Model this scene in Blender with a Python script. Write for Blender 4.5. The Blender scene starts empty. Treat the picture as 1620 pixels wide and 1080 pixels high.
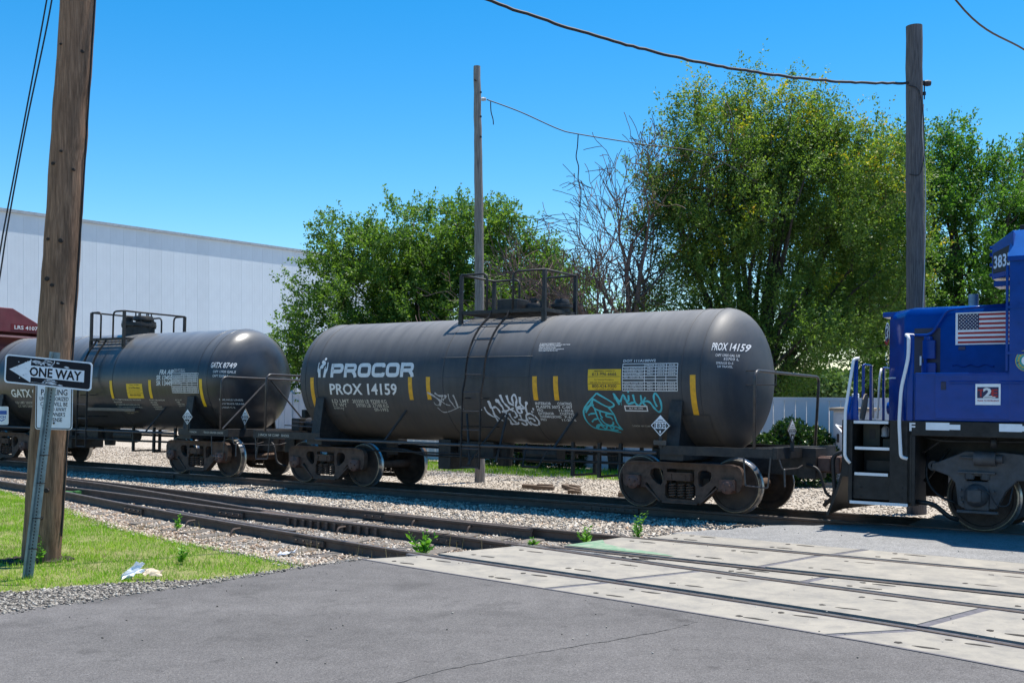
import bpy, bmesh, math, random
import numpy as np
from mathutils import Vector, Matrix

SC = bpy.context.scene
COL = SC.collection
R = math.radians
rng = np.random.default_rng(7)
random.seed(7)

# ------------------------------------------------------------------ camera, sky, sun, exposure
CAM_H = 2.17
cd = bpy.data.cameras.new('camera')
cam = bpy.data.objects.new('camera', cd)
COL.objects.link(cam)
cam.location = (0, 0, CAM_H)
cam.rotation_euler = (R(90), 0, 0)
cd.sensor_width = 36.0
cd.lens = 36.0 * 1720 / 1620
cd.shift_y = 69.0 / 1620
cd.clip_end = 3000
SC.camera = cam

SUN_EL, SUN_AZ = 72.5, 58.0          # azimuth measured from the view direction towards the right
world = bpy.data.worlds.new('World')
SC.world = world
world.use_nodes = True
wn = world.node_tree.nodes
sky = wn.new('ShaderNodeTexSky')
sky.sky_type = 'NISHITA'
sky.sun_disc = False
sky.sun_elevation = R(SUN_EL)
sky.sun_rotation = R(SUN_AZ)
sky.air_density = 1.0
sky.dust_density = 0.2
sky.ozone_density = 4.0
hsv = wn.new('ShaderNodeHueSaturation')
hsv.inputs['Saturation'].default_value = 1.43
hsv.inputs['Hue'].default_value = 0.4945
world.node_tree.links.new(sky.outputs[0], hsv.inputs['Color'])
world.node_tree.links.new(hsv.outputs[0], wn['Background'].inputs[0])
wn['Background'].inputs[1].default_value = 0.098

sl = bpy.data.lights.new('sun', 'SUN')
sl.energy = 4.2
sl.angle = R(0.5)
sl.color = (1.0, 0.945, 0.855)
sun = bpy.data.objects.new('sun', sl)
COL.objects.link(sun)
to_sun = Vector((math.sin(R(SUN_AZ)) * math.cos(R(SUN_EL)), math.cos(R(SUN_AZ)) * math.cos(R(SUN_EL)), math.sin(R(SUN_EL))))
sun.rotation_euler = to_sun.to_track_quat('Z', 'Y').to_euler()
sun.location = (10, 10, 40)

SC.view_settings.view_transform = 'Standard'
SC.view_settings.look = 'None'
SC.view_settings.exposure = 0.92
SC.view_settings.gamma = 1.0
SC.view_settings.use_curve_mapping = False

# ------------------------------------------------------------------ coordinates: s runs along the tracks, d across them
TH = R(35)
CT, ST = math.cos(TH), math.sin(TH)
TRACK = 18.05                       # distance of the main track's centre line
ROLL = -0.031                       # the main track leans a little away from the road


def W(s, d, z=0.0):
    return Vector((CT * s + ST * d, -ST * s + CT * d, z))


# ------------------------------------------------------------------ mesh helpers
class MB:
    def __init__(self):
        self.v, self.f = [], []

    def add(self, vs, fs):
        o = len(self.v)
        self.v += [tuple(p) for p in vs]
        self.f += [tuple(i + o for i in f) for f in fs]
        return self

    def box(self, c, size, rot=None):
        hx, hy, hz = size[0] / 2, size[1] / 2, size[2] / 2
        ps = [Vector((x, y, z)) for x in (-hx, hx) for y in (-hy, hy) for z in (-hz, hz)]
        if rot is not None:
            m = rot if isinstance(rot, Matrix) else Matrix.Rotation(rot, 3, 'Z')
            ps = [m @ p for p in ps]
        ps = [p + Vector(c) for p in ps]
        return self.add(ps, [(0, 1, 3, 2), (4, 6, 7, 5), (0, 4, 5, 1), (2, 3, 7, 6), (0, 2, 6, 4), (1, 5, 7, 3)])

    def bb(self, x0, x1, y0, y1, z0, z1):
        return self.box(((x0 + x1) / 2, (y0 + y1) / 2, (z0 + z1) / 2), (abs(x1 - x0), abs(y1 - y0), abs(z1 - z0)))

    def tube(self, pts, r, n=8, closed=False, cap=True):
        pts = [Vector(p) for p in pts]
        m = len(pts)
        rs = r if isinstance(r, (list, tuple)) else [r] * m
        vs, fs = [], []
        prev = None
        for i, p in enumerate(pts):
            if closed:
                t = pts[(i + 1) % m] - pts[i - 1]
            else:
                t = pts[min(i + 1, m - 1)] - pts[max(i - 1, 0)]
            if t.length < 1e-9:
                t = Vector((0, 0, 1))
            t.normalize()
            if prev is None:
                a = Vector((0, 0, 1)) if abs(t.z) < 0.9 else Vector((1, 0, 0))
                u = t.cross(a).normalized()
            else:
                u = (prev - t * prev.dot(t))
                u = u.normalized() if u.length > 1e-6 else t.cross(Vector((0, 0, 1))).normalized()
            prev = u
            w = t.cross(u)
            for k in range(n):
                a = 2 * math.pi * k / n
                vs.append(p + (u * math.cos(a) + w * math.sin(a)) * rs[i])
        for i in range(m if closed else m - 1):
            j = (i + 1) % m
            for k in range(n):
                k2 = (k + 1) % n
                fs.append((i * n + k, i * n + k2, j * n + k2, j * n + k))
        if cap and not closed:
            fs.append(tuple(range(n))[::-1])
            fs.append(tuple((m - 1) * n + k for k in range(n)))
        return self.add(vs, fs)

    def cyl(self, p0, p1, r0, r1=None, n=16):
        return self.tube([p0, p1], [r0, r0 if r1 is None else r1], n)

    def lathe(self, prof, axis='z', c=(0, 0, 0), n=32, close=False):
        """prof: (radius, height along the axis)"""
        vs, fs = [], []
        for r, h in prof:
            for k in range(n):
                a = 2 * math.pi * k / n
                x, y = r * math.cos(a), r * math.sin(a)
                p = {'z': (x, y, h), 'x': (h, x, y), 'y': (x, h, y)}[axis]
                vs.append((p[0] + c[0], p[1] + c[1], p[2] + c[2]))
        m = len(prof)
        for i in range(m if close else m - 1):
            j = (i + 1) % m
            for k in range(n):
                k2 = (k + 1) % n
                fs.append((i * n + k, i * n + k2, j * n + k2, j * n + k))
        return self.add(vs, fs)

    def plate(self, outer, holes, to3d, thick, nrm):
        """flat plate with holes: outline in 2D, to3d maps (a, b) to a point, thickness along nrm"""
        bm = bmesh.new()
        for loop in [outer] + list(holes):
            vs = [bm.verts.new((a, b, 0)) for a, b in loop]
            for i in range(len(vs)):
                bm.edges.new((vs[i], vs[(i + 1) % len(vs)]))
        bmesh.ops.triangle_fill(bm, use_beauty=True, edges=bm.edges[:])
        bm.verts.index_update()
        n = len(bm.verts)
        base = [Vector(to3d(v.co.x, v.co.y)) for v in bm.verts]
        off = Vector(nrm) * thick
        fs = []
        for f in bm.faces:
            ids = [v.index for v in f.verts]
            fs.append(tuple(ids))
            fs.append(tuple(i + n for i in reversed(ids)))
        for e in bm.edges:
            if len(e.link_faces) == 1:
                a, b = e.verts[0].index, e.verts[1].index
                fs.append((a, b, b + n, a + n))
        bm.free()
        return self.add(base + [p + off for p in base], fs)

    def prism(self, poly, z0, z1):
        n = len(poly)
        vs = [(x, y, z0) for x, y in poly] + [(x, y, z1) for x, y in poly]
        fs = [tuple(range(n))[::-1], tuple(range(n, 2 * n))] + [(i, (i + 1) % n, n + (i + 1) % n, n + i) for i in range(n)]
        return self.add(vs, fs)

    def extrude(self, poly, to3d, vec):
        n = len(poly)
        b = [Vector(to3d(x, y)) for x, y in poly]
        v = Vector(vec)
        fs = [tuple(range(n))[::-1], tuple(range(n, 2 * n))] + [(i, (i + 1) % n, n + (i + 1) % n, n + i) for i in range(n)]
        return self.add(b + [p + v for p in b], fs)


def mesh_of(name, mb, mat, smooth=False, fix=True, auto=None):
    me = bpy.data.meshes.new(name)
    me.from_pydata(mb.v, [], mb.f)
    if fix and len(mb.f) < 60000:
        bm = bmesh.new()
        bm.from_mesh(me)
        bmesh.ops.recalc_face_normals(bm, faces=bm.faces[:])
        bm.to_mesh(me)
        bm.free()
    if smooth or auto:
        me.polygons.foreach_set('use_smooth', [True] * len(me.polygons))
        if auto:
            me.set_sharp_from_angle(angle=R(auto))
    if mat is not None:
        me.materials.append(mat)
    me.update()
    return me


def link(name, me, parent=None, loc=None, rot=None):
    o = bpy.data.objects.new(name, me)
    COL.objects.link(o)
    if parent is not None:
        o.parent = parent
    if loc is not None:
        o.location = loc
    if rot is not None:
        o.rotation_euler = rot
    return o


def obj(name, mb, mat, parent=None, smooth=False, auto=None, bevel=0, loc=None, rot=None, kind=None, label=None):
    o = link(name, mesh_of(name, mb, mat, smooth, auto=auto), parent, loc, rot)
    if bevel:
        b = o.modifiers.new('bevel', 'BEVEL')
        b.width = bevel
        b.segments = 2
        b.limit_method = 'ANGLE'
        b.angle_limit = R(40)
    if kind:
        o['kind'] = kind
    if label:
        o['label'] = label
    return o


def tag(o, label, cat, group=None, kind=None):
    o['label'] = label
    o['category'] = cat
    if group:
        o['group'] = group
    if kind:
        o['kind'] = kind
    return o


def thing(name, label, cat, loc=(0, 0, 0), rot=(0, 0, 0), group=None):
    o = bpy.data.objects.new(name, None)
    COL.objects.link(o)
    o.empty_display_size = 0.3
    o.location = loc
    o.rotation_euler = rot
    return tag(o, label, cat, group)


def copy_tree(o, parent=None):
    c = o.copy()
    COL.objects.link(c)
    if parent is not None:
        c.parent = parent
    for ch in list(o.children):
        copy_tree(ch, c)
    return c


def fillet(pts, rad, seg=5):
    """polyline with rounded corners"""
    pts = [Vector(p) for p in pts]
    out = [pts[0]]
    for i in range(1, len(pts) - 1):
        a, b, c = pts[i - 1], pts[i], pts[i + 1]
        u, w = (a - b), (c - b)
        r = min(rad, u.length * 0.49, w.length * 0.49)
        p0, p1 = b + u.normalized() * r, b + w.normalized() * r
        for k in range(seg + 1):
            t = k / seg
            out.append(p0 * (1 - t) ** 2 + b * 2 * t * (1 - t) + p1 * t * t)
    out.append(pts[-1])
    return out


def np_mesh(name, verts, faces, mat, attrs=None, smooth=False):
    """verts (N,3), faces (M,k) arrays; attrs: {name: per-vertex float array}"""
    me = bpy.data.meshes.new(name)
    n, (m, k) = len(verts), faces.shape
    me.vertices.add(n)
    me.vertices.foreach_set('co', np.ascontiguousarray(verts, dtype=np.float32).ravel())
    me.loops.add(m * k)
    me.loops.foreach_set('vertex_index', np.ascontiguousarray(faces, dtype=np.int32).ravel())
    me.polygons.add(m)
    me.polygons.foreach_set('loop_start', np.arange(0, m * k, k, dtype=np.int32))
    me.polygons.foreach_set('loop_total', np.full(m, k, dtype=np.int32))
    if smooth:
        me.polygons.foreach_set('use_smooth', np.ones(m, dtype=bool))
    me.update(calc_edges=True)
    for an, av in (attrs or {}).items():
        a = me.attributes.new(an, 'FLOAT', 'POINT')
        a.data.foreach_set('value', np.ascontiguousarray(av, dtype=np.float32))
    if mat is not None:
        me.materials.append(mat)
    return me


# ------------------------------------------------------------------ materials
def mat(name, col, rough=0.6, metal=0.0, var=0.15, scale=6.0, bump=0.0, bscale=None, col2=None, spec=0.5, rnd=0.0, stretch=None,
        ramp=(0.35, 0.65), dirt=None, coat=0.0, rvar=0.0, dusty_lit_top=None, belly_bounce=None):
    m = bpy.data.materials.new(name)
    m.use_nodes = True
    nt = m.node_tree
    N, L = nt.nodes, nt.links
    p = N['Principled BSDF']
    p.inputs['Roughness'].default_value = rough
    p.inputs['Metallic'].default_value = metal
    p.inputs['Specular IOR Level'].default_value = spec
    if coat:
        p.inputs['Coat Weight'].default_value = coat
        p.inputs['Coat Roughness'].default_value = 0.08
    tc = N.new('ShaderNodeTexCoord')
    src = tc.outputs['Object']
    if stretch:
        mp = N.new('ShaderNodeMapping')
        mp.inputs['Scale'].default_value = stretch
        L.new(src, mp.inputs['Vector'])
        src = mp.outputs[0]
    nz = N.new('ShaderNodeTexNoise')
    nz.inputs['Scale'].default_value = scale
    nz.inputs['Detail'].default_value = 6
    nz.inputs['Roughness'].default_value = 0.65
    L.new(src, nz.inputs['Vector'])
    rp = N.new('ShaderNodeValToRGB')
    rp.color_ramp.elements[0].position, rp.color_ramp.elements[1].position = ramp
    c1 = tuple(max(0, c * (1 - var)) for c in col)
    c2 = col2 if col2 else tuple(min(1, c * (1 + var)) for c in col)
    rp.color_ramp.elements[0].color = (*c1, 1)
    rp.color_ramp.elements[1].color = (*c2, 1)
    L.new(nz.outputs[0], rp.inputs[0])
    out = rp.outputs[0]
    if dirt:                                           # (colour, scale, amount, stretch)
        dcol, dscale, damt = dirt[:3]
        mp2 = N.new('ShaderNodeMapping')
        mp2.inputs['Scale'].default_value = dirt[3] if len(dirt) > 3 else (1, 1, 1)
        L.new(tc.outputs['Object'], mp2.inputs['Vector'])
        n2 = N.new('ShaderNodeTexNoise')
        n2.inputs['Scale'].default_value = dscale
        n2.inputs['Detail'].default_value = 8
        n2.inputs['Roughness'].default_value = 0.7
        L.new(mp2.outputs[0], n2.inputs['Vector'])
        r2 = N.new('ShaderNodeValToRGB')
        r2.color_ramp.elements[0].position, r2.color_ramp.elements[1].position = 0.45, 0.72
        r2.color_ramp.elements[0].color = (0, 0, 0, 1)
        r2.color_ramp.elements[1].color = (damt, damt, damt, 1)
        L.new(n2.outputs[0], r2.inputs[0])
        mx = N.new('ShaderNodeMixRGB')
        L.new(r2.outputs[0], mx.inputs[0])
        L.new(out, mx.inputs[1])
        mx.inputs[2].default_value = (*dcol, 1)
        out = mx.outputs[0]
    if dusty_lit_top:                                           # sunlit top painted in as a pale dusty tone: (colour, amount)
        ge = N.new('ShaderNodeTexCoord')
        sx = N.new('ShaderNodeSeparateXYZ')
        L.new(ge.outputs['Normal'], sx.inputs[0])
        md = N.new('ShaderNodeMapRange')
        md.inputs['From Min'].default_value, md.inputs['From Max'].default_value = 0.30, 0.95
        md.inputs['To Min'].default_value, md.inputs['To Max'].default_value = 0.0, dusty_lit_top[1]
        L.new(sx.outputs[2], md.inputs['Value'])
        mp3 = N.new('ShaderNodeMapping')
        mp3.inputs['Scale'].default_value = (5, 0.5, 0.5)
        L.new(tc.outputs['Object'], mp3.inputs['Vector'])
        n3 = N.new('ShaderNodeTexNoise')
        n3.inputs['Scale'].default_value = 1.5
        n3.inputs['Detail'].default_value = 8
        L.new(mp3.outputs[0], n3.inputs['Vector'])
        m3 = N.new('ShaderNodeMath')
        m3.operation = 'MULTIPLY'
        m4 = N.new('ShaderNodeMapRange')
        m4.inputs['From Min'].default_value, m4.inputs['From Max'].default_value = 0.25, 0.7
        m4.inputs['To Min'].default_value = 0.5
        L.new(n3.outputs[0], m4.inputs['Value'])
        L.new(md.outputs[0], m3.inputs[0])
        L.new(m4.outputs[0], m3.inputs[1])
        mx3 = N.new('ShaderNodeMixRGB')
        L.new(m3.outputs[0], mx3.inputs[0])
        L.new(out, mx3.inputs[1])
        mx3.inputs[2].default_value = (*dusty_lit_top[0], 1)
        out = mx3.outputs[0]
        if belly_bounce:                                      # ballast bounce light painted on the belly as a brown, grimy tint
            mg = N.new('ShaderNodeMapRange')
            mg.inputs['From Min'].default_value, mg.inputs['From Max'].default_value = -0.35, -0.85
            mg.inputs['To Min'].default_value, mg.inputs['To Max'].default_value = 0.0, belly_bounce[1]
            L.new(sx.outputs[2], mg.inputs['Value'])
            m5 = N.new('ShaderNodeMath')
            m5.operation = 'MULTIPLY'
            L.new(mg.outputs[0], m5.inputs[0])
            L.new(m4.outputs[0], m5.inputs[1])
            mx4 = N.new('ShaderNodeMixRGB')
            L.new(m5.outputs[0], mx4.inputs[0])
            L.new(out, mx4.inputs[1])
            mx4.inputs[2].default_value = (*belly_bounce[0], 1)
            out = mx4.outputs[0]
    if rnd:
        oi = N.new('ShaderNodeObjectInfo')
        mr = N.new('ShaderNodeMapRange')
        mr.inputs['To Min'].default_value, mr.inputs['To Max'].default_value = 1 - rnd, 1 + rnd
        L.new(oi.outputs['Random'], mr.inputs['Value'])
        h = N.new('ShaderNodeHueSaturation')
        L.new(mr.outputs[0], h.inputs['Value'])
        L.new(out, h.inputs['Color'])
        out = h.outputs[0]
    L.new(out, p.inputs['Base Color'])
    if rvar:
        mr = N.new('ShaderNodeMapRange')
        mr.inputs['To Min'].default_value, mr.inputs['To Max'].default_value = rough - rvar, rough + rvar
        L.new(nz.outputs[0], mr.inputs['Value'])
        L.new(mr.outputs[0], p.inputs['Roughness'])
    if bump:
        nb = N.new('ShaderNodeTexNoise')
        nb.inputs['Scale'].default_value = bscale or scale * 3
        nb.inputs['Detail'].default_value = 5
        L.new(src, nb.inputs['Vector'])
        b = N.new('ShaderNodeBump')
        b.inputs['Strength'].default_value = 1.0
        b.inputs['Distance'].default_value = bump
        L.new(nb.outputs[0], b.inputs['Height'])
        L.new(b.outputs[0], p.inputs['Normal'])
    return m


def attr_mat(name, ramp, rough=0.6, trans=0.0, attr='rnd', spec=0.3, bump=0.0):
    """colour from the per-piece random attribute; optional translucency for leaves and blades"""
    m = bpy.data.materials.new(name)
    m.use_nodes = True
    nt = m.node_tree
    N, L = nt.nodes, nt.links
    p = N['Principled BSDF']
    p.inputs['Roughness'].default_value = rough
    p.inputs['Specular IOR Level'].default_value = spec
    at = N.new('ShaderNodeAttribute')
    at.attribute_name = attr
    rp = N.new('ShaderNodeValToRGB')
    els = rp.color_ramp.elements
    els[0].position, els[0].color = ramp[0][0], (*ramp[0][1], 1)
    els[1].position, els[1].color = ramp[-1][0], (*ramp[-1][1], 1)
    for pos, c in ramp[1:-1]:
        e = els.new(pos)
        e.color = (*c, 1)
    L.new(at.outputs['Fac'], rp.inputs[0])
    L.new(rp.outputs[0], p.inputs['Base Color'])
    if trans:
        t = N.new('ShaderNodeBsdfTranslucent')
        g = N.new('ShaderNodeMixRGB')
        g.blend_type = 'MULTIPLY'
        g.inputs[0].default_value = 1.0
        g.inputs[2].default_value = (1.25, 1.35, 0.6, 1)
        L.new(rp.outputs[0], g.inputs[1])
        L.new(g.outputs[0], t.inputs[0])
        mx = N.new('ShaderNodeMixShader')
        mx.inputs[0].default_value = trans
        L.new(p.outputs[0], mx.inputs[1])
        L.new(t.outputs[0], mx.inputs[2])
        L.new(mx.outputs[0], N['Material Output'].inputs[0])
    return m


BROWN = (0.085, 0.062, 0.045)
M = {
    'tank1': mat('tank_paint', (0.045, 0.049, 0.057), 0.56, spec=0.42, var=0.22, scale=1.6, dirt=((0.095, 0.086, 0.075), 2.2, 0.45, (6, 0.45, 0.45)), dusty_lit_top=((0.20, 0.195, 0.19), 0.9), belly_bounce=((0.15, 0.115, 0.085), 0.7), rvar=0.05, bump=0.0008, bscale=30),
    'tank2': mat('tank_paint_gloss', (0.026, 0.030, 0.038), 0.30, var=0.25, scale=1.6, dirt=((0.065, 0.063, 0.062), 2.6, 0.5, (6, 0.45, 0.45)), dusty_lit_top=((0.23, 0.225, 0.215), 0.8), belly_bounce=((0.10, 0.085, 0.07), 0.5), rvar=0.05, bump=0.0008, bscale=30),
    'black': mat('black_steel', (0.025, 0.026, 0.028), 0.55, spec=0.3, var=0.3, scale=9, dirt=((0.07, 0.058, 0.047), 5, 0.7), bump=0.002),
    'rail_pipe': mat('handrail_steel', (0.045, 0.045, 0.048), 0.38, var=0.3, scale=10, dirt=((0.10, 0.06, 0.04), 6, 0.5)),
    'bogie': mat('bogie_rust', (0.098, 0.066, 0.052), 0.8, spec=0.2, var=0.3, scale=8, dirt=((0.105, 0.075, 0.055), 4, 0.7), bump=0.004),
    'cap': mat('bearing_rust', (0.11, 0.058, 0.047), 0.65, var=0.3, scale=12, dirt=((0.11, 0.07, 0.05), 7, 0.5), bump=0.003),
    'wheel': mat('wheel_face', (0.058, 0.043, 0.036), 0.7, spec=0.2, var=0.3, scale=6, dirt=((0.085, 0.062, 0.047), 5, 0.6), bump=0.002),
    'tread': mat('wheel_tread', (0.42, 0.41, 0.40), 0.28, metal=0.9, var=0.15, scale=20),
    'rim': mat('wheel_rim_edge', (0.40, 0.31, 0.20), 0.5, metal=0.3, var=0.3, scale=20),
    'white': mat('white_lettering', (0.72, 0.72, 0.72), 0.6, var=0.08, scale=20),
    'offwhite': mat('faded_lettering', (0.50, 0.48, 0.42), 0.6, var=0.2, scale=25),
    'yellow': mat('reflective_yellow', (0.72, 0.37, 0.015), 0.5, var=0.12, scale=14, dirt=((0.30, 0.17, 0.03), 8, 0.5)),
    'yellow2': mat('reflective_yellow_clean', (0.75, 0.45, 0.008), 0.45, var=0.08, scale=14),
    'yplate': mat('yellow_placard', (0.72, 0.46, 0.012), 0.5, var=0.06, scale=10),
    'ink': mat('black_print', (0.02, 0.02, 0.022), 0.6, var=0.1),
    'cyan': mat('cyan_spray_paint', (0.07, 0.47, 0.55), 0.55, var=0.15, scale=12),
    'spray': mat('white_spray_paint', (0.66, 0.69, 0.75), 0.6, var=0.15, scale=14),
    'grey_spray': mat('grey_spray_paint', (0.42, 0.42, 0.43), 0.6, var=0.2, scale=14),
    'red': mat('red_sticker', (0.30, 0.03, 0.025), 0.5, var=0.15),
    'blue': mat('blue_locomotive_paint', (0.002, 0.041, 0.25), 0.15, var=0.12, scale=3, spec=0.2, bump=0.007, bscale=1.8),
    'lblack': mat('locomotive_black', (0.016, 0.016, 0.017), 0.42, spec=0.25, var=0.3, scale=7, dirt=((0.05, 0.045, 0.04), 5, 0.55), bump=0.0015),
    'lwhite': mat('white_handrail_paint', (0.74, 0.75, 0.77), 0.4, var=0.06),
    'dgrey': mat('dark_grey_casting', (0.055, 0.057, 0.064), 0.6, var=0.3, scale=7, dirt=((0.07, 0.06, 0.05), 4, 0.6), bump=0.003),
    'tan': mat('anti_slip_plate', (0.30, 0.25, 0.19), 0.85, var=0.2, scale=40, bump=0.002),
    'maroon': mat('maroon_car_paint', (0.17, 0.036, 0.046), 0.5, var=0.2, scale=2, dirt=((0.17, 0.06, 0.06), 3, 0.6)),
    'maroon_red': mat('maroon_plate', (0.16, 0.012, 0.018), 0.5, var=0.1),
    'rail': mat('rail_rust', (0.085, 0.058, 0.044), 0.7, var=0.3, scale=5, dirt=((0.10, 0.065, 0.045), 8, 0.6), bump=0.002),
    'railtop': mat('rail_head_polished', (0.30, 0.28, 0.27), 0.32, metal=0.7, var=0.3, scale=6, dirt=((0.10, 0.07, 0.055), 5, 0.6)),
    'tie': mat('weathered_tie', (0.13, 0.110, 0.092), 0.9, var=0.35, scale=7, stretch=(12, 1.2, 6), bump=0.01, rnd=0.25, col2=(0.20, 0.175, 0.15)),
    'asphalt': None, 'ground': None, 'lawn': None,
    'concrete': mat('concrete_panel', (0.285, 0.264, 0.226), 0.88, var=0.12, scale=2.2, bump=0.002, bscale=60, rnd=0.05, col2=(0.315, 0.288, 0.240), dirt=((0.14, 0.135, 0.13), 3.6, 0.65, (1, 1, 1))),
    'rubber': mat('rubber_flangeway', (0.105, 0.100, 0.112), 0.7, var=0.25, scale=12, bump=0.002),
    'slot': mat('dark_lifting_slot', (0.03, 0.025, 0.02), 0.9, var=0.3, scale=20),
    'green_paint': mat('green_sprayed_paint', (0.10, 0.27, 0.15), 0.8, var=0.2, scale=5, col2=(0.27, 0.31, 0.23)),
    'pole1': mat('brown_pole_wood', (0.205, 0.108, 0.062), 0.85, spec=0.2, var=0.5, scale=5, stretch=(14, 14, 0.5), bump=0.016, bscale=7, col2=(0.43, 0.26, 0.165), ramp=(0.25, 0.7), dirt=((0.06, 0.036, 0.024), 2.6, 0.85, (3, 3, 0.35))),
    'pole2': mat('grey_pole_wood', (0.17, 0.155, 0.14), 0.9, var=0.35, scale=5, stretch=(16, 16, 0.5), bump=0.01, bscale=8, col2=(0.31, 0.285, 0.26)),
    'pole3': mat('dark_grey_pole_wood', (0.085, 0.078, 0.078), 0.9, var=0.4, scale=5, stretch=(16, 16, 0.5), bump=0.01, bscale=8, col2=(0.17, 0.155, 0.15)),
    'knot': mat('wood_knot', (0.03, 0.022, 0.018), 0.9),
    'galv': mat('galvanised_post', (0.24, 0.30, 0.31), 0.5, metal=0.35, var=0.2, scale=8, dirt=((0.08, 0.12, 0.12), 5, 0.6)),
    'signwhite': mat('sign_white_sheet', (0.78, 0.81, 0.85), 0.45, var=0.06, scale=5),
    'signblack': mat('sign_black_sheet', (0.010, 0.011, 0.017), 0.5, var=0.2, spec=0.2),
    'signblue': mat('sign_blue_print', (0.02, 0.10, 0.42), 0.5),
    'scratch': mat('scraped_metal', (0.60, 0.63, 0.68), 0.5, var=0.25, scale=40),
    'wire': mat('dark_cable', (0.016, 0.017, 0.02), 0.6),
    'wire2': mat('pale_cable', (0.45, 0.45, 0.46), 0.6),
    'ware': mat('warehouse_sheet', (0.56, 0.62, 0.675), 0.55, var=0.04, scale=0.6, rnd=0.03),
    'trim': mat('roof_trim', (0.30, 0.33, 0.36), 0.6),
    'fence': mat('white_vinyl_fence', (0.62, 0.655, 0.70), 0.5, var=0.05, scale=2, rnd=0.03),
    'cabinet': mat('grey_cabinet', (0.52, 0.545, 0.57), 0.5, var=0.05),
    'bark': mat('tree_bark', (0.055, 0.042, 0.033), 0.9, var=0.4, scale=4, stretch=(5, 5, 1), bump=0.02),
    'deadbark': mat('dead_bark', (0.125, 0.085, 0.070), 0.9, var=0.35, scale=5),
    'leaf1': attr_mat('leaf_mid_green', [(0, (0.046, 0.092, 0.018)), (0.5, (0.105, 0.198, 0.032)), (0.85, (0.18, 0.29, 0.05)), (1, (0.27, 0.36, 0.08))], 0.5, 0.48, spec=0.38),
    'leaf2': attr_mat('leaf_elm_green', [(0, (0.048, 0.095, 0.022)), (0.5, (0.110, 0.190, 0.036)), (0.85, (0.20, 0.285, 0.055)), (1, (0.30, 0.36, 0.09))], 0.5, 0.48, spec=0.38),
    'leaf3': attr_mat('leaf_dark_green', [(0, (0.034, 0.086, 0.016)), (0.5, (0.080, 0.185, 0.028)), (0.9, (0.14, 0.28, 0.045)), (1, (0.22, 0.35, 0.07))], 0.5, 0.48, spec=0.38),
    'leafy': attr_mat('leaf_young_yellow', [(0, (0.17, 0.25, 0.02)), (0.55, (0.38, 0.40, 0.025)), (0.88, (0.58, 0.45, 0.03)), (1, (0.55, 0.24, 0.05))], 0.5, 0.45),
    'leafb': attr_mat('leaf_bush', [(0, (0.008, 0.026, 0.006)), (0.6, (0.022, 0.065, 0.012)), (1, (0.06, 0.125, 0.022))], 0.35, 0.25, spec=0.5),
    'leaff': attr_mat('leaf_far', [(0, (0.05, 0.10, 0.03)), (1, (0.13, 0.20, 0.06))], 0.6, 0.3),
    'weed': attr_mat('weed_leaf', [(0, (0.06, 0.19, 0.015)), (1, (0.19, 0.42, 0.04))], 0.45, 0.35),
    'drygrass': attr_mat('dry_grass', [(0, (0.20, 0.15, 0.08)), (1, (0.38, 0.31, 0.17))], 0.8, 0.2),
    'grass': attr_mat('grass_blade', [(0, (0.065, 0.165, 0.010)), (0.4, (0.18, 0.37, 0.016)), (0.74, (0.32, 0.52, 0.03)), (0.9, (0.46, 0.50, 0.09)), (1, (0.54, 0.45, 0.20))], 0.6, 0.35),
    'stone': attr_mat('ballast_stone', [(0, (0.11, 0.10, 0.095)), (0.25, (0.29, 0.245, 0.195)), (0.6, (0.48, 0.415, 0.335)), (0.9, (0.62, 0.57, 0.50)), (1, (0.38, 0.25, 0.16))], 0.9),
    'rusty_stone': attr_mat('rust_stained_stone', [(0, (0.11, 0.075, 0.055)), (0.4, (0.29, 0.20, 0.135)), (0.75, (0.46, 0.355, 0.265)), (1, (0.65, 0.60, 0.53))], 0.9),
    'dark_stone': attr_mat('roadside_stone', [(0, (0.05, 0.048, 0.046)), (0.5, (0.20, 0.185, 0.165)), (0.9, (0.36, 0.335, 0.29)), (1, (0.48, 0.46, 0.42))], 0.9),
    'paper': mat('crumpled_paper', (0.82, 0.83, 0.85), 0.7, var=0.1, scale=20),
    'paper2': mat('crumpled_tan_paper', (0.50, 0.42, 0.30), 0.8, var=0.2, scale=20),
    'glass': mat('lamp_glass', (0.35, 0.36, 0.38), 0.15),
    'blue_gloss': mat('blue_roof_gloss', (0.02, 0.10, 0.36), 0.15, var=0.1, scale=3, spec=0.8), 'teal': mat('teal_emblem', (0.02, 0.30, 0.30), 0.4), 'gold': mat('gold_emblem', (0.55, 0.38, 0.03), 0.4),  # roof blue is lighter than the body's: sky reflection put into its colour
    'navy': mat('navy_print', (0.012, 0.014, 0.07), 0.45), 'flagred': mat('flag_red', (0.38, 0.012, 0.016), 0.45),
    'wood': mat('old_timber', (0.12, 0.085, 0.06), 0.9, var=0.3, scale=6, bump=0.01),
    'orange': mat('orange_paint', (0.55, 0.16, 0.02), 0.5), 'soil': mat('dark_soil', (0.035, 0.025, 0.019), 0.95, var=0.4, scale=15, bump=0.02),
}


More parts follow.
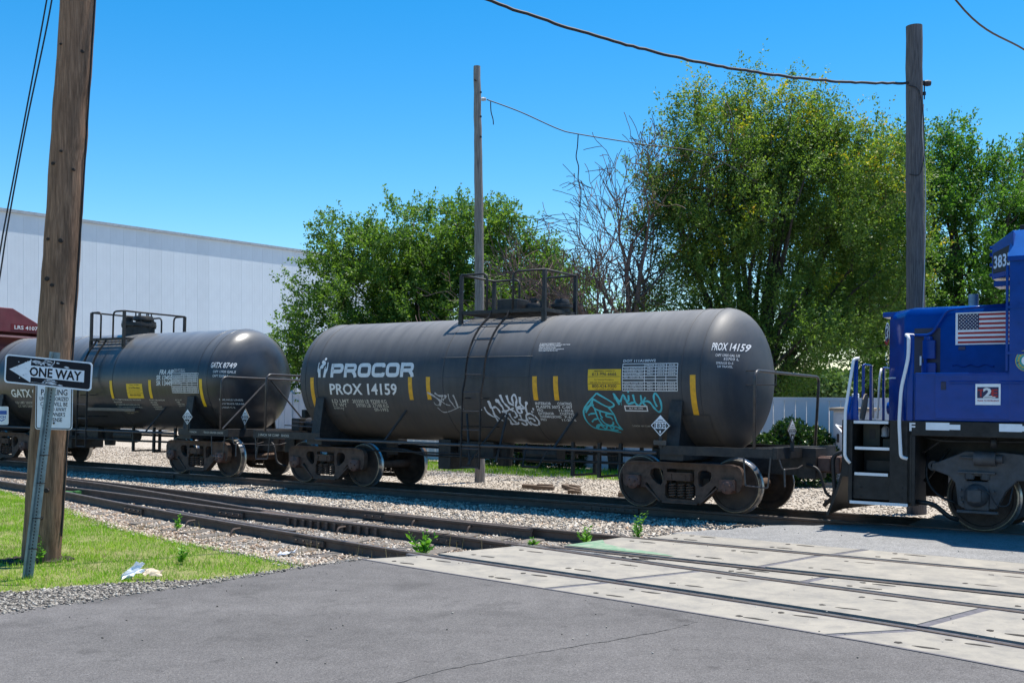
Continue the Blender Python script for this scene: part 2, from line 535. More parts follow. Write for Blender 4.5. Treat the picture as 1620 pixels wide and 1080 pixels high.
def ground_mat(name, cols, scales, bump, rough=0.95, speck=0, stain=False):
    """layered noise ground: cols = dark, mid, light; scales = fine, medium, broad"""
    m = bpy.data.materials.new(name)
    m.use_nodes = True
    N, L = m.node_tree.nodes, m.node_tree.links
    p = N['Principled BSDF']
    p.inputs['Roughness'].default_value = rough
    p.inputs['Specular IOR Level'].default_value = 0.25
    tc = N.new('ShaderNodeTexCoord')
    vo = N.new('ShaderNodeTexVoronoi')
    vo.inputs['Scale'].default_value = scales[0]
    L.new(tc.outputs['Object'], vo.inputs['Vector'])
    rp = N.new('ShaderNodeValToRGB')
    e = rp.color_ramp.elements
    e[0].position, e[0].color = 0.0, (*cols[0], 1)
    e[1].position, e[1].color = 1.0, (*cols[2], 1)
    k = e.new(0.5)
    k.color = (*cols[1], 1)
    sep = N.new('ShaderNodeSeparateColor')
    L.new(vo.outputs['Color'], sep.inputs[0])
    L.new(sep.outputs[0], rp.inputs[0])
    nz = N.new('ShaderNodeTexNoise')
    nz.inputs['Scale'].default_value = scales[1]
    nz.inputs['Detail'].default_value = 8
    L.new(tc.outputs['Object'], nz.inputs['Vector'])
    nb = N.new('ShaderNodeTexNoise')
    nb.inputs['Scale'].default_value = scales[2]
    nb.inputs['Detail'].default_value = 4
    L.new(tc.outputs['Object'], nb.inputs['Vector'])
    ad = N.new('ShaderNodeMath')
    ad.operation = 'ADD'
    L.new(nz.outputs[0], ad.inputs[0])
    L.new(nb.outputs[0], ad.inputs[1])
    mr = N.new('ShaderNodeMapRange')
    mr.inputs['From Min'].default_value, mr.inputs['From Max'].default_value = 0.7, 1.3
    mr.inputs['To Min'].default_value, mr.inputs['To Max'].default_value = 0.86, 1.14
    L.new(ad.outputs[0], mr.inputs['Value'])
    val = mr.outputs[0]
    if speck:                                          # aggregate that shows as small light and dark specks
        sn = N.new('ShaderNodeTexNoise')
        sn.inputs['Scale'].default_value = speck
        sn.inputs['Detail'].default_value = 9
        sn.inputs['Roughness'].default_value = 0.8
        L.new(tc.outputs['Object'], sn.inputs['Vector'])
        sr = N.new('ShaderNodeMapRange')
        sr.inputs['From Min'].default_value, sr.inputs['From Max'].default_value = 0.3, 0.7
        sr.inputs['To Min'].default_value, sr.inputs['To Max'].default_value = 0.58, 1.42
        L.new(sn.outputs[0], sr.inputs['Value'])
        mm = N.new('ShaderNodeMath')
        mm.operation = 'MULTIPLY'
        L.new(val, mm.inputs[0])
        L.new(sr.outputs[0], mm.inputs[1])
        val = mm.outputs[0]
    if stain:                                          # wheel-worn bands and old spills
        for scl, st, lo, hi, mul in ((1.1, (1, 1, 1), 0.58, 0.68, 0.78), (0.5, (0.25, 1.6, 1), 0.42, 0.62, 0.86), (3.5, (1, 1, 1), 0.63, 0.69, 0.78)):
            mp = N.new('ShaderNodeMapping')
            mp.inputs['Scale'].default_value = st
            mp.inputs['Location'].default_value = (scl * 3, scl, 0)
            L.new(tc.outputs['Object'], mp.inputs['Vector'])
            sn = N.new('ShaderNodeTexNoise')
            sn.inputs['Scale'].default_value = scl
            sn.inputs['Detail'].default_value = 5
            L.new(mp.outputs[0], sn.inputs['Vector'])
            sr = N.new('ShaderNodeMapRange')
            sr.inputs['From Min'].default_value, sr.inputs['From Max'].default_value = lo, hi
            sr.inputs['To Min'].default_value, sr.inputs['To Max'].default_value = 1.0, mul
            L.new(sn.outputs[0], sr.inputs['Value'])
            mm = N.new('ShaderNodeMath')
            mm.operation = 'MULTIPLY'
            L.new(val, mm.inputs[0])
            L.new(sr.outputs[0], mm.inputs[1])
            val = mm.outputs[0]
    h = N.new('ShaderNodeHueSaturation')
    L.new(rp.outputs[0], h.inputs['Color'])
    L.new(val, h.inputs['Value'])
    L.new(h.outputs[0], p.inputs['Base Color'])
    b = N.new('ShaderNodeBump')
    b.inputs['Distance'].default_value = bump
    L.new(vo.outputs['Distance'], b.inputs['Height'])
    L.new(b.outputs[0], p.inputs['Normal'])
    return m


M['asphalt'] = ground_mat('asphalt', ((0.092, 0.087, 0.086), (0.120, 0.114, 0.112), (0.168, 0.160, 0.154)), (150, 4, 0.35), 0.0025, 0.88, speck=52, stain=True)
M['asphalt2'] = ground_mat('old_asphalt', ((0.165, 0.165, 0.165), (0.215, 0.213, 0.21), (0.28, 0.277, 0.27)), (120, 4, 0.5), 0.003, 0.9, speck=30)
M['ground'] = ground_mat('gravel_ground', ((0.22, 0.19, 0.155), (0.40, 0.35, 0.29), (0.56, 0.50, 0.43)), (34, 2.5, 0.25), 0.02)
M['ballast'] = ground_mat('ballast_bed', ((0.08, 0.072, 0.065), (0.22, 0.20, 0.18), (0.38, 0.35, 0.31)), (24, 3, 0.4), 0.03)
M['lawn'] = ground_mat('lawn_soil', ((0.09, 0.10, 0.035), (0.17, 0.20, 0.05), (0.30, 0.27, 0.13)), (60, 4, 0.9), 0.01)


# ------------------------------------------------------------------ text and marks
_txt = {}


def text2d(s, bold=0.0):
    """flat text as (verts, faces), height of capitals 1, starting at x = 0"""
    key = (s, bold)
    if key in _txt:
        return _txt[key]
    cu = bpy.data.curves.new('lettering', 'FONT')
    cu.body = s
    cu.resolution_u = 2
    cu.offset = bold
    o = bpy.data.objects.new('lettering', cu)
    COL.objects.link(o)
    dg = bpy.context.evaluated_depsgraph_get()
    me = bpy.data.meshes.new_from_object(o.evaluated_get(dg))
    vs = [(v.co.x, v.co.y) for v in me.vertices]
    fs = [tuple(p.vertices) for p in me.polygons]
    bpy.data.objects.remove(o)
    bpy.data.curves.remove(cu)
    bpy.data.meshes.remove(me)
    if vs:
        x0 = min(v[0] for v in vs)
        vs = [((v[0] - x0) / 0.73, v[1] / 0.73) for v in vs]
    _txt[key] = (vs, fs)
    return _txt[key]


class Flat:
    """2D marks: collects flat shapes in (x, a), later wrapped on a cylinder or laid on a plane"""

    def __init__(self):
        self.v, self.f = [], []

    def add(self, vs, fs):
        o = len(self.v)
        self.v += list(vs)
        self.f += [tuple(i + o for i in f) for f in fs]
        return self

    def rect(self, x0, x1, y0, y1):
        return self.add([(x0, y0), (x1, y0), (x1, y1), (x0, y1)], [(0, 1, 2, 3)])

    def poly(self, pts):
        return self.add(pts, [tuple(range(len(pts)))])

    def text(self, s, x, y, h, w=None, bold=0.0, slant=0.0, align='l'):
        vs, fs = text2d(s, bold)
        if not vs:
            return self
        tw = max(v[0] for v in vs)
        sx = (w / tw) if w else h
        ox = x - (sx * tw if align == 'r' else sx * tw / 2 if align == 'c' else 0)
        return self.add([(ox + v[0] * sx + v[1] * h * slant, y + v[1] * h) for v in vs], fs)

    def stroke(self, pts, w, closed=False, w1=None):
        pts = [Vector((p[0], p[1])) for p in pts]
        n = len(pts)
        L, Rr = [], []
        for i, p in enumerate(pts):
            a = pts[i - 1] if (i > 0 or closed) else p
            b = pts[(i + 1) % n] if (i < n - 1 or closed) else p
            d1, d2 = (p - a), (b - p)
            d1 = d1.normalized() if d1.length > 1e-9 else d2.normalized()
            d2 = d2.normalized() if d2.length > 1e-9 else d1
            nrm = Vector((-(d1 + d2).y, (d1 + d2).x))
            nrm = nrm.normalized() if nrm.length > 1e-6 else Vector((-d1.y, d1.x))
            c = max(0.45, nrm.dot(Vector((-d1.y, d1.x))))
            ww = w[i] if isinstance(w, list) else w if w1 is None else w + (w1 - w) * i / max(1, n - 1)
            L.append(p + nrm * ww / 2 / c)
            Rr.append(p - nrm * ww / 2 / c)
        fs = [(i, (i + 1) % n, n + (i + 1) % n, n + i) for i in range(n if closed else n - 1)]
        return self.add([tuple(p) for p in L + Rr], fs)

    def disc(self, x, y, r, n=14, ry=None):
        ry = ry or r
        return self.poly([(x + r * math.cos(2 * math.pi * k / n), y + ry * math.sin(2 * math.pi * k / n)) for k in range(n)])

    def curve(self, pts, w, seg=5, w1=None, vary=0.0):
        """smooth stroke through the points"""
        P = [Vector((p[0], p[1])) for p in pts]
        out = []
        for i in range(len(P) - 1):
            p0, p1, p2, p3 = P[max(i - 1, 0)], P[i], P[i + 1], P[min(i + 2, len(P) - 1)]
            for k in range(seg):
                t = k / seg
                out.append(0.5 * ((2 * p1) + (p2 - p0) * t + (2 * p0 - 5 * p1 + 4 * p2 - p3) * t * t + (3 * p1 - p0 - 3 * p2 + p3) * t ** 3))
        out.append(P[-1])
        if vary:                                        # a hand-held spray can: fat and thin
            ph = random.random() * 6
            return self.stroke(out, [w * (1 + vary * math.sin(ph + k * 0.9) * (0.6 + 0.4 * math.sin(k * 2.3))) for k in range(len(out))])
        return self.stroke(out, w, w1=w1)

    def mesh(self, name, m, fn, cuts=None):
        """fn maps (x, a) to a 3D point; cuts: spacing of horizontal cuts so that shapes follow a curved surface"""
        bm = bmesh.new()
        vs = [bm.verts.new((v[0], v[1], 0)) for v in self.v]
        for f in self.f:
            try:
                bm.faces.new([vs[i] for i in f])
            except ValueError:
                pass
        if cuts:
            ys = [v[1] for v in self.v]
            y = math.floor(min(ys) / cuts) * cuts + cuts
            while y < max(ys):
                g = bm.verts[:] + bm.edges[:] + bm.faces[:]
                bmesh.ops.bisect_plane(bm, geom=g, plane_co=(0, y, 0), plane_no=(0, 1, 0), dist=1e-6)
                y += cuts
        for v in bm.verts:
            v.co = Vector(fn(v.co.x, v.co.y))
        me = bpy.data.meshes.new(name)
        bm.normal_update()
        bm.to_mesh(me)
        bm.free()
        me.materials.append(m)
        return me


def on_plane(o, ux, uy):
    o, ux, uy = Vector(o), Vector(ux), Vector(uy)
    return lambda x, y: o + ux * x + uy * y


# ------------------------------------------------------------------ curves of the rails, (s, d)
def spline(keys):
    ks = np.array(keys, dtype=float)

    def f(s):
        s = float(s)
        i = int(np.clip(np.searchsorted(ks[:, 0], s) - 1, 0, len(ks) - 2))
        p = [ks[max(i - 1, 0)], ks[i], ks[i + 1], ks[min(i + 2, len(ks) - 1)]]
        h = p[2][0] - p[1][0]
        t = (s - p[1][0]) / h
        m1 = (p[2][1] - p[0][1]) / (p[2][0] - p[0][0]) * h
        m2 = (p[3][1] - p[1][1]) / (p[3][0] - p[1][0]) * h
        t2, t3 = t * t, t ** 3
        return (2 * t3 - 3 * t2 + 1) * p[1][1] + (t3 - 2 * t2 + t) * m1 + (-2 * t3 + 3 * t2) * p[2][1] + (t3 - t2) * m2
    return f


RA = spline([(-36, 15.1), (-30, 14.4), (-24.4, 13.68), (-20.7, 13.05), (-17, 12.24), (-13.3, 11.53), (-8.9, 10.82), (-6, 10.50), (-2.9, 10.10), (-1.7, 9.86), (0, 9.45), (2, 8.9), (5, 7.85), (8, 6.6), (12, 4.6)])
RC = spline([(-36, 16.5), (-30, 15.85), (-26.7, 15.3), (-20.7, 14.7), (-15.3, 14.2), (-11, 13.9), (-8, 13.75), (-5, 13.71), (0, 13.7), (14, 13.7)])
RB1 = spline([(-23, 13.62), (-20.7, 13.55), (-18, 13.25), (-15.4, 12.88), (-12, 12.60), (-8.8, 12.36), (-5, 12.25), (0, 12.2), (14, 12.2)])
RB2 = spline([(-25, 15.0), (-23, 14.72), (-20.7, 14.40), (-17, 13.62), (-15, 13.17), (-12.5, 12.74), (-10, 12.44), (-8, 12.15), (-5.5, 11.76), (-2.9, 11.45), (-1.7, 11.34), (0, 10.95), (2, 10.4), (5, 9.35), (8, 8.1), (12, 6.1)])

RAIL_PROFILE = [(-0.07, -0.172), (0.07, -0.172), (0.07, -0.158), (0.015, -0.142), (0.0085, -0.125), (0.0085, -0.052), (0.035, -0.037), (0.0365, -0.006), (0.028, 0.0),
                (-0.028, 0.0), (-0.0365, -0.006), (-0.035, -0.037), (-0.0085, -0.052), (-0.0085, -0.125), (-0.015, -0.142), (-0.07, -0.158)]


def rail_mesh(name, f, s0, s1, step=1.0, tilt=0.0, z=0.0):
    n = max(2, int(abs(s1 - s0) / step) + 1)
    vs, fs, k = [], [], len(RAIL_PROFILE)
    for i in range(n):
        s = s0 + (s1 - s0) * i / (n - 1)
        d = f(s)
        g = (f(s + 0.05) - f(s - 0.05)) / 0.1
        ln = math.hypot(1, g)
        for a, b in RAIL_PROFILE:
            vs.append(W(s - a * g / ln, d + a / ln, b + z))
    for i in range(n - 1):
        for j in range(k):
            j2 = (j + 1) % k
            fs.append((i * k + j, i * k + j2, (i + 1) * k + j2, (i + 1) * k + j))
    fs += [tuple(range(k)), tuple((n - 1) * k + j for j in range(k))[::-1]]
    mb = MB()
    mb.v, mb.f = [tuple(v) for v in vs], fs
    me = mesh_of(name, mb, M['rail'])
    me.materials.append(M['railtop'])
    for p in me.polygons:
        if p.normal.z > 0.9 and p.center.z > z - 0.003:
            p.material_index = 1
    return me


# ------------------------------------------------------------------ ground, road, ballast beds, lawn
def sheet(name, pts, m, z=0.0, depth=None):
    mb = MB()
    if depth:
        n = len(pts)
        top = [W(s, d, z) for s, d in pts]
        bot = [W(s, d, z - depth) for s, d in pts]
        mb.add(top + bot, [tuple(range(n))] + [(i, (i + 1) % n, n + (i + 1) % n, n + i) for i in range(n)])
    else:
        mb.add([W(s, d, z) for s, d in pts], [tuple(range(len(pts)))])
    o = obj(name, mb, m)
    o['kind'] = 'structure'
    return o


g = obj('ground', MB().add([(-900, -300, -0.24), (900, -300, -0.24), (900, 1500, -0.24), (-900, 1500, -0.24)], [(0, 1, 2, 3)]), M['ground'])
g['kind'] = 'structure'


def wig(p, q, n, amp, seed):
    r = random.Random(seed)
    out = []
    for i in range(n):
        t = i / n
        nx, ny = -(q[1] - p[1]), q[0] - p[0]
        ln = math.hypot(nx, ny) or 1
        a = r.uniform(-amp, amp)
        out.append((p[0] + (q[0] - p[0]) * t + nx / ln * a, p[1] + (q[1] - p[1]) * t + ny / ln * a))
    return out


left = []
LE = [(-11.2, -30), (-10.4, 0), (-10.0, 5.6), (-9.82, 6.7), (-9.63, 8.0), (-9.55, 9.2), (-9.36, 10.2)]
for i in range(len(LE) - 1):
    left += wig(LE[i], LE[i + 1], 14 if i > 1 else 3, 0.035, i)
edge = [(s, RA(s) - 0.84) for s in np.linspace(-9.3, 11.5, 30)]
sheet('road', left + edge + [(40, 3.0), (40, -30)], M['asphalt'], -0.006, 0.22)
mid = wig((-7.3, 14.52), (-6.95, 15.1), 4, 0.04, 21) + wig((-6.95, 15.1), (-6.4, 16.1), 6, 0.06, 22) + wig((-6.4, 16.1), (-5.2, 17.18), 7, 0.06, 23)
sheet('road_between_tracks', mid + [(-5.2, 17.2), (14, 17.2), (14, 14.52)], M['asphalt2'], -0.010, 0.2)
sheet('road_beyond_tracks', [(-4.4, 19.75), (-3.9, 24.0), (-3.8, 60), (14, 60), (14, 19.75)], M['asphalt2'], -0.05, 0.15)

# the crumbling joint of two asphalt courses in the foreground
mb = MB()
cr = [(-2.15, 4.2), (-2.9, 5.3), (-3.2, 6.2), (-3.95, 7.3), (-4.3, 8.3), (-4.9, 9.2)]
from_px = [(500, 1130), (600, 1087), (700, 1058), (836, 1033), (961, 1013), (1060, 994), (1110, 980)]
pts = []
for i in range(len(from_px) - 1):
    for k in range(9):
        u = from_px[i][0] + (from_px[i + 1][0] - from_px[i][0]) * k / 9
        v = from_px[i][1] + (from_px[i + 1][1] - from_px[i][1]) * k / 9 + random.uniform(-1, 1)
        Y = CAM_H * 1720 / (v - 609)
        pts.append(Vector(((u - 810) / 1720 * Y, Y, -0.002)))
lf, rt = [], []
for i, p in enumerate(pts):
    w = random.uniform(0.004, 0.022)
    lf.append(p + Vector((0.3, 0.9, 0)) * w)
    rt.append(p - Vector((0.3, 0.9, 0)) * w)
n = len(pts)
mb.add(lf + rt, [(i, i + 1, n + i + 1, n + i) for i in range(n - 1)])
o = obj('asphalt_crack', mb, mat('crumbled_asphalt', (0.095, 0.091, 0.089), 0.95, var=0.5, scale=25))
o['kind'] = 'structure'


def smooth(a, b, x):
    t = np.clip((x - a) / (b - a), 0, 1)
    return t * t * (3 - 2 * t)


def hnoise(s, d):
    return (np.sin(s * 2.1 + 1.3 * d) + np.sin(d * 3.3 - 0.7 * s) + np.sin(s * 5.1 + d * 4.7) * 0.5 + np.sin(s * 0.9 - d * 1.9)) / 3.5


def verge_z(s, d):
    lim = np.interp(s, [-45, -23, -18.5, -13, -9.8], [13.3, 13.0, 11.7, 10.1, 9.9])
    return -0.055 + 0.018 * hnoise(s * 0.8, d * 0.8) - 0.13 * smooth(-0.5, 0.5, d - lim) - 0.02 * smooth(-10.6, -9.6, s)


LAWN = np.array([(-11.6, 5.0), (-11.2, 6.3), (-10.65, 7.4), (-10.05, 8.2), (-9.82, 9.55), (-11.2, 9.75), (-12.95, 10.05), (-15.7, 10.75), (-18.5, 11.75), (-20, 12.4), (-23, 13.0), (-34, 14.2), (-60, 15), (-60, -10), (-12.2, -10)])


def inside(poly, s, d):
    s, d = np.asarray(s, float), np.asarray(d, float)
    res = np.zeros(s.shape, bool)
    j = len(poly) - 1
    for i in range(len(poly)):
        xi, yi, xj, yj = *poly[i], *poly[j]
        c = ((yi > d) != (yj > d)) & (s < (xj - xi) * (d - yi) / (yj - yi + 1e-12) + xi)
        res ^= c
        j = i
    return res


ss, dd = np.meshgrid(np.arange(-40, -9.1, 0.16), np.arange(-2, 14.4, 0.16), indexing='ij')
zz = verge_z(ss, dd)
P3 = np.stack([CT * ss + ST * dd, -ST * ss + CT * dd, zz], -1).reshape(-1, 3)
a, b = ss.shape
ii = np.arange(a * b).reshape(a, b)
F = np.stack([ii[:-1, :-1], ii[1:, :-1], ii[1:, 1:], ii[:-1, 1:]], -1).reshape(-1, 4)
cs, cdd = ss[:-1, :-1].ravel() + 0.08, dd[:-1, :-1].ravel() + 0.08
me = np_mesh('verge', P3, F, M['lawn'], smooth=True)
me.materials.append(M['ballast'])
nz = hnoise(cs * 3, cdd * 3) * 0.14
isl = inside(LAWN, cs + nz, cdd + nz)
me.polygons.foreach_set('material_index', np.where(isl, 0, 1).astype(np.int32))
o = link('verge', me)
o['kind'] = 'structure'

# ballast bed: a gently uneven sheet under all three tracks
ss, dd = np.meshgrid(np.arange(-60, 16.1, 0.4), np.arange(9.0, 21.0, 0.3), indexing='ij')
zz = -0.168 + 0.012 * hnoise(ss * 1.7, dd * 1.7) - 0.09 * smooth(19.4, 20.9, dd) - 0.12 * smooth(0.0, -0.9, dd - np.interp(ss, [-60, -30, -20, -13, -9], [15.5, 14.0, 12.5, 10.7, 10.0]))
zz = zz - 0.02 * smooth(0.3, 0.0, np.abs(dd - TRACK)) - 0.035 * smooth(16.9, 17.6, dd)
P3 = np.stack([CT * ss + ST * dd, -ST * ss + CT * dd, zz], -1).reshape(-1, 3)
a, b = ss.shape
ii = np.arange(a * b).reshape(a, b)
F = np.stack([ii[:-1, :-1], ii[1:, :-1], ii[1:, 1:], ii[:-1, 1:]], -1).reshape(-1, 4)
o = link('ballast_bed', np_mesh('ballast_bed', P3, F, M['ballast'], smooth=True))
o['kind'] = 'structure'


# ------------------------------------------------------------------ loose stones and grass (nobody could count them)
OCT = np.array([(1, 0, 0), (-1, 0, 0), (0, 1, 0), (0, -1, 0), (0, 0, 1), (0, 0, -1)], float)
OCTF = np.array([(0, 2, 4), (2, 1, 4), (1, 3, 4), (3, 0, 4), (2, 0, 5), (1, 2, 5), (3, 1, 5), (0, 3, 5)])


def rot_mats(n):
    q = rng.normal(size=(n, 4))
    q /= np.linalg.norm(q, axis=1)[:, None]
    w, x, y, z = q.T
    return np.stack([np.stack([1 - 2 * (y * y + z * z), 2 * (x * y - z * w), 2 * (x * z + y * w)], -1),
                     np.stack([2 * (x * y + z * w), 1 - 2 * (x * x + z * z), 2 * (y * z - x * w)], -1),
                     np.stack([2 * (x * z - y * w), 2 * (y * z + x * w), 1 - 2 * (x * x + y * y)], -1)], 1)


def visible_sd(s, d):
    """keep what lies in or near the field of view"""
    X, Y = CT * s + ST * d, -ST * s + CT * d
    return (np.abs(X) < 0.53 * Y + 1.0) & (Y > 6)


def stones(name, s, d, z, size, m, parent=None):
    k = visible_sd(s, d)
    s, d, z = s[k], d[k], z[k]
    n = len(s)
    sz = size[0] * (size[1] / size[0]) ** rng.random(n) / 2
    v = OCT[None] * (0.7 + 0.6 * rng.random((n, 6, 1)))
    v = v + rng.normal(size=(n, 6, 3)) * 0.14
    v = v * (0.75 + 0.5 * rng.random((n, 1, 3)))
    v = np.einsum('nij,nkj->nki', rot_mats(n), v)
    v[:, :, 2] *= 0.8
    v *= sz[:, None, None]
    c = np.stack([CT * s + ST * d, -ST * s + CT * d, z + sz * 0.25], -1)
    v += c[:, None]
    f = OCTF[None] + (np.arange(n) * 6)[:, None, None]
    at = np.repeat(rng.random(n), 6)
    o = link(name, np_mesh(name, v.reshape(-1, 3), f.reshape(-1, 3), m, {'rnd': at}), parent)
    o['kind'] = 'stuff'
    return o


def scatter(n, s0, s1, d0, d1):
    return s0 + (s1 - s0) * rng.random(n), d0 + (d1 - d0) * rng.random(n)


def away_from_rails(s, d, gap=0.085):
    ok = np.ones(len(s), bool)
    for f, a, b in ((RA, -36, 12), (RC, -36, 12), (RB1, -23, 12), (RB2, -25, 12)):
        g = np.array([f(x) for x in np.linspace(a, b, 200)])
        dd_ = np.interp(s, np.linspace(a, b, 200), g)
        ok &= ~((np.abs(d - dd_) < gap) & (s > a) & (s < b))
    for y in (-0.75, 0.75):
        ok &= np.abs(d - TRACK - y) > gap
    return ok


def bed_z(s, d):
    z = -0.168 + 0.012 * hnoise(s * 1.7, d * 1.7) - 0.09 * smooth(19.4, 20.9, d) - 0.035 * smooth(16.9, 17.6, d)
    return z


# shoulder of pale ballast between the main track and the siding
s, d = scatter(60000, -36, -5.6, 13.6, 17.25)
lim = np.interp(d, [14.4, 15.1, 16.1, 17.2], [-7.2, -6.9, -6.4, -5.4])
rc = np.interp(s, np.linspace(-36, 0, 100), [RC(x) for x in np.linspace(-36, 0, 100)])
k = (d > rc + 0.08) & (s < lim + 0.05)
stones('ballast_stones', s[k], d[k], bed_z(s[k], d[k]) + 0.004, (0.022, 0.074), M['stone'])
# inside the turnout, browner and sparser
s, d = scatter(44000, -26, -6.8, 10.3, 15.0)
ra = np.interp(s, np.linspace(-36, 0, 100), [RA(x) for x in np.linspace(-36, 0, 100)])
rc = np.interp(s, np.linspace(-36, 0, 100), [RC(x) for x in np.linspace(-36, 0, 100)])
on_tie = (np.abs((s + 26.4) % 0.56) < 0.12) | (np.abs((s + 26.4) % 0.56 - 0.56) < 0.12)
k = (d > ra) & (d < rc) & away_from_rails(s, d) & (rng.random(len(s)) < np.where(on_tie, 0.3, 0.8)) & (s < -8.2 + 0.5 * (d - 12))
mix = rng.random(len(s)) < 0.55
stones('turnout_stones', s[k & mix], d[k & mix], bed_z(s, d)[k & mix], (0.026, 0.055), M['rusty_stone'])
stones('turnout_pale_stones', s[k & ~mix], d[k & ~mix], bed_z(s, d)[k & ~mix], (0.026, 0.055), M['stone'])
# outside the near rail, down to the lawn
s, d = scatter(40000, -24, -9.35, 9.5, 13.2)
ra = np.interp(s, np.linspace(-36, 0, 100), [RA(x) for x in np.linspace(-36, 0, 100)])
jit = rng.normal(size=len(s)) * 0.12
k = (d < ra - 0.08) & ~inside(LAWN, s + jit, d + jit) & (d > 9.6 - (s + 9.4) * 0.02)
on_tie = (np.abs((s + 26.4 + 0.03 * (d - 12.5)) % 0.56) < 0.13) | (np.abs((s + 26.4 + 0.03 * (d - 12.5)) % 0.56 - 0.56) < 0.13)
k &= ~(on_tie & (d > ra - 0.75) & (rng.random(len(s)) < 0.85))
mix = rng.random(len(s)) < 0.6
zz = np.maximum(verge_z(s, d), -0.172)
stones('trackside_stones', s[k & mix], d[k & mix], zz[k & mix], (0.026, 0.06), M['rusty_stone'])
stones('trackside_pale_stones', s[k & ~mix], d[k & ~mix], zz[k & ~mix], (0.026, 0.06), M['stone'])
# roadside gravel between the lawn and the asphalt
s, d = scatter(30000, -12.5, -9.3, 4.0, 10.2)
jit = rng.normal(size=len(s)) * 0.10
le = np.interp(d, [p[1] for p in LE], [p[0] for p in LE])
k = ~inside(LAWN, s + jit, d + jit) & (s < le + 0.16 * rng.random(len(s)) ** 2)
stones('roadside_gravel', s[k], d[k], np.where(s[k] > le[k], -0.004, verge_z(s[k], d[k])), (0.014, 0.05), M['dark_stone'])
# grit and pebbles strewn over the asphalt and panels
s, d = scatter(900, -9.6, 3, 5.5, 17)
k = (rng.random(len(s)) < 0.35) | (s < np.interp(d, [p[1] for p in LE], [p[0] for p in LE]) + 0.9)
k &= s > np.interp(d, [p[1] for p in LE], [p[0] for p in LE]) + 0.05
stones('road_grit', s[k], d[k], np.full(k.sum(), -0.002), (0.008, 0.026), M['dark_stone'])
# main track, both sides and under the train
s, d = scatter(30000, -40, -4.6, 16.9, 20.4)
k = away_from_rails(s, d)
stones('main_track_stones', s[k], d[k], bed_z(s[k], d[k]) - 0.004, (0.03, 0.06), M['stone'])
# the gravel yard behind the train
s, d = scatter(42000, -62, -3, 20.0, 26.0)
stones('yard_gravel', s, d, np.maximum(np.full(len(s), -0.238), -0.168 - 0.09 * smooth(19.4, 20.9, d)), (0.025, 0.06), M['stone'])


def blades(name, s, d, z, h, w, m, lean=0.45):
    k = visible_sd(s, d)
    s, d, z = s[k], d[k], z[k]
    n = len(s)
    X, Y = CT * s + ST * d, -ST * s + CT * d
    hh = h[0] + (h[1] - h[0]) * rng.random(n) ** 1.7
    an = rng.random(n) * 2 * np.pi
    la = rng.random(n) * 2 * np.pi
    ln = hh * lean * rng.random(n)
    ax, ay = np.cos(an) * w / 2, np.sin(an) * w / 2
    base = np.stack([X, Y, z - 0.006], -1)
    v = np.empty((n, 5, 3))
    t1 = np.stack([np.cos(la) * ln * 0.35, np.sin(la) * ln * 0.35, hh * 0.6], -1)
    t2 = np.stack([np.cos(la) * ln, np.sin(la) * ln, hh], -1)
    side = np.stack([ax, ay, np.zeros(n)], -1)
    v[:, 0], v[:, 1] = base - side, base + side
    v[:, 2], v[:, 3] = base + t1 + side * 0.7, base + t1 - side * 0.7
    v[:, 4] = base + t2
    f = np.array([(0, 1, 2), (0, 2, 3), (3, 2, 4)])[None] + (np.arange(n) * 5)[:, None, None]
    patch = 0.5 + 0.5 * hnoise(s * 1.1 + 3, d * 1.1)
    at = np.repeat(np.clip(0.55 * rng.random(n) + 0.45 * patch, 0, 1), 5)
    o = link(name, np_mesh(name, v.reshape(-1, 3), f.reshape(-1, 3), m, {'rnd': at}))
    o['kind'] = 'stuff'
    return o


s, d = scatter(400000, -26, -9.7, 4.4, 13.6)
jit = rng.normal(size=len(s)) * 0.10
dens = np.clip(0.62 + 0.6 * hnoise(s * 2.3, d * 2.3) + 0.45 * hnoise(s * 7.1 + 2, d * 6.3), 0.03, 1)
k = inside(LAWN, s + jit, d + jit) & (rng.random(len(s)) < dens)
blades('lawn_grass', s[k], d[k], verge_z(s[k], d[k]), (0.012, 0.08), 0.0065, M['grass'], 1.1)
s, d = scatter(60000, -26, -9.7, 4.4, 13.6)
jit = rng.normal(size=len(s)) * 0.10
k = inside(LAWN, s + jit, d + jit) & (hnoise(s * 1.7 + 5, d * 2.1) + 0.5 * hnoise(s * 6, d * 5) > 0.34)
blades('lawn_dry_grass', s[k], d[k], verge_z(s[k], d[k]), (0.01, 0.07), 0.006, M['drygrass'], 1.3)
s, d = scatter(56000, -30, -5, 23.0, 26.6)
k = (d > 23.9 + 0.35 * hnoise(s * 1.3, s * 0.4)) & (rng.random(len(s)) < 0.75) & (s < -11.5 + 1.5 * rng.random(len(s)))
blades('fence_strip_grass', s[k], d[k], np.full(k.sum(), -0.24), (0.05, 0.16), 0.012, M['grass'])
s, d = scatter(2600, -16, -9.4, 9.9, 11.6)
k = (d < np.array([RA(x) for x in s]) + 0.3) & (hnoise(s * 3.1, d * 2.1) > 0.25)
blades('trackside_dry_grass', s[k], d[k], np.full(k.sum(), -0.17), (0.05, 0.22), 0.006, M['drygrass'])


# ------------------------------------------------------------------ the main track
track = thing('main_track', 'straight main track with two dark rails and weathered ties under the train', 'railway track', W(-20, TRACK, 0))
ti = track.matrix_world = Matrix.Translation(W(-20, TRACK, 0))


def keep(o, parent):
    """parent without moving: the mesh is in world coordinates"""
    o.parent = parent
    o.matrix_parent_inverse = Matrix.Translation(parent.location).inverted()
    return o


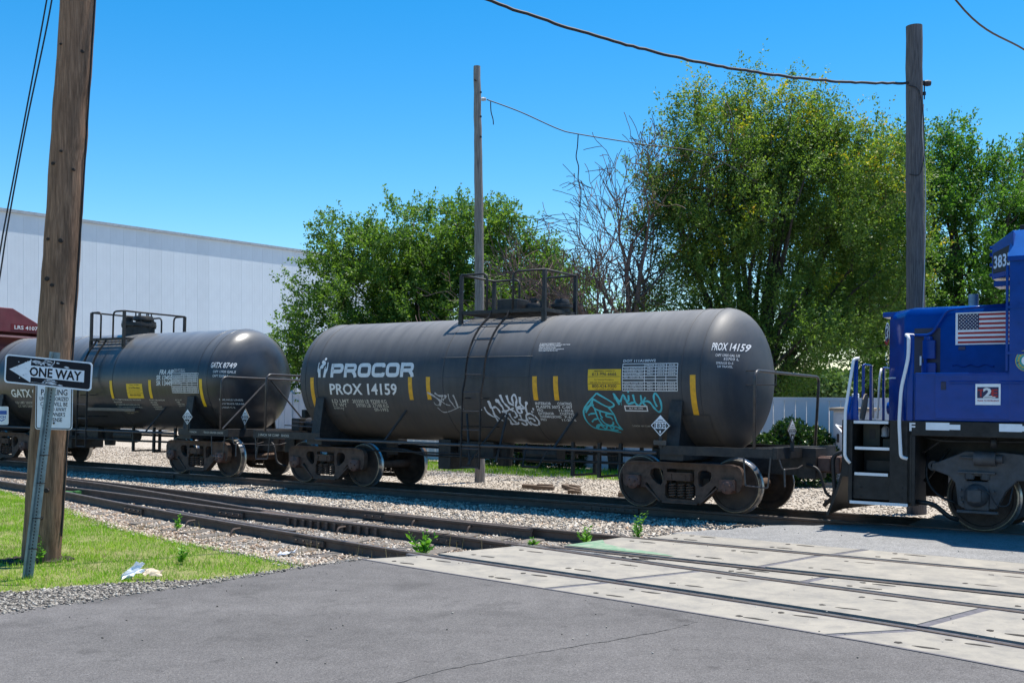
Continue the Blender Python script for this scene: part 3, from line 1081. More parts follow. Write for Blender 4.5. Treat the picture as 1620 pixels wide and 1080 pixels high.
for y, z in ((-0.75, 0.0), (0.75, -0.047)):
    keep(link('rail', rail_mesh('rail', lambda s, y=y: TRACK + y, -62, 14, 4.0, z=z)), track)
tie_me = mesh_of('tie', MB().box((0, 0, -0.075), (0.23, 2.6, 0.15)), M['tie'])
for k in range(54):
    s = -35.2 + 0.56 * k
    o = link('tie', tie_me, None, W(s, TRACK, -0.176 + random.uniform(-0.006, 0.004)), (ROLL, 0, -TH + random.uniform(-0.012, 0.012)))
    keep(o, track)
jb = MB().box((0, -0.032, -0.09), (0.75, 0.03, 0.085))
for x in (-0.28, -0.1, 0.1, 0.28):
    jb.cyl((x, -0.045, -0.088), (x, -0.075, -0.088), 0.016, n=8)
jb_me = mesh_of('joint_bar', jb, M['rail'])
for s in (-22.7, -10.2, -9.7):
    keep(link('joint_bar', jb_me, None, W(s, TRACK - 0.75, 0.0), (0, 0, -TH)), track)

# ------------------------------------------------------------------ the turnout of the siding
turn = thing('railway_turnout', 'rusty turnout with splitting rails, frog and guard rails in front of the train', 'railway switch', W(-14, 12.5, 0))
for f, s0, s1 in ((RA, -36, 10), (RC, -36, 14), (RB1, -22.6, 14), (RB2, -24.6, 10)):
    keep(link('rail', rail_mesh('rail', f, s0, s1, 0.6)), turn)
tie_l = {}
for k in range(32):
    s = -26.4 + 0.56 * k
    a, c = RA(s) - 0.5 - random.uniform(0, 0.25), RC(s) + 0.35
    ln = c - a
    mb = MB().box((0, 0, -0.08), (0.235, ln, 0.16))
    o = obj('tie', mb, M['tie'], loc=W(s, (a + c) / 2, -0.158 + random.uniform(-0.01, 0.008)), rot=(0, 0, -TH + random.uniform(-0.03, 0.03) + 0.03))
    keep(o, turn)
keep(link('guard_rail', rail_mesh('guard_rail', lambda s: RA(s) + 0.125 + 0.05 * max(0, abs(s + 13.9) - 1.2) ** 2, -15.9, -12.0, 0.3)), turn)
keep(link('guard_rail', rail_mesh('guard_rail', lambda s: RC(s) - 0.125 - 0.05 * max(0, abs(s + 10.8) - 1.0) ** 2, -12.3, -9.2, 0.3)), turn)
mb = MB()
for k in range(24):
    s = -14.2 + k * 0.2
    a, b = RB1(s), RB2(s)
    c = (a + b) / 2
    w = max(0.06, abs(b - a))
    mb.box(W(s, c, -0.085), (0.21, w, 0.155), -TH)
frog = obj('frog', mb, M['rail'])
keep(frog, turn)
rib = mesh_of('frog_rib', MB().box((0, 0, 0), (0.05, 0.05, 0.11)), M['rail'])
for k in range(12):
    s = -13.4 + k * 0.19
    o = link('frog_rib', rib, frog, W(s, min(RB1(s), RB2(s)) - 0.035, -0.09), (0, 0, -TH))
for f, s, sd in ((RA, -16.9, -1), (RA, -11.4, -1), (RB1, -15.0, -1), (RC, -10.05, -1), (RC, -12.6, -1), (RB1, -9.9, -1)):
    keep(link('joint_bar', jb_me, None, W(s, f(s), 0), (0, 0, -TH + math.atan((f(s + 0.1) - f(s - 0.1)) / 0.2))), turn)
br = MB().tube(fillet([(0, 0, -0.06), (0, -0.16, -0.06), (0, -0.2, -0.16)], 0.1), 0.016, 6)
br_me = mesh_of('rail_brace', br, M['rail'])
for f, s in ((RA, -14.6), (RA, -13.2), (RC, -11.6), (RC, -10.4), (RB1, -12.0)):
    keep(link('rail_brace', br_me, None, W(s, f(s) - 0.05, 0), (0, 0, -TH)), turn)
sw = MB().box((0, 0, 0.0), (0.46, 0.10, 0.09)).box((0.2, 0, 0.01), (0.1, 0.13, 0.12))
keep(obj('switch_rod_cover', sw, mat('green_switch_paint', (0.045, 0.16, 0.035), 0.6, var=0.4, scale=12), loc=W(-20.6, 13.35, -0.1), rot=(0, 0, -TH)), turn)

# ------------------------------------------------------------------ the concrete grade crossing
cross = thing('grade_crossing', 'pale concrete panel crossing where two sidings run through the road', 'rail crossing', W(-4, 12, 0))


def strip_poly(f0, f1, s0, s1, e0, e1, n=7):
    """polygon between two curves; s0/s1 start and end on the near curve, e0/e1 on the far one"""
    a = [(s0 + (s1 - s0) * i / n, f0(s0 + (s1 - s0) * i / n)) for i in range(n + 1)]
    b = [(e0 + (e1 - e0) * i / n, f1(e0 + (e1 - e0) * i / n)) for i in range(n + 1)]
    return a + b[::-1]


def slab(poly, z0, z1):
    return MB().prism([tuple(W(s, d)[:2]) for s, d in poly], z0, z1)


def slot_marks(f0, f1, s0, s1, e0, e1):
    out = []
    r = random.Random(int((s0 + 50) * 97 + f0(s0) * 31))
    for t in (0.22, 0.74):
        for side in (0.2, 0.8):
            for dx, ln, wd in ((0, 0.26, 0.035), (-0.24, 0.07, 0.045)):
                sc = s0 + (s1 - s0) * t + dx + r.uniform(-0.05, 0.05)
                se = e0 + (e1 - e0) * t + dx
                sm = sc + (se - sc) * side
                dm = f0(sm) + (f1(sm) - f0(sm)) * side
                pl = []
                for k in range(10):
                    a = 2 * math.pi * k / 10
                    pl.append((sm + math.cos(a) * ln / 2 * r.uniform(0.75, 1.1), dm + math.sin(a) * wd * r.uniform(0.5, 1.0)))
                out.append(MB().prism([tuple(W(p, q)[:2]) for p, q in pl], -0.02, 0.0025))
    return out


near = lambda s: RA(s) - 0.80
L = [
    (near, lambda s: RA(s) - 0.12, [(-9.35, -8.95), (-6.36, -6.02), (-3.16, -2.62), (0.05, 0.6), (3.3, 3.8), (6.5, 7.0)]),
    (lambda s: RA(s) + 0.14, lambda s: RB2(s) - 0.12, [(-8.88, -8.42), (-5.98, -5.51), (-2.60, -2.30), (0.65, 0.95), (3.9, 4.2), (7.0, 7.4)]),
    (lambda s: RB2(s) + 0.10, lambda s: RB1(s) - 0.13, [(-7.2, -7.0), (-4.25, -4.15), (-1.05, -0.9), (2.1, 2.3), (5.2, 5.4)]),
    (lambda s: RB1(s) + 0.14, lambda s: RC(s) - 0.11, [(-7.92, -7.68), (-5.03, -4.74), (-1.75, -1.5), (1.5, 1.75), (4.7, 5.0)]),
    (lambda s: RC(s) + 0.10, lambda s: RC(s) + 0.74, [(-7.35, -7.2), (-4.62, -4.42), (-1.35, -1.2), (1.9, 2.1), (5.1, 5.3)]),
]
for f0, f1, seams in L:
    for (a0, b0), (a1, b1) in zip(seams, seams[1:]):
        g0, g1 = 0.055, 0.055
        pl = strip_poly(f0, f1, a0 + g0, a1 - g1, b0 + g0, b1 - g1)
        p = keep(obj('concrete_panel', slab(pl, -0.16, random.uniform(-0.002, 0.002)), M['concrete']), cross)
        for sm_ in slot_marks(f0, f1, a0, a1, b0, b1):
            link('lifting_slot', mesh_of('lifting_slot', sm_, M['slot']), p)
        pl = strip_poly(f0, f1, a1 - g1, a1 + g1, b1 - g1, b1 + g1, 1)
        keep(obj('seam_filler', slab(pl, -0.15, -0.007), M['rubber']), cross)
for f, w0, w1, s0, s1 in ((RA, -0.12, -0.085, -9.2, 8), (RA, -0.083, -0.045, -9.2, 8), (RB2, -0.12, -0.082, -8.5, 8), (RB2, -0.079, -0.045, -8.4, 8), (RB2, 0.045, 0.098, -8.2, 8), (RC, -0.108, -0.05, -7.6, 13), (RC, 0.05, 0.098, -7.4, 13), (RB1, -0.125, -0.075, -7.2, 13)):
    pl = strip_poly(lambda s: f(s) + w0, lambda s: f(s) + w1, s0, s1, s0, s1, 24)
    keep(obj('flangeway_rubber', slab(pl, -0.15, -0.012), M['rubber']), cross)
pl = strip_poly(lambda s: RA(s) - 0.835, lambda s: RA(s) - 0.802, -9.35, 8, -9.35, 8, 24)
keep(obj('edge_angle', slab(pl, -0.15, 0.001), mat('panel_edge_steel', (0.12, 0.11, 0.115), 0.6)), cross)
# asphalt wedge between the two tracks and the green sprayed corner
pl = strip_poly(lambda s: RB2(s) + 0.10, lambda s: RB1(s) - 0.09, -8.5, -7.25, -8.5, -7.05, 4)
keep(obj('asphalt_wedge', slab(pl, -0.16, -0.006), M['asphalt2']), cross)
fl = Flat()
gp = [(-7.86, RB1(-7.86) + 0.16), (-7.3, RB1(-7.3) + 0.16), (-6.7, RB1(-6.7) + 0.17), (-6.2, RB1(-6.2) + 0.18), (-6.5, RB1(-6.5) + 0.32), (-7.1, RB1(-7) + 0.42), (-7.5, RB1(-7.5) + 0.62), (-7.7, RB1(-7.7) + 0.9)]
o = link('green_paint', fl.poly(gp).mesh('green_paint', M['green_paint'], lambda s, d: W(s, d, 0.006)))
keep(o, cross)
# crossing panels of the main track, mostly under the engine
for y0, y1, z in ((-0.62, 0.62, -0.03), (0.85, 1.6, -0.05), (-1.42, -0.86, -0.012)):
    for k in range(5):
        pl = [(-4.75 + k * 3.0 + 0.03, TRACK + y0), (-1.75 + k * 3.0 - 0.03, TRACK + y0), (-1.75 + k * 3.0 - 0.03, TRACK + y1), (-4.75 + k * 3.0 + 0.03, TRACK + y1)]
        if y0 < -1:
            continue
        keep(obj('concrete_panel', slab(pl, -0.18, z), M['concrete']), cross)


# ------------------------------------------------------------------ the train
def train_root(name, label, cat, s, group=None):
    return thing(name, label, cat, W(s, TRACK, 0.75 * ROLL), (ROLL, 0, -TH), group)


def arc(cx, cy, r, a0, a1, n):
    return [(cx + r * math.cos(R(a0 + (a1 - a0) * i / n)), cy + r * math.sin(R(a0 + (a1 - a0) * i / n))) for i in range(n + 1)]


# side frame of a three-piece freight bogie, (x, z)
SF_OUT = ([(-0.92, 0.815), (-0.3, 0.80), (0.3, 0.80), (0.92, 0.815)] + arc(0.98, 0.66, 0.155, 90, 0, 5) + [(1.13, 0.50), (1.10, 0.40), (1.05, 0.36), (1.02, 0.40), (1.01, 0.55)]
          + [(0.98, 0.575), (0.79, 0.575), (0.77, 0.55), (0.765, 0.37), (0.68, 0.37), (0.675, 0.43)] + arc(0.655, 0.43, 0.03, 60, 120, 2) + [(0.42, 0.20), (0.31, 0.125), (-0.31, 0.125), (-0.42, 0.20)]
          + arc(-0.655, 0.43, 0.03, 60, 120, 2) + [(-0.675, 0.43), (-0.68, 0.37), (-0.765, 0.37), (-0.77, 0.55), (-0.79, 0.575), (-0.98, 0.575)]
          + [(-1.01, 0.55), (-1.02, 0.40), (-1.05, 0.36), (-1.10, 0.40), (-1.13, 0.50)] + arc(-0.98, 0.66, 0.155, 180, 90, 5))
HOLE = [(0.33, 0.66), (0.38, 0.71), (0.50, 0.715), (0.57, 0.68), (0.585, 0.60), (0.55, 0.53), (0.43, 0.44), (0.37, 0.43), (0.34, 0.47)]
SF_HOLES = [HOLE, [(-x, z) for x, z in HOLE][::-1], [(-0.26, 0.715), (-0.26, 0.46), (-0.29, 0.42), (-0.29, 0.25), (-0.25, 0.20), (0.25, 0.20), (0.29, 0.25), (0.29, 0.42), (0.26, 0.46), (0.26, 0.715)][::-1]]


def side_frame_mesh(sg):
    mb = MB()
    mb.plate(SF_OUT, SF_HOLES, lambda a, b: (a, 0, b), 0.11, (0, 1, 0))
    # flanges that stand proud along the top and bottom members
    top = [(-1.03, 0.80), (-0.92, 0.825), (0.92, 0.825), (1.03, 0.80)]
    for (x0, z0), (x1, z1) in zip(top, top[1:]):
        v = Vector((x1 - x0, 0, z1 - z0))
        mb.box(((x0 + x1) / 2, 0.055, (z0 + z1) / 2 - 0.012), (v.length, 0.16, 0.03), Matrix.Rotation(-math.atan2(z1 - z0, x1 - x0), 3, 'Y'))
    for x in (-1, 1):
        v = Vector((0.34, 0, 0.30))
        mb.box((x * 0.535, 0.05, 0.285), (0.42, 0.15, 0.028), Matrix.Rotation(-x * math.atan2(0.30, 0.34), 3, 'Y'))
    mb.box((0, 0.05, 0.135), (0.66, 0.16, 0.03))
    me = mesh_of('side_frame', mb, M['bogie'])
    return me


def helix(r, h, turns, n):
    return [(r * math.cos(2 * math.pi * turns * i / n), r * math.sin(2 * math.pi * turns * i / n), h * i / n) for i in range(n + 1)]


WHEEL_PROF = [(0.001, 0.02), (0.085, 0.0), (0.10, 0.0), (0.115, 0.025), (0.22, 0.045), (0.34, 0.052), (0.385, 0.035), (0.395, 0.004), (0.437, 0.0)]
TREAD_PROF = [(0.437, 0.0), (0.449, 0.006), (0.453, 0.03), (0.457, 0.095), (0.470, 0.108), (0.484, 0.118), (0.484, 0.132), (0.472, 0.143), (0.42, 0.145)]
BACK_PROF = [(0.42, 0.145), (0.385, 0.140), (0.34, 0.10), (0.2, 0.095), (0.12, 0.15), (0.09, 0.17), (0.001, 0.17)]


def wheel_mesh(scale=1.0):
    """outer face at y = 0 facing -y, flange at +y; centred on the axle"""
    mb = MB()
    S = scale
    for prof in (WHEEL_PROF, TREAD_PROF, BACK_PROF):
        mb.lathe([(r * S, h) for r, h in prof], 'y', n=48)
    me = mesh_of('wheel', mb, M['wheel'], auto=35)
    me.materials.append(M['tread'])
    me.materials.append(M['rim'])
    for p in me.polygons:
        c = p.center
        r = math.hypot(c.x, c.z) / S
        if r > 0.448 and 0.004 < c.y < 0.14:
            p.material_index = 1
        elif 0.425 < r < 0.45 and c.y < 0.02:
            p.material_index = 2
    return me


ME = {}


def bogie_meshes():
    ME['side_frame'] = side_frame_mesh(1)
    ME['wheel'] = wheel_mesh()
    ME['axle'] = mesh_of('axle', MB().lathe([(0.001, -0.98), (0.085, -0.98), (0.085, -0.7), (0.095, -0.6), (0.082, -0.1), (0.082, 0.1), (0.095, 0.6), (0.085, 0.7), (0.085, 0.98), (0.001, 0.98)], 'y', n=20), M['bogie'], auto=40)
    sp = MB()
    sp.tube(helix(0.062, 0.235, 5.2, 64), 0.0165, 6)
    sp.cyl((0, 0, 0.0), (0, 0, 0.235), 0.035, n=8)
    ME['spring'] = mesh_of('spring', sp, M['bogie'], smooth=True)
    cap = MB().lathe([(0.001, -0.10), (0.07, -0.10), (0.095, -0.085), (0.118, -0.07), (0.122, 0.0), (0.122, 0.16), (0.001, 0.16)], 'y', n=24)
    for k in range(3):
        a = R(90 + 120 * k)
        cap.cyl((0.062 * math.cos(a), -0.095, 0.062 * math.sin(a)), (0.062 * math.cos(a), -0.122, 0.062 * math.sin(a)), 0.018, n=6)
    ME['bearing_cap'] = mesh_of('bearing_cap', cap, M['cap'], auto=40)
    ad = MB().box((0, 0.03, 0.095), (0.25, 0.20, 0.06)).box((-0.125, 0.03, 0.03), (0.03, 0.18, 0.16)).box((0.125, 0.03, 0.03), (0.03, 0.18, 0.16))
    ME['bearing_adapter'] = mesh_of('bearing_adapter', ad, M['cap'])
    bo = MB().bb(-0.23, 0.23, -1.14, 1.14, 0.52, 0.64).bb(-0.2, 0.2, -0.8, 0.8, 0.40, 0.72).bb(-0.25, 0.25, -0.4, 0.4, 0.64, 0.78)
    for x in (-0.13, 0.13):
        bo.bb(x - 0.008, x + 0.008, -1.16, -1.1, 0.53, 0.63)
    bo.bb(-0.24, 0.24, -1.15, -1.08, 0.635, 0.66)
    ME['bogie'] = mesh_of('bogie', bo, M['bogie'])
    bb_ = MB().tube([(0, -0.7, 0.42), (0, 0.7, 0.42)], 0.045, 8).tube([(0, -0.7, 0.42), (0.14, 0, 0.45), (0, 0.7, 0.42)], 0.028, 6)
    bb_.bb(-0.05, 0.06, -0.78, -0.66, 0.34, 0.56).bb(-0.05, 0.06, 0.66, 0.78, 0.34, 0.56)
    ME['brake_beam'] = mesh_of('brake_beam', bb_, M['bogie'])


bogie_meshes()


def bogie(parent, cx):
    b = link('bogie', ME['bogie'], parent, (cx, 0, 0))
    for sg in (-1, 1):
        o = link('side_frame', ME['side_frame'], b, (0, -1.05 if sg < 0 else 1.05, 0), (0, 0, 0 if sg < 0 else math.pi))
        for x in (-0.165, 0, 0.165):
            for y in (0.0, ):
                link('spring', ME['spring'], b, (x, sg * (0.99 - y), 0.225), (0, 0, random.random() * 6))
        for ax in (-0.895, 0.895):
            link('wheel', ME['wheel'], b, (ax, sg * 0.82, 0.457), (0, random.random() * 6, 0 if sg < 0 else math.pi))
            link('bearing_cap', ME['bearing_cap'], b, (ax, sg * 1.06, 0.457), (0, random.uniform(-1, 1), 0 if sg < 0 else math.pi))
            link('bearing_adapter', ME['bearing_adapter'], b, (ax, sg * 1.06, 0.457), (0, 0, 0 if sg < 0 else math.pi))
    for ax in (-0.895, 0.895):
        link('axle', ME['axle'], b, (ax, 0, 0.457))
    for ax, rz in ((-0.36, 0), (0.36, math.pi)):
        link('brake_beam', ME['brake_beam'], b, (ax, 0, 0), (0, 0, rz))
    return b


TR, TZ = 1.27, 2.29                     # tank radius and height of its axis


def on_tank(off=0.0035):
    def f(x, a):
        t = a / TR
        return Vector((x, -(TR + off) * math.cos(t), TZ + (TR + off) * math.sin(t)))
    return f


def on_head(half, cap, off=0.004):
    """marks on the domed end: x is the arc position along the car, a the height arc; follows the ellipsoid"""
    def f(x, a):
        q = (x - half) / cap
        rr = TR * math.sqrt(max(0.02, 1 - q * q)) if q > 0 else TR
        z = (TR + off) * math.sin(a / TR)
        return Vector((x + off * 0.6, -math.sqrt(max(0.01, (rr + off) ** 2 - z * z)), TZ + z))
    return f


def mark(parent, name, fl, m, fn=None, cuts=0.05):
    return link(name, fl.mesh(name, M[m], fn or on_tank(), cuts), parent)


def coupler(parent, x, sg):
    c = MB()
    c.bb(x, x + sg * 0.62, -0.075, 0.075, 0.76, 0.93)
    c.bb(x + sg * 0.55, x + sg * 0.80, -0.16, 0.14, 0.72, 1.0)
    c.bb(x + sg * 0.70, x + sg * 0.92, -0.2, -0.08, 0.74, 0.98)
    c.bb(x + sg * 0.72, x + sg * 0.90, 0.06, 0.24, 0.73, 0.99)
    o = obj('coupler', c, M['cap'], parent, bevel=0.02)
    kn = MB().lathe([(0.001, 0.72), (0.075, 0.72), (0.085, 0.76), (0.085, 0.96), (0.075, 1.0), (0.001, 1.0)], 'z', (x + sg * 0.9, -0.06, 0), 16)
    obj('knuckle', kn, M['cap'], o, auto=40)
    return o


def hose(parent, pts, r=0.024):
    return obj('air_hose', MB().tube(fillet(pts, 0.12, 6), r, 10), M['ink'], parent, smooth=True)


def placard(parent, c, ux, half=0.2, num='1830'):
    """diamond hazard placard in a holder; c centre, ux the direction to the reader's right"""
    c, ux = Vector(c), Vector(ux).normalized()
    uz = Vector((0, 0, 1))
    n = ux.cross(uz).normalized()
    h = MB()
    h.extrude([(0, -half), (half, 0), (0, half), (-half, 0)], lambda a, b: c + ux * a + uz * b - n * 0.012, n * 0.012)
    o = obj('placard_holder', h, M['black'], parent)
    q = half * 0.90
    f = Flat().poly([(0, -q), (q, 0), (0, q), (-q, 0)])
    link('placard', f.mesh('placard', M['signwhite'], on_plane(c + n * 0.003, ux, uz)), o)
    f = Flat()
    q2 = half * 0.80
    f.poly([(-q2 * 0.62, -q2 * 0.38), (-q2 * 0.08, -q2 * 0.92), (q2 * 0.08, -q2 * 0.92), (q2 * 0.62, -q2 * 0.38)])
    f.stroke([(-q2 * 0.62, q2 * 0.40), (q2 * 0.62, q2 * 0.40)], 0.010)
    f.stroke([(-q2 * 0.62, -q2 * 0.36), (q2 * 0.62, -q2 * 0.36)], 0.010)
    f.poly([(-q2, 0), (-q2 * 0.68, q2 * 0.3), (-q2 * 0.68, -q2 * 0.3)])
    f.poly([(q2, 0), (q2 * 0.68, -q2 * 0.3), (q2 * 0.68, q2 * 0.3)])
    f.text(num, 0, -q2 * 0.24, q2 * 0.52, q2 * 1.22, 0.02, align='c')
    f.stroke([(-q2 * 0.3, q2 * 0.55), (-q2 * 0.05, q2 * 0.62), (q2 * 0.3, q2 * 0.56)], 0.012)
    link('placard_print', f.mesh('placard_print', M['ink'], on_plane(c + n * 0.006, ux, uz)), o)
    f = Flat().text('8', 0, -q2 * 0.80, q2 * 0.30, None, 0.03, align='c')
    link('placard_digit', f.mesh('placard_digit', M['signwhite'], on_plane(c + n * 0.008, ux, uz)), o)
    st = MB().bb(c.x - 0.03, c.x + 0.03, c.y + 0.004, c.y + 0.02, 1.08, c.z - half * 0.7)
    obj('holder_post', st, M['black'], o)
    return o


def stripe(f, x, a0, a1, w=0.10):
    f.rect(x - w / 2, x + w / 2, a1, a0)


def table_marks(x0, x1, a0, a1, rows, cols, texts):
    f = Flat()
    for i in range(rows + 1):
        a = a0 + (a1 - a0) * i / rows
        f.rect(x0, x1, a - 0.006, a + 0.006)
    for cx in cols:
        f.rect(x0 + (x1 - x0) * cx - 0.006, x0 + (x1 - x0) * cx + 0.006, a0, a1)
    rh = (a1 - a0) / rows
    for r_, row in enumerate(texts):
        a = a1 - rh * (r_ + 1) + rh * 0.26
        for c_, t in enumerate(row):
            if t:
                cx0 = x0 + (x1 - x0) * cols[c_] + 0.03
                cx1 = x0 + (x1 - x0) * cols[c_ + 1] - 0.03
                w = min(cx1 - cx0, len(t) * 0.036)
                f.text(t, cx0 if c_ == 0 else (cx0 + cx1) / 2, a, rh * 0.5, w, 0.015, align='l' if c_ == 0 else 'c')
    return f


def tank_car(kind, name, label, s, tc, half):
    """tc: distance of the bogie centres from the middle, half: half length of the cylindrical shell"""
    one = kind == 1
    t = train_root(name, label, 'tank car', s, None)
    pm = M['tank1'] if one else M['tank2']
    cap = 0.65
    prof = []
    for i in range(17):
        a = R(90 - 90 * i / 16)
        prof.append((max(0.001, TR * math.cos(a)), -half - cap * math.sin(a)))
    xs = np.linspace(-half, half, 9)[1:-1]
    prof += [(TR, x) for x in xs]
    for i in range(17):
        a = R(90 * i / 16)
        prof.append((max(0.001, TR * math.cos(a)), half + cap * math.sin(a)))
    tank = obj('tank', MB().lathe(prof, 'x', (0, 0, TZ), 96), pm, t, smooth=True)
    seams = [-half, -half + 0.35, half - 0.35, half] + ([1.2, -0.86] if one else [1.05, -half + 3.2])
    for x in seams:
        mb = MB().tube([(x, (TR + 0.001) * math.cos(2 * math.pi * k / 72), TZ + (TR + 0.001) * math.sin(2 * math.pi * k / 72)) for k in range(72)], 0.009, 5, closed=True)
        obj('weld_seam', mb, pm, tank, smooth=True)
    if one:                                            # a patch plate whose lower edge shows as a fine line
        for y0_, x0_, x1_ in ((0.02, -0.95, 1.24), (0.42, -0.95, 1.24)):
            mb = MB().tube([tuple(on_tank(0.001)(x, y0_)) for x in np.linspace(x0_, x1_, 12)], 0.006, 5)
            obj('weld_seam', mb, pm, tank, smooth=True)
    # saddles: web plates that carry the tank, with an edge flange
    for sg in (-1, 1):
        x = sg * tc
        mb = MB()
        ar = [(-(TR + 0.004) * math.cos(R(q)), TZ + (TR + 0.004) * math.sin(R(q))) for q in np.linspace(-20, -160, 22)]
        pl = [(-1.36, 1.0), (-1.24, TZ + (TR + 0.004) * math.sin(R(-20)))] + ar + [(1.24, TZ + (TR + 0.004) * math.sin(R(-160))), (1.36, 1.0), (0.5, 0.72), (-0.5, 0.72)]
        mb.extrude(pl, lambda a, b: (x - 0.03, a, b), (0.06, 0, 0))
        w = obj('saddle', mb, M['black'], t)
        for y in (-1, 1):
            fl = MB()
            p0, p1 = Vector((x, y * 1.37, 0.98)), Vector((x, y * 1.235, 1.88))
            v = p1 - p0
            fl.box((p0 + p1) / 2, (0.24, 0.035, v.length), Matrix.Rotation(math.atan2(y * 0.135, 0.9), 3, 'X'))
            obj('saddle_flange', fl, M['black'], w)
        pad = MB()
        for q0, q1 in zip(np.linspace(-28, -152, 14), np.linspace(-28, -152, 14)[1:]):
            pass
        vs, fs = [], []
        qs = np.linspace(-30, -150, 20)
        for q in qs:
            for xx in (x - 0.55, x + 0.55):
                vs.append((xx, -(TR + 0.012) * math.cos(R(q)), TZ + (TR + 0.012) * math.sin(R(q))))
        fs = [(2 * i, 2 * i + 1, 2 * i + 3, 2 * i + 2) for i in range(len(qs) - 1)]
        pad.add(vs, fs)
        obj('saddle_pad', pad, pm, w)
        # stub sill, side sills, end sill, deck
        e = 6.05 if one else 5.62
        sl = MB().bb(sg * (tc - 1.0), sg * (e + 0.25), -0.2, 0.2, 0.66, 1.03)
        obj('stub_sill', sl, M['black'], t, bevel=0.01)
        for y in (-1, 1):
            ss_ = MB()
            ss_.bb(sg * (tc - 0.2), sg * e, y * 1.44, y * 1.41, 0.975, 1.125)
            ss_.bb(sg * (tc - 0.2), sg * e, y * 1.41, y * 1.36, 1.095, 1.125)
            ss_.bb(sg * (tc - 0.2), sg * e, y * 1.41, y * 1.36, 0.975, 1.0)
            obj('side_sill', ss_, M['black'], t)
        es = MB().bb(sg * e, sg * (e + 0.07), -1.44, 1.44, 0.96, 1.15)
        es.bb(sg * (e - 0.02), sg * (e + 0.30), -0.27, 0.27, 0.62, 1.13)
        obj('end_sill', es, M['black'], t, bevel=0.008)
        dk = MB()
        for k in range(7):
            xx = sg * (e - 0.52 + k * 0.085)
            dk.bb(xx - 0.012, xx + 0.012, -1.36, 1.36, 1.10, 1.13)
        for y in np.linspace(-1.3, 1.3, 12):
            dk.bb(sg * (e - 0.53), sg * e, y - 0.006, y + 0.006, 1.105, 1.125)
        obj('deck_grating', dk, M['black'], t)
        bl = MB().bb(sg * tc - 0.22, sg * tc + 0.22, -1.40, 1.40, 0.88, 0.975)
        obj('body_bolster', bl, M['black'], t)
        coupler(t, sg * (e + 0.25), sg)
        # end handrail hoop
        hx = 5.74 if one else 5.42
        hz = 2.39 if one else 2.34
        hp = fillet([(sg * hx, -1.43, 1.12), (sg * hx, -1.43, hz), (sg * (hx + 0.06), 1.43, hz), (sg * hx, 1.43, 1.12)], 0.16, 6)
        hr = obj('end_handrail', MB().tube(hp, 0.026, 10), M['rail_pipe'], t, smooth=True)
        if not one:
            for y in (-1, 1):
                obj('handrail_brace', MB().tube([(sg * (hx + 0.03), y * 0.05, hz - 0.03), (sg * (hx + 0.03), y * 1.40, 1.14)], 0.02, 6), M['rail_pipe'], hr)
        elif sg > 0:
            bk = MB().tube([(half + 0.43, -0.62, 2.42), (hx + 0.04, -0.62, 2.42), (hx + 0.04, -0.62, 2.18), (half + 0.40, -0.62, 2.18)], 0.011, 6)
            obj('handrail_bracket', bk, M['rail_pipe'], hr)
        # corner step
        st = fillet([(sg * (e - 0.48), -1.45, 0.98), (sg * (e - 0.44), -1.46, 0.52), (sg * (e - 0.06), -1.46, 0.50), (sg * (e - 0.02), -1.45, 0.98)], 0.03, 3)
        obj('corner_step', MB().tube(st, 0.014, 6), M['rail_pipe'], t)
        ct = fillet([(sg * (e + 0.05), -1.3, 0.99), (sg * (e + 0.12), -1.3, 0.8), (sg * (e + 0.12), -0.6, 0.8), (sg * (e + 0.12), -0.4, 0.84)], 0.04, 3)
        ct2 = MB().tube(ct, 0.012, 6)
        ct2.tube(fillet([(sg * (e + 0.12), -1.22, 0.8), (sg * (e + 0.13), -1.24, 0.79), (sg * (e + 0.15), -1.26, 0.52)], 0.03, 3), 0.016, 6)
        obj('uncoupling_lever', ct2, M['rail_pipe'], t)
        bogie(t, sg * tc)
    # running pipe with its struts
    for y in (-1, 1):
        rp = MB().tube([(-tc + 0.1, y * 1.46, 0.995), (tc - 0.25, y * 1.46, 0.995)], 0.03, 8)
        o = obj('side_handrail', rp, M['rail_pipe'], t, smooth=True)
        for x in ((-2.2, 1.9) if one else (-1.6, 2.7)):
            sx = 0.5 if one or x > 0 else 0.3
            stt = MB().tube([(x, y * 1.46, 1.0), (x + sx * 0.55, y * 1.08, 1.66 if one else 1.62)], 0.024, 6)
            obj('handrail_strut', stt, M['black'], o)
        if one:
            for x0, x1 in ((-0.05, 0.55), (0.0, -0.35), (0.62, 0.62)):
                obj('handrail_strut', MB().tube([(x0, y * 1.46, 0.70 if x0 > 0.5 else 0.62), (x1, y * 1.12, 1.60)], 0.022, 6), M['black'], o)
    # piping and bottom gear under the tank
    bp = MB()
    bp.tube(fillet([(-tc - 0.6, -0.55, 0.80), (-2.4, -0.55, 0.82), (-2.0, -0.5, 0.72), (3.0, -0.5, 0.74), (3.3, -0.5, 0.86), (tc + 0.6, -0.5, 0.8)], 0.15), 0.026, 8)
    bp.tube([(-3.6, 0.3, 0.86), (3.6, 0.3, 0.86)], 0.03, 8)
    bp.tube([(-3.4, -0.9, 0.78), (-0.5, -0.9, 0.80)], 0.02, 6)
    obj('brake_pipe', bp, M['black'], t, smooth=True)
    og = MB()
    cx = -0.6 if one else -1.2
    og.bb(cx - 0.55, cx + 0.35, -0.35, 0.35, 0.72, 1.04).bb(cx - 0.95, cx - 0.63, -0.5, 0.5, 0.45, 1.06)
    og.cyl((cx + 0.4, 0, 1.1), (cx + 0.4, 0, 0.55), 0.2, 0.14, 16).cyl((cx + 1.1, -0.25, 0.84), (cx + 1.9, -0.25, 0.84), 0.17, n=16)
    obj('bottom_outlet', og, M['black'], t, bevel=0.01)
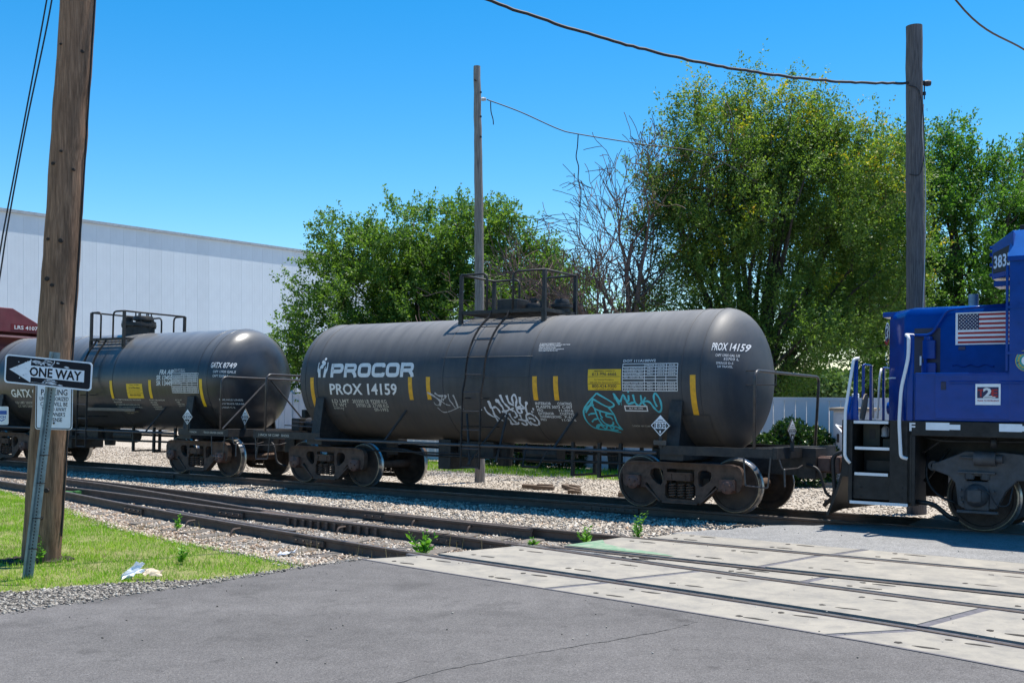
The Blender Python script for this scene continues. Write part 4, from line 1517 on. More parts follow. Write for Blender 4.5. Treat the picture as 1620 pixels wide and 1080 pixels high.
    for x in ((1.72, 2.3, 2.75) if one else (0.9, 1.75, 2.6, 3.3)):
        hg = MB().bb(x - 0.03, x + 0.03, -0.52, -0.46, 0.45, 1.1).bb(x - 0.03, x + 0.03, 0.3, 0.36, 0.45, 1.1).bb(x - 0.025, x + 0.025, -0.5, 0.34, 0.45, 0.49)
        obj('pipe_hanger', hg, M['black'], t)
    if one:
        lp = MB().tube([(1.0, -1.0, 1.05), (1.08, -1.25, 0.62), (1.42, -1.25, 0.62), (1.55, -1.0, 1.05)], 0.018, 6)
        lp.tube([(1.05, -1.25, 0.64), (1.45, -1.25, 0.64)], 0.016, 6)
        obj('hanging_step', lp, M['black'], t)
    else:
        sk = MB().bb(-0.1, 1.9, -1.2, -1.16, 1.50, 1.56).bb(-0.1, 1.9, -1.2, -1.05, 1.56, 1.575)
        obj('side_channel', sk, M['rail_pipe'], t)

    # top platform with railings, ladder, manway
    if one:
        x0, x1, y0, zp, zr = -0.97, 1.06, 0.57, 3.68, 4.42
    else:
        x0, x1, y0, zp, zr = -0.38, 1.02, 0.95, 3.40, 4.08
    pf = MB()
    for y in (-y0, y0):
        pf.bb(x0, x1, y - 0.02, y + 0.02, zp - 0.07, zp)
    for x in (x0, x1):
        pf.bb(x - 0.02, x + 0.02, -y0, y0, zp - 0.07, zp)
    deck = obj('platform', pf, M['black'], t)
    gr = MB()
    yy = list(np.arange(-y0 + 0.06, y0, 0.075))
    for y in yy:
        if one:
            gr.bb(x0, x1, y - 0.014, y + 0.014, zp - 0.05, zp - 0.012)
        else:
            if y < -0.45 or y > 0.45:
                gr.bb(x0, x1, y - 0.016, y + 0.016, zp - 0.05, zp - 0.012)
    for x in np.linspace(x0, x1, 9)[1:-1]:
        for ya, yb in ((-y0, y0),) if one else ((-y0, -0.45), (0.45, y0)):
            gr.bb(x - 0.008, x + 0.008, ya, yb, zp - 0.045, zp - 0.015)
    obj('grating', gr, M['black'], deck)
    for x in (x0, x1):
        for y in (-y0, y0):
            zt = TZ + math.sqrt(TR ** 2 - y * y)
            obj('platform_leg', MB().bb(x - 0.045, x + 0.045, y - 0.03, y + 0.03, zt - 0.06, zp - 0.06), M['black'], deck)
            obj('railing_post', MB().bb(x - 0.035, x + 0.035, y - 0.03, y + 0.03, zp - 0.07 if one else zt + 0.02, zr), M['black'], deck)
    ga, gb = (-0.32, 0.32) if one else (0.03, 0.56)
    for xa, xg in ((x0, ga), (x1, gb)):
        pts = fillet([(xg, -y0, zp - 0.03), (xg, -y0, zr), (xa, -y0, zr), (xa, y0, zr), (xg, y0, zr), (xg, y0, zp - 0.03)], 0.13, 6)
        pts = fillet([(xg, -y0, zp - 0.03), (xg, -y0, zr), (xa, -y0, zr)], 0.13, 6) + fillet([(xa, y0, zr), (xg, y0, zr), (xg, y0, zp - 0.03)], 0.13, 6)
        obj('railing', MB().tube(pts, 0.024, 8), M['black'], deck, smooth=True)
    # ladder: follows the curve of the shell, then hangs straight
    lx0, lx1 = (-0.2, 0.24) if one else (-0.12, 0.29)
    off = 0.12
    a_hi = 62 if one else 42
    side = [Vector((0, -(TR + off) * math.cos(R(q)), TZ + (TR + off) * math.sin(R(q)))) for q in np.linspace(a_hi, 0 if one else 4, 12)]
    side = [Vector((0, -y0, zp - 0.03))] + side + [Vector((0, -1.47, 2.0)), Vector((0, -1.48, 0.55))]
    ld = MB()
    for x in (lx0, lx1):
        for i in range(len(side) - 1):
            a, b = side[i] + Vector((x, 0, 0)), side[i + 1] + Vector((x, 0, 0))
            v = b - a
            n_ = Vector((0, v.z, -v.y)).normalized()
            m3 = Matrix((Vector((1, 0, 0)), v.normalized(), n_)).transposed()
            ld.box((a + b) / 2, (0.012, v.length + 0.01, 0.05), m3)
    lad = obj('ladder', ld, M['black'], t)
    ln = [0.0]
    for p, q in zip(side, side[1:]):
        ln.append(ln[-1] + (q - p).length)
    rung = mesh_of('rung', MB().tube([(lx0, 0, 0), (lx1, 0, 0)], 0.012, 6), M['rail_pipe'])
    dist = ln[-1] - 0.02
    while dist > 0.25:
        i = max(k for k in range(len(ln) - 1) if ln[k] <= dist)
        q = side[i] + (side[i + 1] - side[i]) * ((dist - ln[i]) / (ln[i + 1] - ln[i]))
        link('rung', rung, lad, q)
        dist -= 0.36
    for x, zz in ((lx0, 1.9), (lx1, 1.9), (lx0, 1.35), (lx1, 1.35)):
        yt = -math.sqrt(max(0, TR ** 2 - (zz - TZ) ** 2))
        obj('ladder_bracket', MB().tube([(x, -1.47, zz), (x, yt, zz)], 0.012, 6), M['black'], lad)
    if one:
        mw = MB().bb(-0.26, 0.22, -0.30, 0.15, zp - 0.02, zp + 0.24)
        obj('valve_housing', mw, M['black'], t, bevel=0.015)
        vl = MB().lathe([(0.001, 0.2), (0.2, 0.2), (0.22, 0.16), (0.22, 0.1), (0.17, 0.09), (0.17, 0), (0.001, 0)], 'z', (0.46, 0.05, zp - 0.05), 20)
        vl.cyl((0.42, 0.02, zp + 0.1), (0.42, 0.02, zp + 0.27), 0.055, n=12).bb(0.34, 0.52, -0.02, 0.08, zp + 0.21, zp + 0.25)
        vl.bb(0.60, 0.72, -0.05, 0.1, zp - 0.05, zp + 0.2)
        obj('valve', vl, M['black'], t, auto=40)
        vl = MB().lathe([(0.001, 0.27), (0.13, 0.27), (0.15, 0.22), (0.15, 0.17), (0.22, 0.16), (0.22, 0.10), (0.17, 0.09), (0.17, 0), (0.001, 0)], 'z', (0.95, 0.25, zp - 0.03), 20)
        obj('safety_valve', vl, M['black'], t, auto=40)
    else:
        mw = MB().lathe([(0.001, 0.30), (0.44, 0.30), (0.45, 0.26), (0.45, 0.20), (0.41, 0.18), (0.41, -0.06), (0.001, -0.06)], 'z', (0.33, 0, 3.56), 28)
        for k in range(12):
            a = 2 * math.pi * k / 12
            mw.cyl((0.33 + 0.42 * math.cos(a), 0.42 * math.sin(a), 3.72), (0.33 + 0.42 * math.cos(a), 0.42 * math.sin(a), 3.90), 0.025, n=6)
        obj('manway', mw, M['black'], t, auto=40)
        vl = MB().lathe([(0.001, 0.16), (0.24, 0.16), (0.27, 0.10), (0.27, 0.05), (0.2, 0.03), (0.2, 0.0), (0.001, 0.0)], 'z', (0.52, 0, 3.87), 20)
        for k in range(6):
            a = 2 * math.pi * k / 6
            vl.cyl((0.52 + 0.2 * math.cos(a), 0.2 * math.sin(a), 3.95), (0.52 + 0.2 * math.cos(a), 0.2 * math.sin(a), 4.12), 0.018, n=6)
        obj('valve', vl, M['black'], t, auto=40)
        vl = MB().cyl((0.02, -0.1, 3.86), (0.02, -0.1, 3.98), 0.11, n=14).cyl((0.02, -0.1, 3.98), (0.02, -0.1, 4.01), 0.14, n=14)
        obj('vent_valve', vl, M['black'], t, auto=40)
        obj('chain', MB().tube([(0.22, -0.44, 3.9), (0.3, -0.48, 3.75), (0.28, -0.45, 3.6)], 0.012, 5), M['wire2'], t)

    # brake gear at the left end
    bx = -5.75 if one else -5.35
    bg = MB().cyl((bx + 0.55, -0.15, 1.28), (bx + 0.05, -0.15, 1.28), 0.16, n=16).bb(bx - 0.2, bx + 0.05, -0.45, 0.2, 1.13, 1.42).cyl((bx - 0.1, 0.35, 1.15), (bx - 0.1, 0.35, 1.5), 0.09, n=12)
    bg.bb(bx - 0.24, bx - 0.12, -0.1, 0.1, 1.42, 1.62)
    obj('brake_gear', bg, M['black'], t, bevel=0.012)
    br = MB()
    for zz, yy_ in ((1.34, -0.5), (1.26, -0.75), (1.20, 0.3)):
        br.tube([(bx - 0.1, yy_, zz), (bx + 1.0, yy_ * 0.9, zz - 0.03)], 0.014, 6)
    obj('brake_rod', br, M['rail_pipe'], t)
    bw = MB().tube([(bx - 0.3, 0.55 + 0.27 * math.cos(2 * math.pi * k / 20), 1.62 + 0.27 * math.sin(2 * math.pi * k / 20)) for k in range(20)], 0.013, 6, closed=True)
    for k in range(4):
        a = math.pi * k / 4
        bw.tube([(bx - 0.3, 0.55 + 0.27 * math.cos(a), 1.62 + 0.27 * math.sin(a)), (bx - 0.3, 0.55 - 0.27 * math.cos(a), 1.62 - 0.27 * math.sin(a))], 0.008, 5)
    bw.bb(bx - 0.29, bx - 0.2, 0.5, 0.6, 1.1, 1.68)
    obj('brake_wheel', bw, M['black'], t)
    hose(t, [(6.2 if one else 5.8, -0.28, 0.85), (6.42 if one else 6.0, -0.32, 0.8), (6.55 if one else 6.1, -0.3, 0.35), (6.78 if one else 6.3, -0.18, 0.28)])
    return t


# ------------------------------------------------------------------ first tank car, dull black, the long one in the middle
car = tank_car(1, 'tank_car', 'long dull black tank car with cyan and white graffiti, coupled to the blue locomotive', -12.62, 4.245, 4.69)
f = Flat()
for x, a0, a1 in ((-4.48, 0.03, -0.88), (-1.70, 0.03, -0.44), (-1.23, 0.03, -0.43), (1.335, 0.03, -0.42), (1.80, 0.03, -0.42), (4.56, 0.04, -0.88)):
    mark(car, 'reflective_strip', Flat().rect(x - 0.052, x + 0.052, a1, a0), 'yellow')
mark(car, 'red_tag', Flat().rect(4.46, 4.60, -1.02, -0.95), 'red')
# maker's lettering, built from strokes: wide, square, rounded
f = Flat()


def wide_letter(ch, x, w, h, t):
    r = 0.07
    y0, y1 = 0.03 + t / 2, 0.03 + h - t / 2
    xl, xr = x + t / 2, x + w - t / 2
    ym = 0.03 + h * 0.43
    if ch == 'O':
        p = fillet([(x + w / 2, y0, 0), (xr, y0, 0), (xr, y1, 0), (xl, y1, 0), (xl, y0, 0), (x + w / 2, y0, 0)], r, 3)
        f.stroke(p, t)
    elif ch == 'C':
        f.stroke(fillet([(xr, 0.03 + h * 0.32, 0), (xr, y0, 0), (xl, y0, 0), (xl, y1, 0), (xr, y1, 0), (xr, 0.03 + h * 0.68, 0)], r, 3), t)
    elif ch == 'P':
        f.stroke([(xl, 0.03), (xl, 0.03 + h)], t)
        f.stroke(fillet([(xl, y1, 0), (xr, y1, 0), (xr, ym, 0), (xl, ym, 0)], r * 0.9, 3), t)
    elif ch == 'R':
        f.stroke([(xl, 0.03), (xl, 0.03 + h)], t)
        f.stroke(fillet([(xl, y1, 0), (xr - 0.012, y1, 0), (xr - 0.012, ym + 0.01, 0), (xl, ym + 0.01, 0)], r * 0.9, 3), t * 0.92)
        f.stroke([(xr + 0.004, 0.03), (xr - 0.012, 0.03 + h * 0.2), (xr - 0.075, ym)], t)


x = -3.93
for ch in 'PROCOR':
    wide_letter(ch, x, 0.365, 0.30, 0.082)
    x += 0.392
mark(car, 'maker_lettering', f, 'white')
f = Flat()
for sg in (-1, 1):                                   # two raised hands
    cx = -4.185
    f.poly([(cx + sg * 0.035, 0.03), (cx + sg * 0.105, 0.03), (cx + sg * 0.11, 0.10), (cx + sg * 0.155, 0.19), (cx + sg * 0.13, 0.24), (cx + sg * 0.055, 0.19), (cx + sg * 0.045, 0.11)])
    f.curve([(cx + sg * 0.135, 0.20), (cx + sg * 0.14, 0.28), (cx + sg * 0.13, 0.36)], 0.04, w1=0.022)
    f.curve([(cx + sg * 0.07, 0.17), (cx + sg * 0.07, 0.22), (cx + sg * 0.085, 0.27)], 0.035, w1=0.015)
for x, a, r_ in ((-4.21, 0.265, 0.048), (-4.165, 0.335, 0.052), (-4.20, 0.37, 0.04), (-4.145, 0.435, 0.035)):
    f.disc(x, a, r_)
mark(car, 'maker_emblem', f, 'white')
mark(car, 'reporting_mark', Flat().text('PROX 14159', -3.96, -0.33, 0.235, 1.90, 0.022), 'white')
for tx, x_, a_, w_ in (('LD LMT', -3.95, -0.52, 0.50), ('203300 LB', -3.36, -0.52, 0.47), ('92200 KG', -2.84, -0.52, 0.44), ('LT WT', -3.95, -0.615, 0.40), ('59700 LB', -3.28, -0.615, 0.41), ('27100 KG', -2.82, -0.615, 0.44), ('NEW', -3.95, -0.71, 0.29), ('09-1993', -2.80, -0.71, 0.38)):
    mark(car, 'weight_lettering', Flat().text(tx, x_, a_, 0.082, w_, 0.012), 'offwhite')
f = Flat()
for i, (l, r_) in enumerate((('INTERIOR', 'COATING'), ('PLASITE 3073', 'C-007'), ('PRO', '11-2016'), ('EXTERIOR', 'COATING'), ('THERMALBOND', 'P-615'), ('PRO', '11-2016'))):
    a = -0.51 - i * 0.069
    f.text(l, 1.30 + 0.004 * i, a, 0.055, len(l) * 0.044, 0.02).text(r_, 2.10, a, 0.055, len(r_) * 0.044, 0.02, align='r')
mark(car, 'coating_lettering', f, 'white')
f = Flat()
for i, l in enumerate(('TO PREVENT DAMAGE TO TANK', 'DEPRESSURIZE BEFORE LOADING THIS TANK', 'PROPERLY GROUND CAR BEFORE', 'USING EXTERIOR STEAM', 'NEAR STEAM LINES OR LOADERS IN', 'TOOLS MUST BE PROTECTED')):
    f.text(l, 1.32 + 0.005 * i, 0.665 - i * 0.031, 0.023, len(l) * 0.0185, 0.01)
mark(car, 'caution_lettering', f, 'white')
pl = mark(car, 'emergency_placard', Flat().rect(2.49, 3.17, -0.225, 0.15), 'yplate')
f = Flat()
f.text('EMERGENCY CONTACTS', 2.83, 0.105, 0.026, 0.42, 0.01, align='c').text('613-996-6666', 2.83, 0.035, 0.062, 0.50, 0.01, align='c')
f.text('For Chemical Emergency', 2.83, -0.045, 0.022, 0.40, 0.01, align='c').text('Spill, Leak, Fire, Exposure or Accident', 2.83, -0.095, 0.022, 0.58, 0.01, align='c')
f.text('800-424-9300', 2.83, -0.182, 0.062, 0.50, 0.01, align='c').text('CALL COLLECT ANY TIME', 2.83, -0.214, 0.02, 0.40, 0.01, align='c')
f.rect(2.50, 3.16, 0.014, 0.020).rect(2.50, 3.16, -0.116, -0.110)
mark(car, 'placard_print', f, 'ink', on_tank(0.006))
tt = [('', 'PRIOR', 'QUALIFIED', 'DUE'), ('TANK QUALIFICATION', 'PRO', '2016', '2026'), ('THICKNESS TEST', 'PRO', '2016', '2026'), ('SERVICE EQUIPMENT', 'PRO', '2016', '2026'), ('PRD: VENT/165 PSI', '', '', ''),
      ('', '', '', ''), ('LINING: PLASITE 3073', 'PRO', '2016', '2026'), ('88.B.2 INSPECTION', 'PRO', '2014', '2024'), ('STUB SILL INSPECTION', 'PRO', '2014', '2024')]
f = table_marks(3.20, 4.27, -0.235, 0.24, 9, [0, 0.41, 0.61, 0.80, 1.0], tt)
f.text('DOT 111A100W2', 3.20, 0.275, 0.045, 0.64, 0.02)
mark(car, 'test_table', f, 'white')
f = Flat()
f.stroke([(3.20, -0.515), (3.64, -0.515), (3.64, -0.605), (3.20, -0.605)], 0.022, closed=True)
f.text('BLT 09-1993', 3.42, -0.575, 0.035, 0.27, 0.01, align='c')
mark(car, 'built_date', f, 'white')
for tx, x_, w_ in (('2 INCH', 3.24, 0.15), ('NF COMP', 3.42, 0.18), ('SHOES', 3.63, 0.13)):
    mark(car, 'inch_lettering', Flat().text(tx, x_, -0.95, 0.04, w_, 0.01), 'offwhite')
# end lettering on the dome
f = Flat()
mark(car, 'end_mark', f.text('PROX 14159', 4.84, 0.47, 0.145, 0.40, 0.02), 'white', on_head(4.69, 0.65, 0.006), 0.04)
f = Flat().text('CAPY 13925 GAL US', 4.91, 0.36, 0.045, 0.27, 0.01).text('52703 L', 5.02, 0.295, 0.045, 0.16, 0.01)
f.text('SPRINGS D-5', 4.93, 0.225, 0.04, 0.2, 0.01).text('5/8 TRAVEL', 4.95, 0.165, 0.04, 0.18, 0.01)
mark(car, 'end_lettering', f, 'white', on_head(4.69, 0.65, 0.006), 0.04)
# graffiti
f = Flat()
for p in ([(2.66, -0.28), (2.32, -0.63), (2.42, -1.0), (2.91, -1.05)], [(2.66, -0.28), (2.98, -0.47), (2.86, -0.54), (2.56, -0.38)], [(2.56, -0.38), (2.57, -0.57), (2.94, -0.69)], [(2.86, -0.54), (2.94, -0.69), (2.95, -0.86), (3.0, -1.04)],
          [(2.57, -0.57), (2.59, -0.8), (2.64, -0.96)], [(2.36, -0.61), (2.44, -0.53), (2.57, -0.50)], [(2.40, -0.71), (2.46, -0.68), (2.57, -0.67)], [(2.43, -0.86), (2.50, -0.80), (2.60, -0.78)], [(2.47, -1.0), (2.54, -0.92), (2.64, -0.93)],
          [(2.50, -1.01), (2.58, -0.93), (2.66, -1.02), (2.74, -0.93), (2.80, -1.03), (2.88, -0.95), (2.97, -1.03)], [(2.55, -0.93), (2.80, -0.95), (2.97, -0.98)], [(2.66, -0.63), (2.66, -0.72), (2.69, -0.76)],
          [(2.86, -0.68), (2.79, -0.68), (2.77, -0.73), (2.86, -0.75), (2.88, -0.80)], [(2.64, -0.76), (2.68, -0.87), (2.77, -0.93), (2.86, -0.90), (2.87, -0.84)], [(2.62, -1.04), (2.80, -1.075), (2.94, -1.11)], [(2.57, -0.40), (2.36, -0.66)]):
    f.curve(p, 0.031, vary=0.28)
for p in ([(3.0, -0.28), (3.10, -0.49)], [(3.02, -0.29), (3.12, -0.43), (3.20, -0.31), (3.27, -0.47)], [(3.21, -0.36), (3.29, -0.42), (3.31, -0.31)], [(3.31, -0.24), (3.31, -0.27)], [(3.27, -0.48), (3.42, -0.44)],
          [(3.41, -0.30), (3.44, -0.45), (3.51, -0.50), (3.58, -0.44)], [(3.58, -0.31), (3.59, -0.43), (3.66, -0.50)], [(3.68, -0.35), (3.62, -0.43), (3.68, -0.42), (3.76, -0.44), (3.84, -0.55), (3.92, -0.62), (3.99, -0.55), (3.99, -0.40), (3.92, -0.29), (3.87, -0.30), (3.86, -0.40), (3.90, -0.52)]):
    f.curve([(x - (0.0 if x < 3.3 else (x - 3.3) * 0.10), a) for x, a in p], 0.035, vary=0.3)
f.curve([(3.14, -0.42), (3.145, -0.50)], 0.008)
f.curve([(3.01, -0.30), (3.012, -0.40)], 0.008)
mark(car, 'cyan_graffiti', f, 'cyan')
f = Flat()
for p in ([(0.09, -0.57), (0.13, -0.70), (0.27, -0.79), (0.27, -0.62), (0.24, -0.47)], [(0.27, -0.60), (0.36, -0.57), (0.42, -0.64), (0.43, -0.70)], [(0.30, -0.76), (0.37, -0.84), (0.43, -0.88)], [(0.26, -0.70), (0.30, -0.88)],
          [(0.42, -0.44), (0.52, -0.56), (0.54, -0.66), (0.66, -0.62), (0.66, -0.55)], [(0.53, -0.33), (0.57, -0.46), (0.64, -0.55), (0.70, -0.62), (0.78, -0.58)], [(0.68, -0.33), (0.70, -0.47), (0.80, -0.53)],
          [(0.80, -0.50), (0.79, -0.37), (0.86, -0.32), (0.89, -0.42), (0.84, -0.56), (0.96, -0.55)], [(0.96, -0.37), (0.96, -0.50), (1.02, -0.58), (0.86, -0.60)], [(0.84, -0.58), (0.86, -0.68), (0.94, -0.68), (0.94, -0.60)],
          [(1.10, -0.48), (1.06, -0.58), (1.06, -0.72)], [(0.48, -0.68), (0.55, -0.64), (0.57, -0.74), (0.54, -0.80)], [(0.50, -0.74), (0.60, -0.86), (0.60, -0.95), (0.74, -0.95), (0.78, -0.90)], [(0.64, -0.70), (0.66, -0.82), (0.72, -0.92)],
          [(0.72, -0.64), (0.78, -0.66), (0.80, -0.76), (0.72, -0.80)], [(0.80, -0.84), (0.92, -0.86), (0.96, -0.94), (0.90, -0.98), (0.84, -0.92)], [(0.88, -0.72), (0.90, -0.86), (1.03, -0.85)],
          [(1.0, -0.84), (1.02, -0.74), (1.12, -0.70), (1.22, -0.78), (1.26, -0.88), (1.20, -0.97), (1.10, -0.95), (1.05, -0.88)], [(1.05, -0.80), (1.15, -0.82), (1.17, -0.88)], [(1.0, -0.88), (1.05, -0.98)]):
    f.curve(p, 0.038, vary=0.35)
for x, a, r_ in ((0.30, -0.89, 0.028), (0.54, -0.66, 0.035), (0.60, -0.95, 0.035), (0.0, -0.63, 0.02), (1.22, -0.60, 0.026), (1.19, -0.66, 0.028), (0.42, -0.44, 0.04), (1.10, -0.48, 0.035)):
    f.disc(x, a, r_)
for p in ([(0.22, -0.44), (0.24, -0.60)], [(0.52, -0.32), (0.56, -0.46)], [(0.67, -0.33), (0.69, -0.44)], [(0.44, -0.42), (0.50, -0.52)], [(0.97, -0.36), (0.97, -0.45)]):
    f.curve(p, 0.06, w1=0.03)
mark(car, 'white_graffiti', f, 'spray')
f = Flat()
for p, w in (([(-1.27, -0.28), (-1.10, -0.36), (-0.98, -0.46), (-1.02, -0.54)], 0.035), ([(-1.14, -0.48), (-1.10, -0.54), (-1.0, -0.55)], 0.014), ([(-1.08, -0.29), (-0.97, -0.35), (-0.80, -0.35), (-0.90, -0.44)], 0.034), ([(-0.90, -0.36), (-0.96, -0.50), (-1.0, -0.56)], 0.018),
             ([(-0.98, -0.42), (-0.86, -0.52), (-0.74, -0.55)], 0.018), ([(-0.74, -0.31), (-0.73, -0.43), (-0.66, -0.52)], 0.022), ([(-0.62, -0.33), (-0.58, -0.44), (-0.56, -0.60)], 0.034), ([(-0.70, -0.48), (-0.63, -0.60)], 0.018),
             ([(-1.08, -0.60), (-0.97, -0.70), (-0.80, -0.68), (-0.60, -0.61), (-0.48, -0.57), (-0.44, -0.61), (-0.47, -0.64), (-0.50, -0.60)], 0.016)):
    f.curve(p, w, vary=0.3)
mark(car, 'grey_graffiti', f, 'grey_spray')
placard(car, (4.06, -1.46, 1.46), (1, 0, 0))
hp = MB().bb(3.94, 4.18, -1.475, -1.46, 1.13, 1.21)
obj('holder_plate', hp, M['rail_pipe'], car)
placard(car, (6.16, -0.86, 1.42), (0, 1, 0))
for tx, x_, w_ in (('2 INCH', -5.95, 0.28), ('NF COMP', -5.62, 0.34), ('SHOES', -5.22, 0.25)):
    fl = Flat().text(tx, x_, 1.02, 0.055, w_, 0.01)
    link('inch_lettering', fl.mesh('inch_lettering', M['offwhite'], lambda x, a: Vector((x, -1.443, a))), car)
f = Flat().rect(-5.12 - 0.03, -5.12 + 0.05, 0.60, 0.66)

# ------------------------------------------------------------------ second tank car, glossier, on the left
car2 = tank_car(2, 'tank_car', 'glossy black tank car on the left with bright yellow strips and tall railings', -25.28, 4.12, 4.70)
for x, a0, a1 in ((0.985, -0.02, -0.48), (2.56, -0.01, -0.47), (4.48, 0.01, -0.92), (-4.52, 0.01, -0.92), (-1.2, -0.02, -0.48)):
    mark(car2, 'reflective_strip', Flat().rect(x - 0.052, x + 0.052, a1, a0), 'yellow2')
mark(car2, 'emergency_placard', Flat().rect(1.62, 2.26, -0.47, -0.10), 'yplate')
f = Flat()
f.text('CALL 24 HRS', 1.94, -0.145, 0.028, 0.38, 0.01, align='c').text('613-996-6666', 1.94, -0.225, 0.052, 0.44, 0.01, align='c').text('Spill, Leak, Fire or Accident', 1.94, -0.30, 0.022, 0.46, 0.01, align='c')
f.text('800-424-9300', 1.94, -0.41, 0.052, 0.44, 0.01, align='c').rect(1.63, 2.25, -0.25, -0.245).rect(1.63, 2.25, -0.335, -0.33)
mark(car2, 'placard_print', f, 'ink', on_tank(0.006))
f = Flat()
f.text('FRA AIP', 2.93, 0.13, 0.115, 0.52, 0.02, slant=0.12).text('SR 13450', 2.82, -0.005, 0.115, 0.60, 0.02, slant=0.12).text('SR 13449', 2.82, -0.14, 0.115, 0.60, 0.02, slant=0.12)
mark(car2, 'approval_lettering', f, 'white')
f = table_marks(3.41, 4.38, -0.32, 0.15, 9, [0, 0.37, 0.60, 0.78, 1.0], [('', 'STATION', 'QUAL', 'DUE')] + tt[1:])
f.text('DOT 111A100W2', 3.47, 0.18, 0.035, 0.42, 0.01).text('FRA AIP 02/13', 3.47, 0.23, 0.03, 0.38, 0.01)
mark(car2, 'test_table', f, 'white')
f = Flat()
for i, (l, x, a) in enumerate((('DO NOT ATTEMPT TO UNLOAD UNTIL TANK IS VENTED', 0.94, -0.53), ('PRESSURE TANK', 0.96, -0.60), ('APPLY BRAKES AND CHOCK WHEELS AND CARD', 0.99, -0.67), ('INSPECT VALVES AND FITTINGS BEFORE MOVE', 1.02, -0.74), ('PROTECTED LINING', 1.09, -0.81), ('LINING INSP STATION 14', 1.2, -0.87), ('CONT CAR 14', 1.26, -0.93))):
    f.text(l, x, a, 0.038, len(l) * 0.026, 0.02)
for i, l in enumerate(('DO NOT LOAD ABOVE LINE', 'SEE TABLE', 'GAUGE BAR', 'OUTAGE SCALE', 'FLANGE TESTED')):
    f.text(l, 2.44 + 0.02 * i, -0.53 - 0.062 * i, 0.036, len(l) * 0.027, 0.02)
for i, l in enumerate(('BLT 01-97', 'STEEL', 'LINED TANK', 'ASTM A516')):
    f.text(l, 3.45 + 0.02 * i, -0.52 - 0.055 * i, 0.034, len(l) * 0.026, 0.02)
mark(car2, 'caution_lettering', f, 'offwhite')
f = Flat().text('GATX 8749', -3.66, -0.47, 0.225, 1.75, 0.022)
mark(car2, 'reporting_mark', f, 'white')
for tx, x_, a_, w_ in (('LD LMT 203300 LB', -3.60, -0.68, 1.1), ('LT WT 59700 LB', -3.56, -0.80, 1.0)):
    mark(car2, 'weight_lettering', Flat().text(tx, x_, a_, 0.08, w_, 0.012), 'offwhite')
mark(car2, 'end_mark', Flat().text('GATX 8749', 4.78, 0.28, 0.135, 0.40, 0.022), 'white', on_head(4.70, 0.65, 0.006), 0.04)
f = Flat().text('CAPY 13920 GALS', 4.86, 0.16, 0.06, 0.33, 0.015).text('CAPY 52693 L', 4.86, 0.06, 0.06, 0.26, 0.015)
mark(car2, 'end_lettering', f, 'white', on_head(4.70, 0.65, 0.006), 0.04)
f = Flat().text('BRAKE AXLE LINES', 4.94, -0.50, 0.045, 0.28, 0.01).text('A B OF BRAKE BEAM', 4.93, -0.60, 0.045, 0.28, 0.01).text('2 INCH C-2', 4.93, -0.70, 0.045, 0.18, 0.01)
mark(car2, 'end_lettering', f, 'white', on_head(4.70, 0.65, 0.006), 0.04)
placard(car2, (4.28, -1.46, 1.40), (1, 0, 0))
placard(car2, (5.70, -0.95, 1.42), (1, -0.25, 0), num='1830')
for tx, x_, w_ in (('9 INCH', 4.35, 0.24), ('TRUCK CENTERS', 4.85, 0.45), ('SHOES', 5.33, 0.2)):
    fl = Flat().text(tx, x_, 1.03, 0.045, w_, 0.01)
    link('inch_lettering', fl.mesh('inch_lettering', M['offwhite'], lambda x, a: Vector((x, -1.443, a))), car2)

# ------------------------------------------------------------------ maroon hopper car at the far left
hop = train_root('hopper_car', 'maroon covered hopper car behind the brown pole at the left edge', 'hopper car', -32.1 - 7.6)
bd = MB()
hx, hy = 7.6, 1.62
prof = [(-hy, 1.5), (-hy, 4.0), (-hy + 0.12, 4.12), (-0.6, 4.55), (0.6, 4.55), (hy - 0.12, 4.12), (hy, 4.0), (hy, 1.5)]
bd.extrude(prof, lambda a, b: (-hx, a, b), (2 * hx - 0.45, 0, 0))
body = obj('body', bd, M['maroon'], hop, bevel=0.03)
ed = MB().extrude([(-hy, 4.02), (-hy + 0.12, 4.16), (-0.6, 4.60), (0.6, 4.60), (hy - 0.12, 4.16), (hy, 4.02), (hy, 3.86), (-hy, 3.86)], lambda a, b: (hx - 0.45, a, b), (0.45, 0, 0))
obj('end_header', ed, M['maroon'], hop, bevel=0.02)
rb = MB().bb(hx - 0.45, hx + 0.02, -hy, hy, 3.70, 3.755)
obj('end_ledge', rb, mat('pink_ledge_paint', (0.42, 0.22, 0.22), 0.5), hop)
for z in (3.3, 2.8, 2.3, 1.8):
    obj('end_rib', MB().bb(hx - 0.45, hx - 0.3, -hy, hy, z, z + 0.12), M['maroon'], hop)
for y in (-1, 1):
    obj('corner_post', MB().bb(hx - 0.45, hx, y * hy, y * (hy - 0.14), 1.0, 3.86), M['maroon'], hop)
pt = obj('mark_plate', MB().bb(hx + 0.001, hx + 0.006, 0.55, 1.55, 3.93, 4.12), M['maroon_red'], hop)
f = Flat().text('LRS 4107', 0.66, 3.965, 0.12, 0.78, 0.02)
link('reporting_mark', f.mesh('reporting_mark', M['white'], on_plane((hx + 0.009, 0, 0), (0, 1, 0), (0, 0, 1))), hop)
obj('underframe', MB().bb(-hx, hx + 0.1, -0.25, 0.25, 0.75, 1.1).bb(hx - 0.3, hx, -hy, hy, 0.95, 1.25), M['black'], hop)
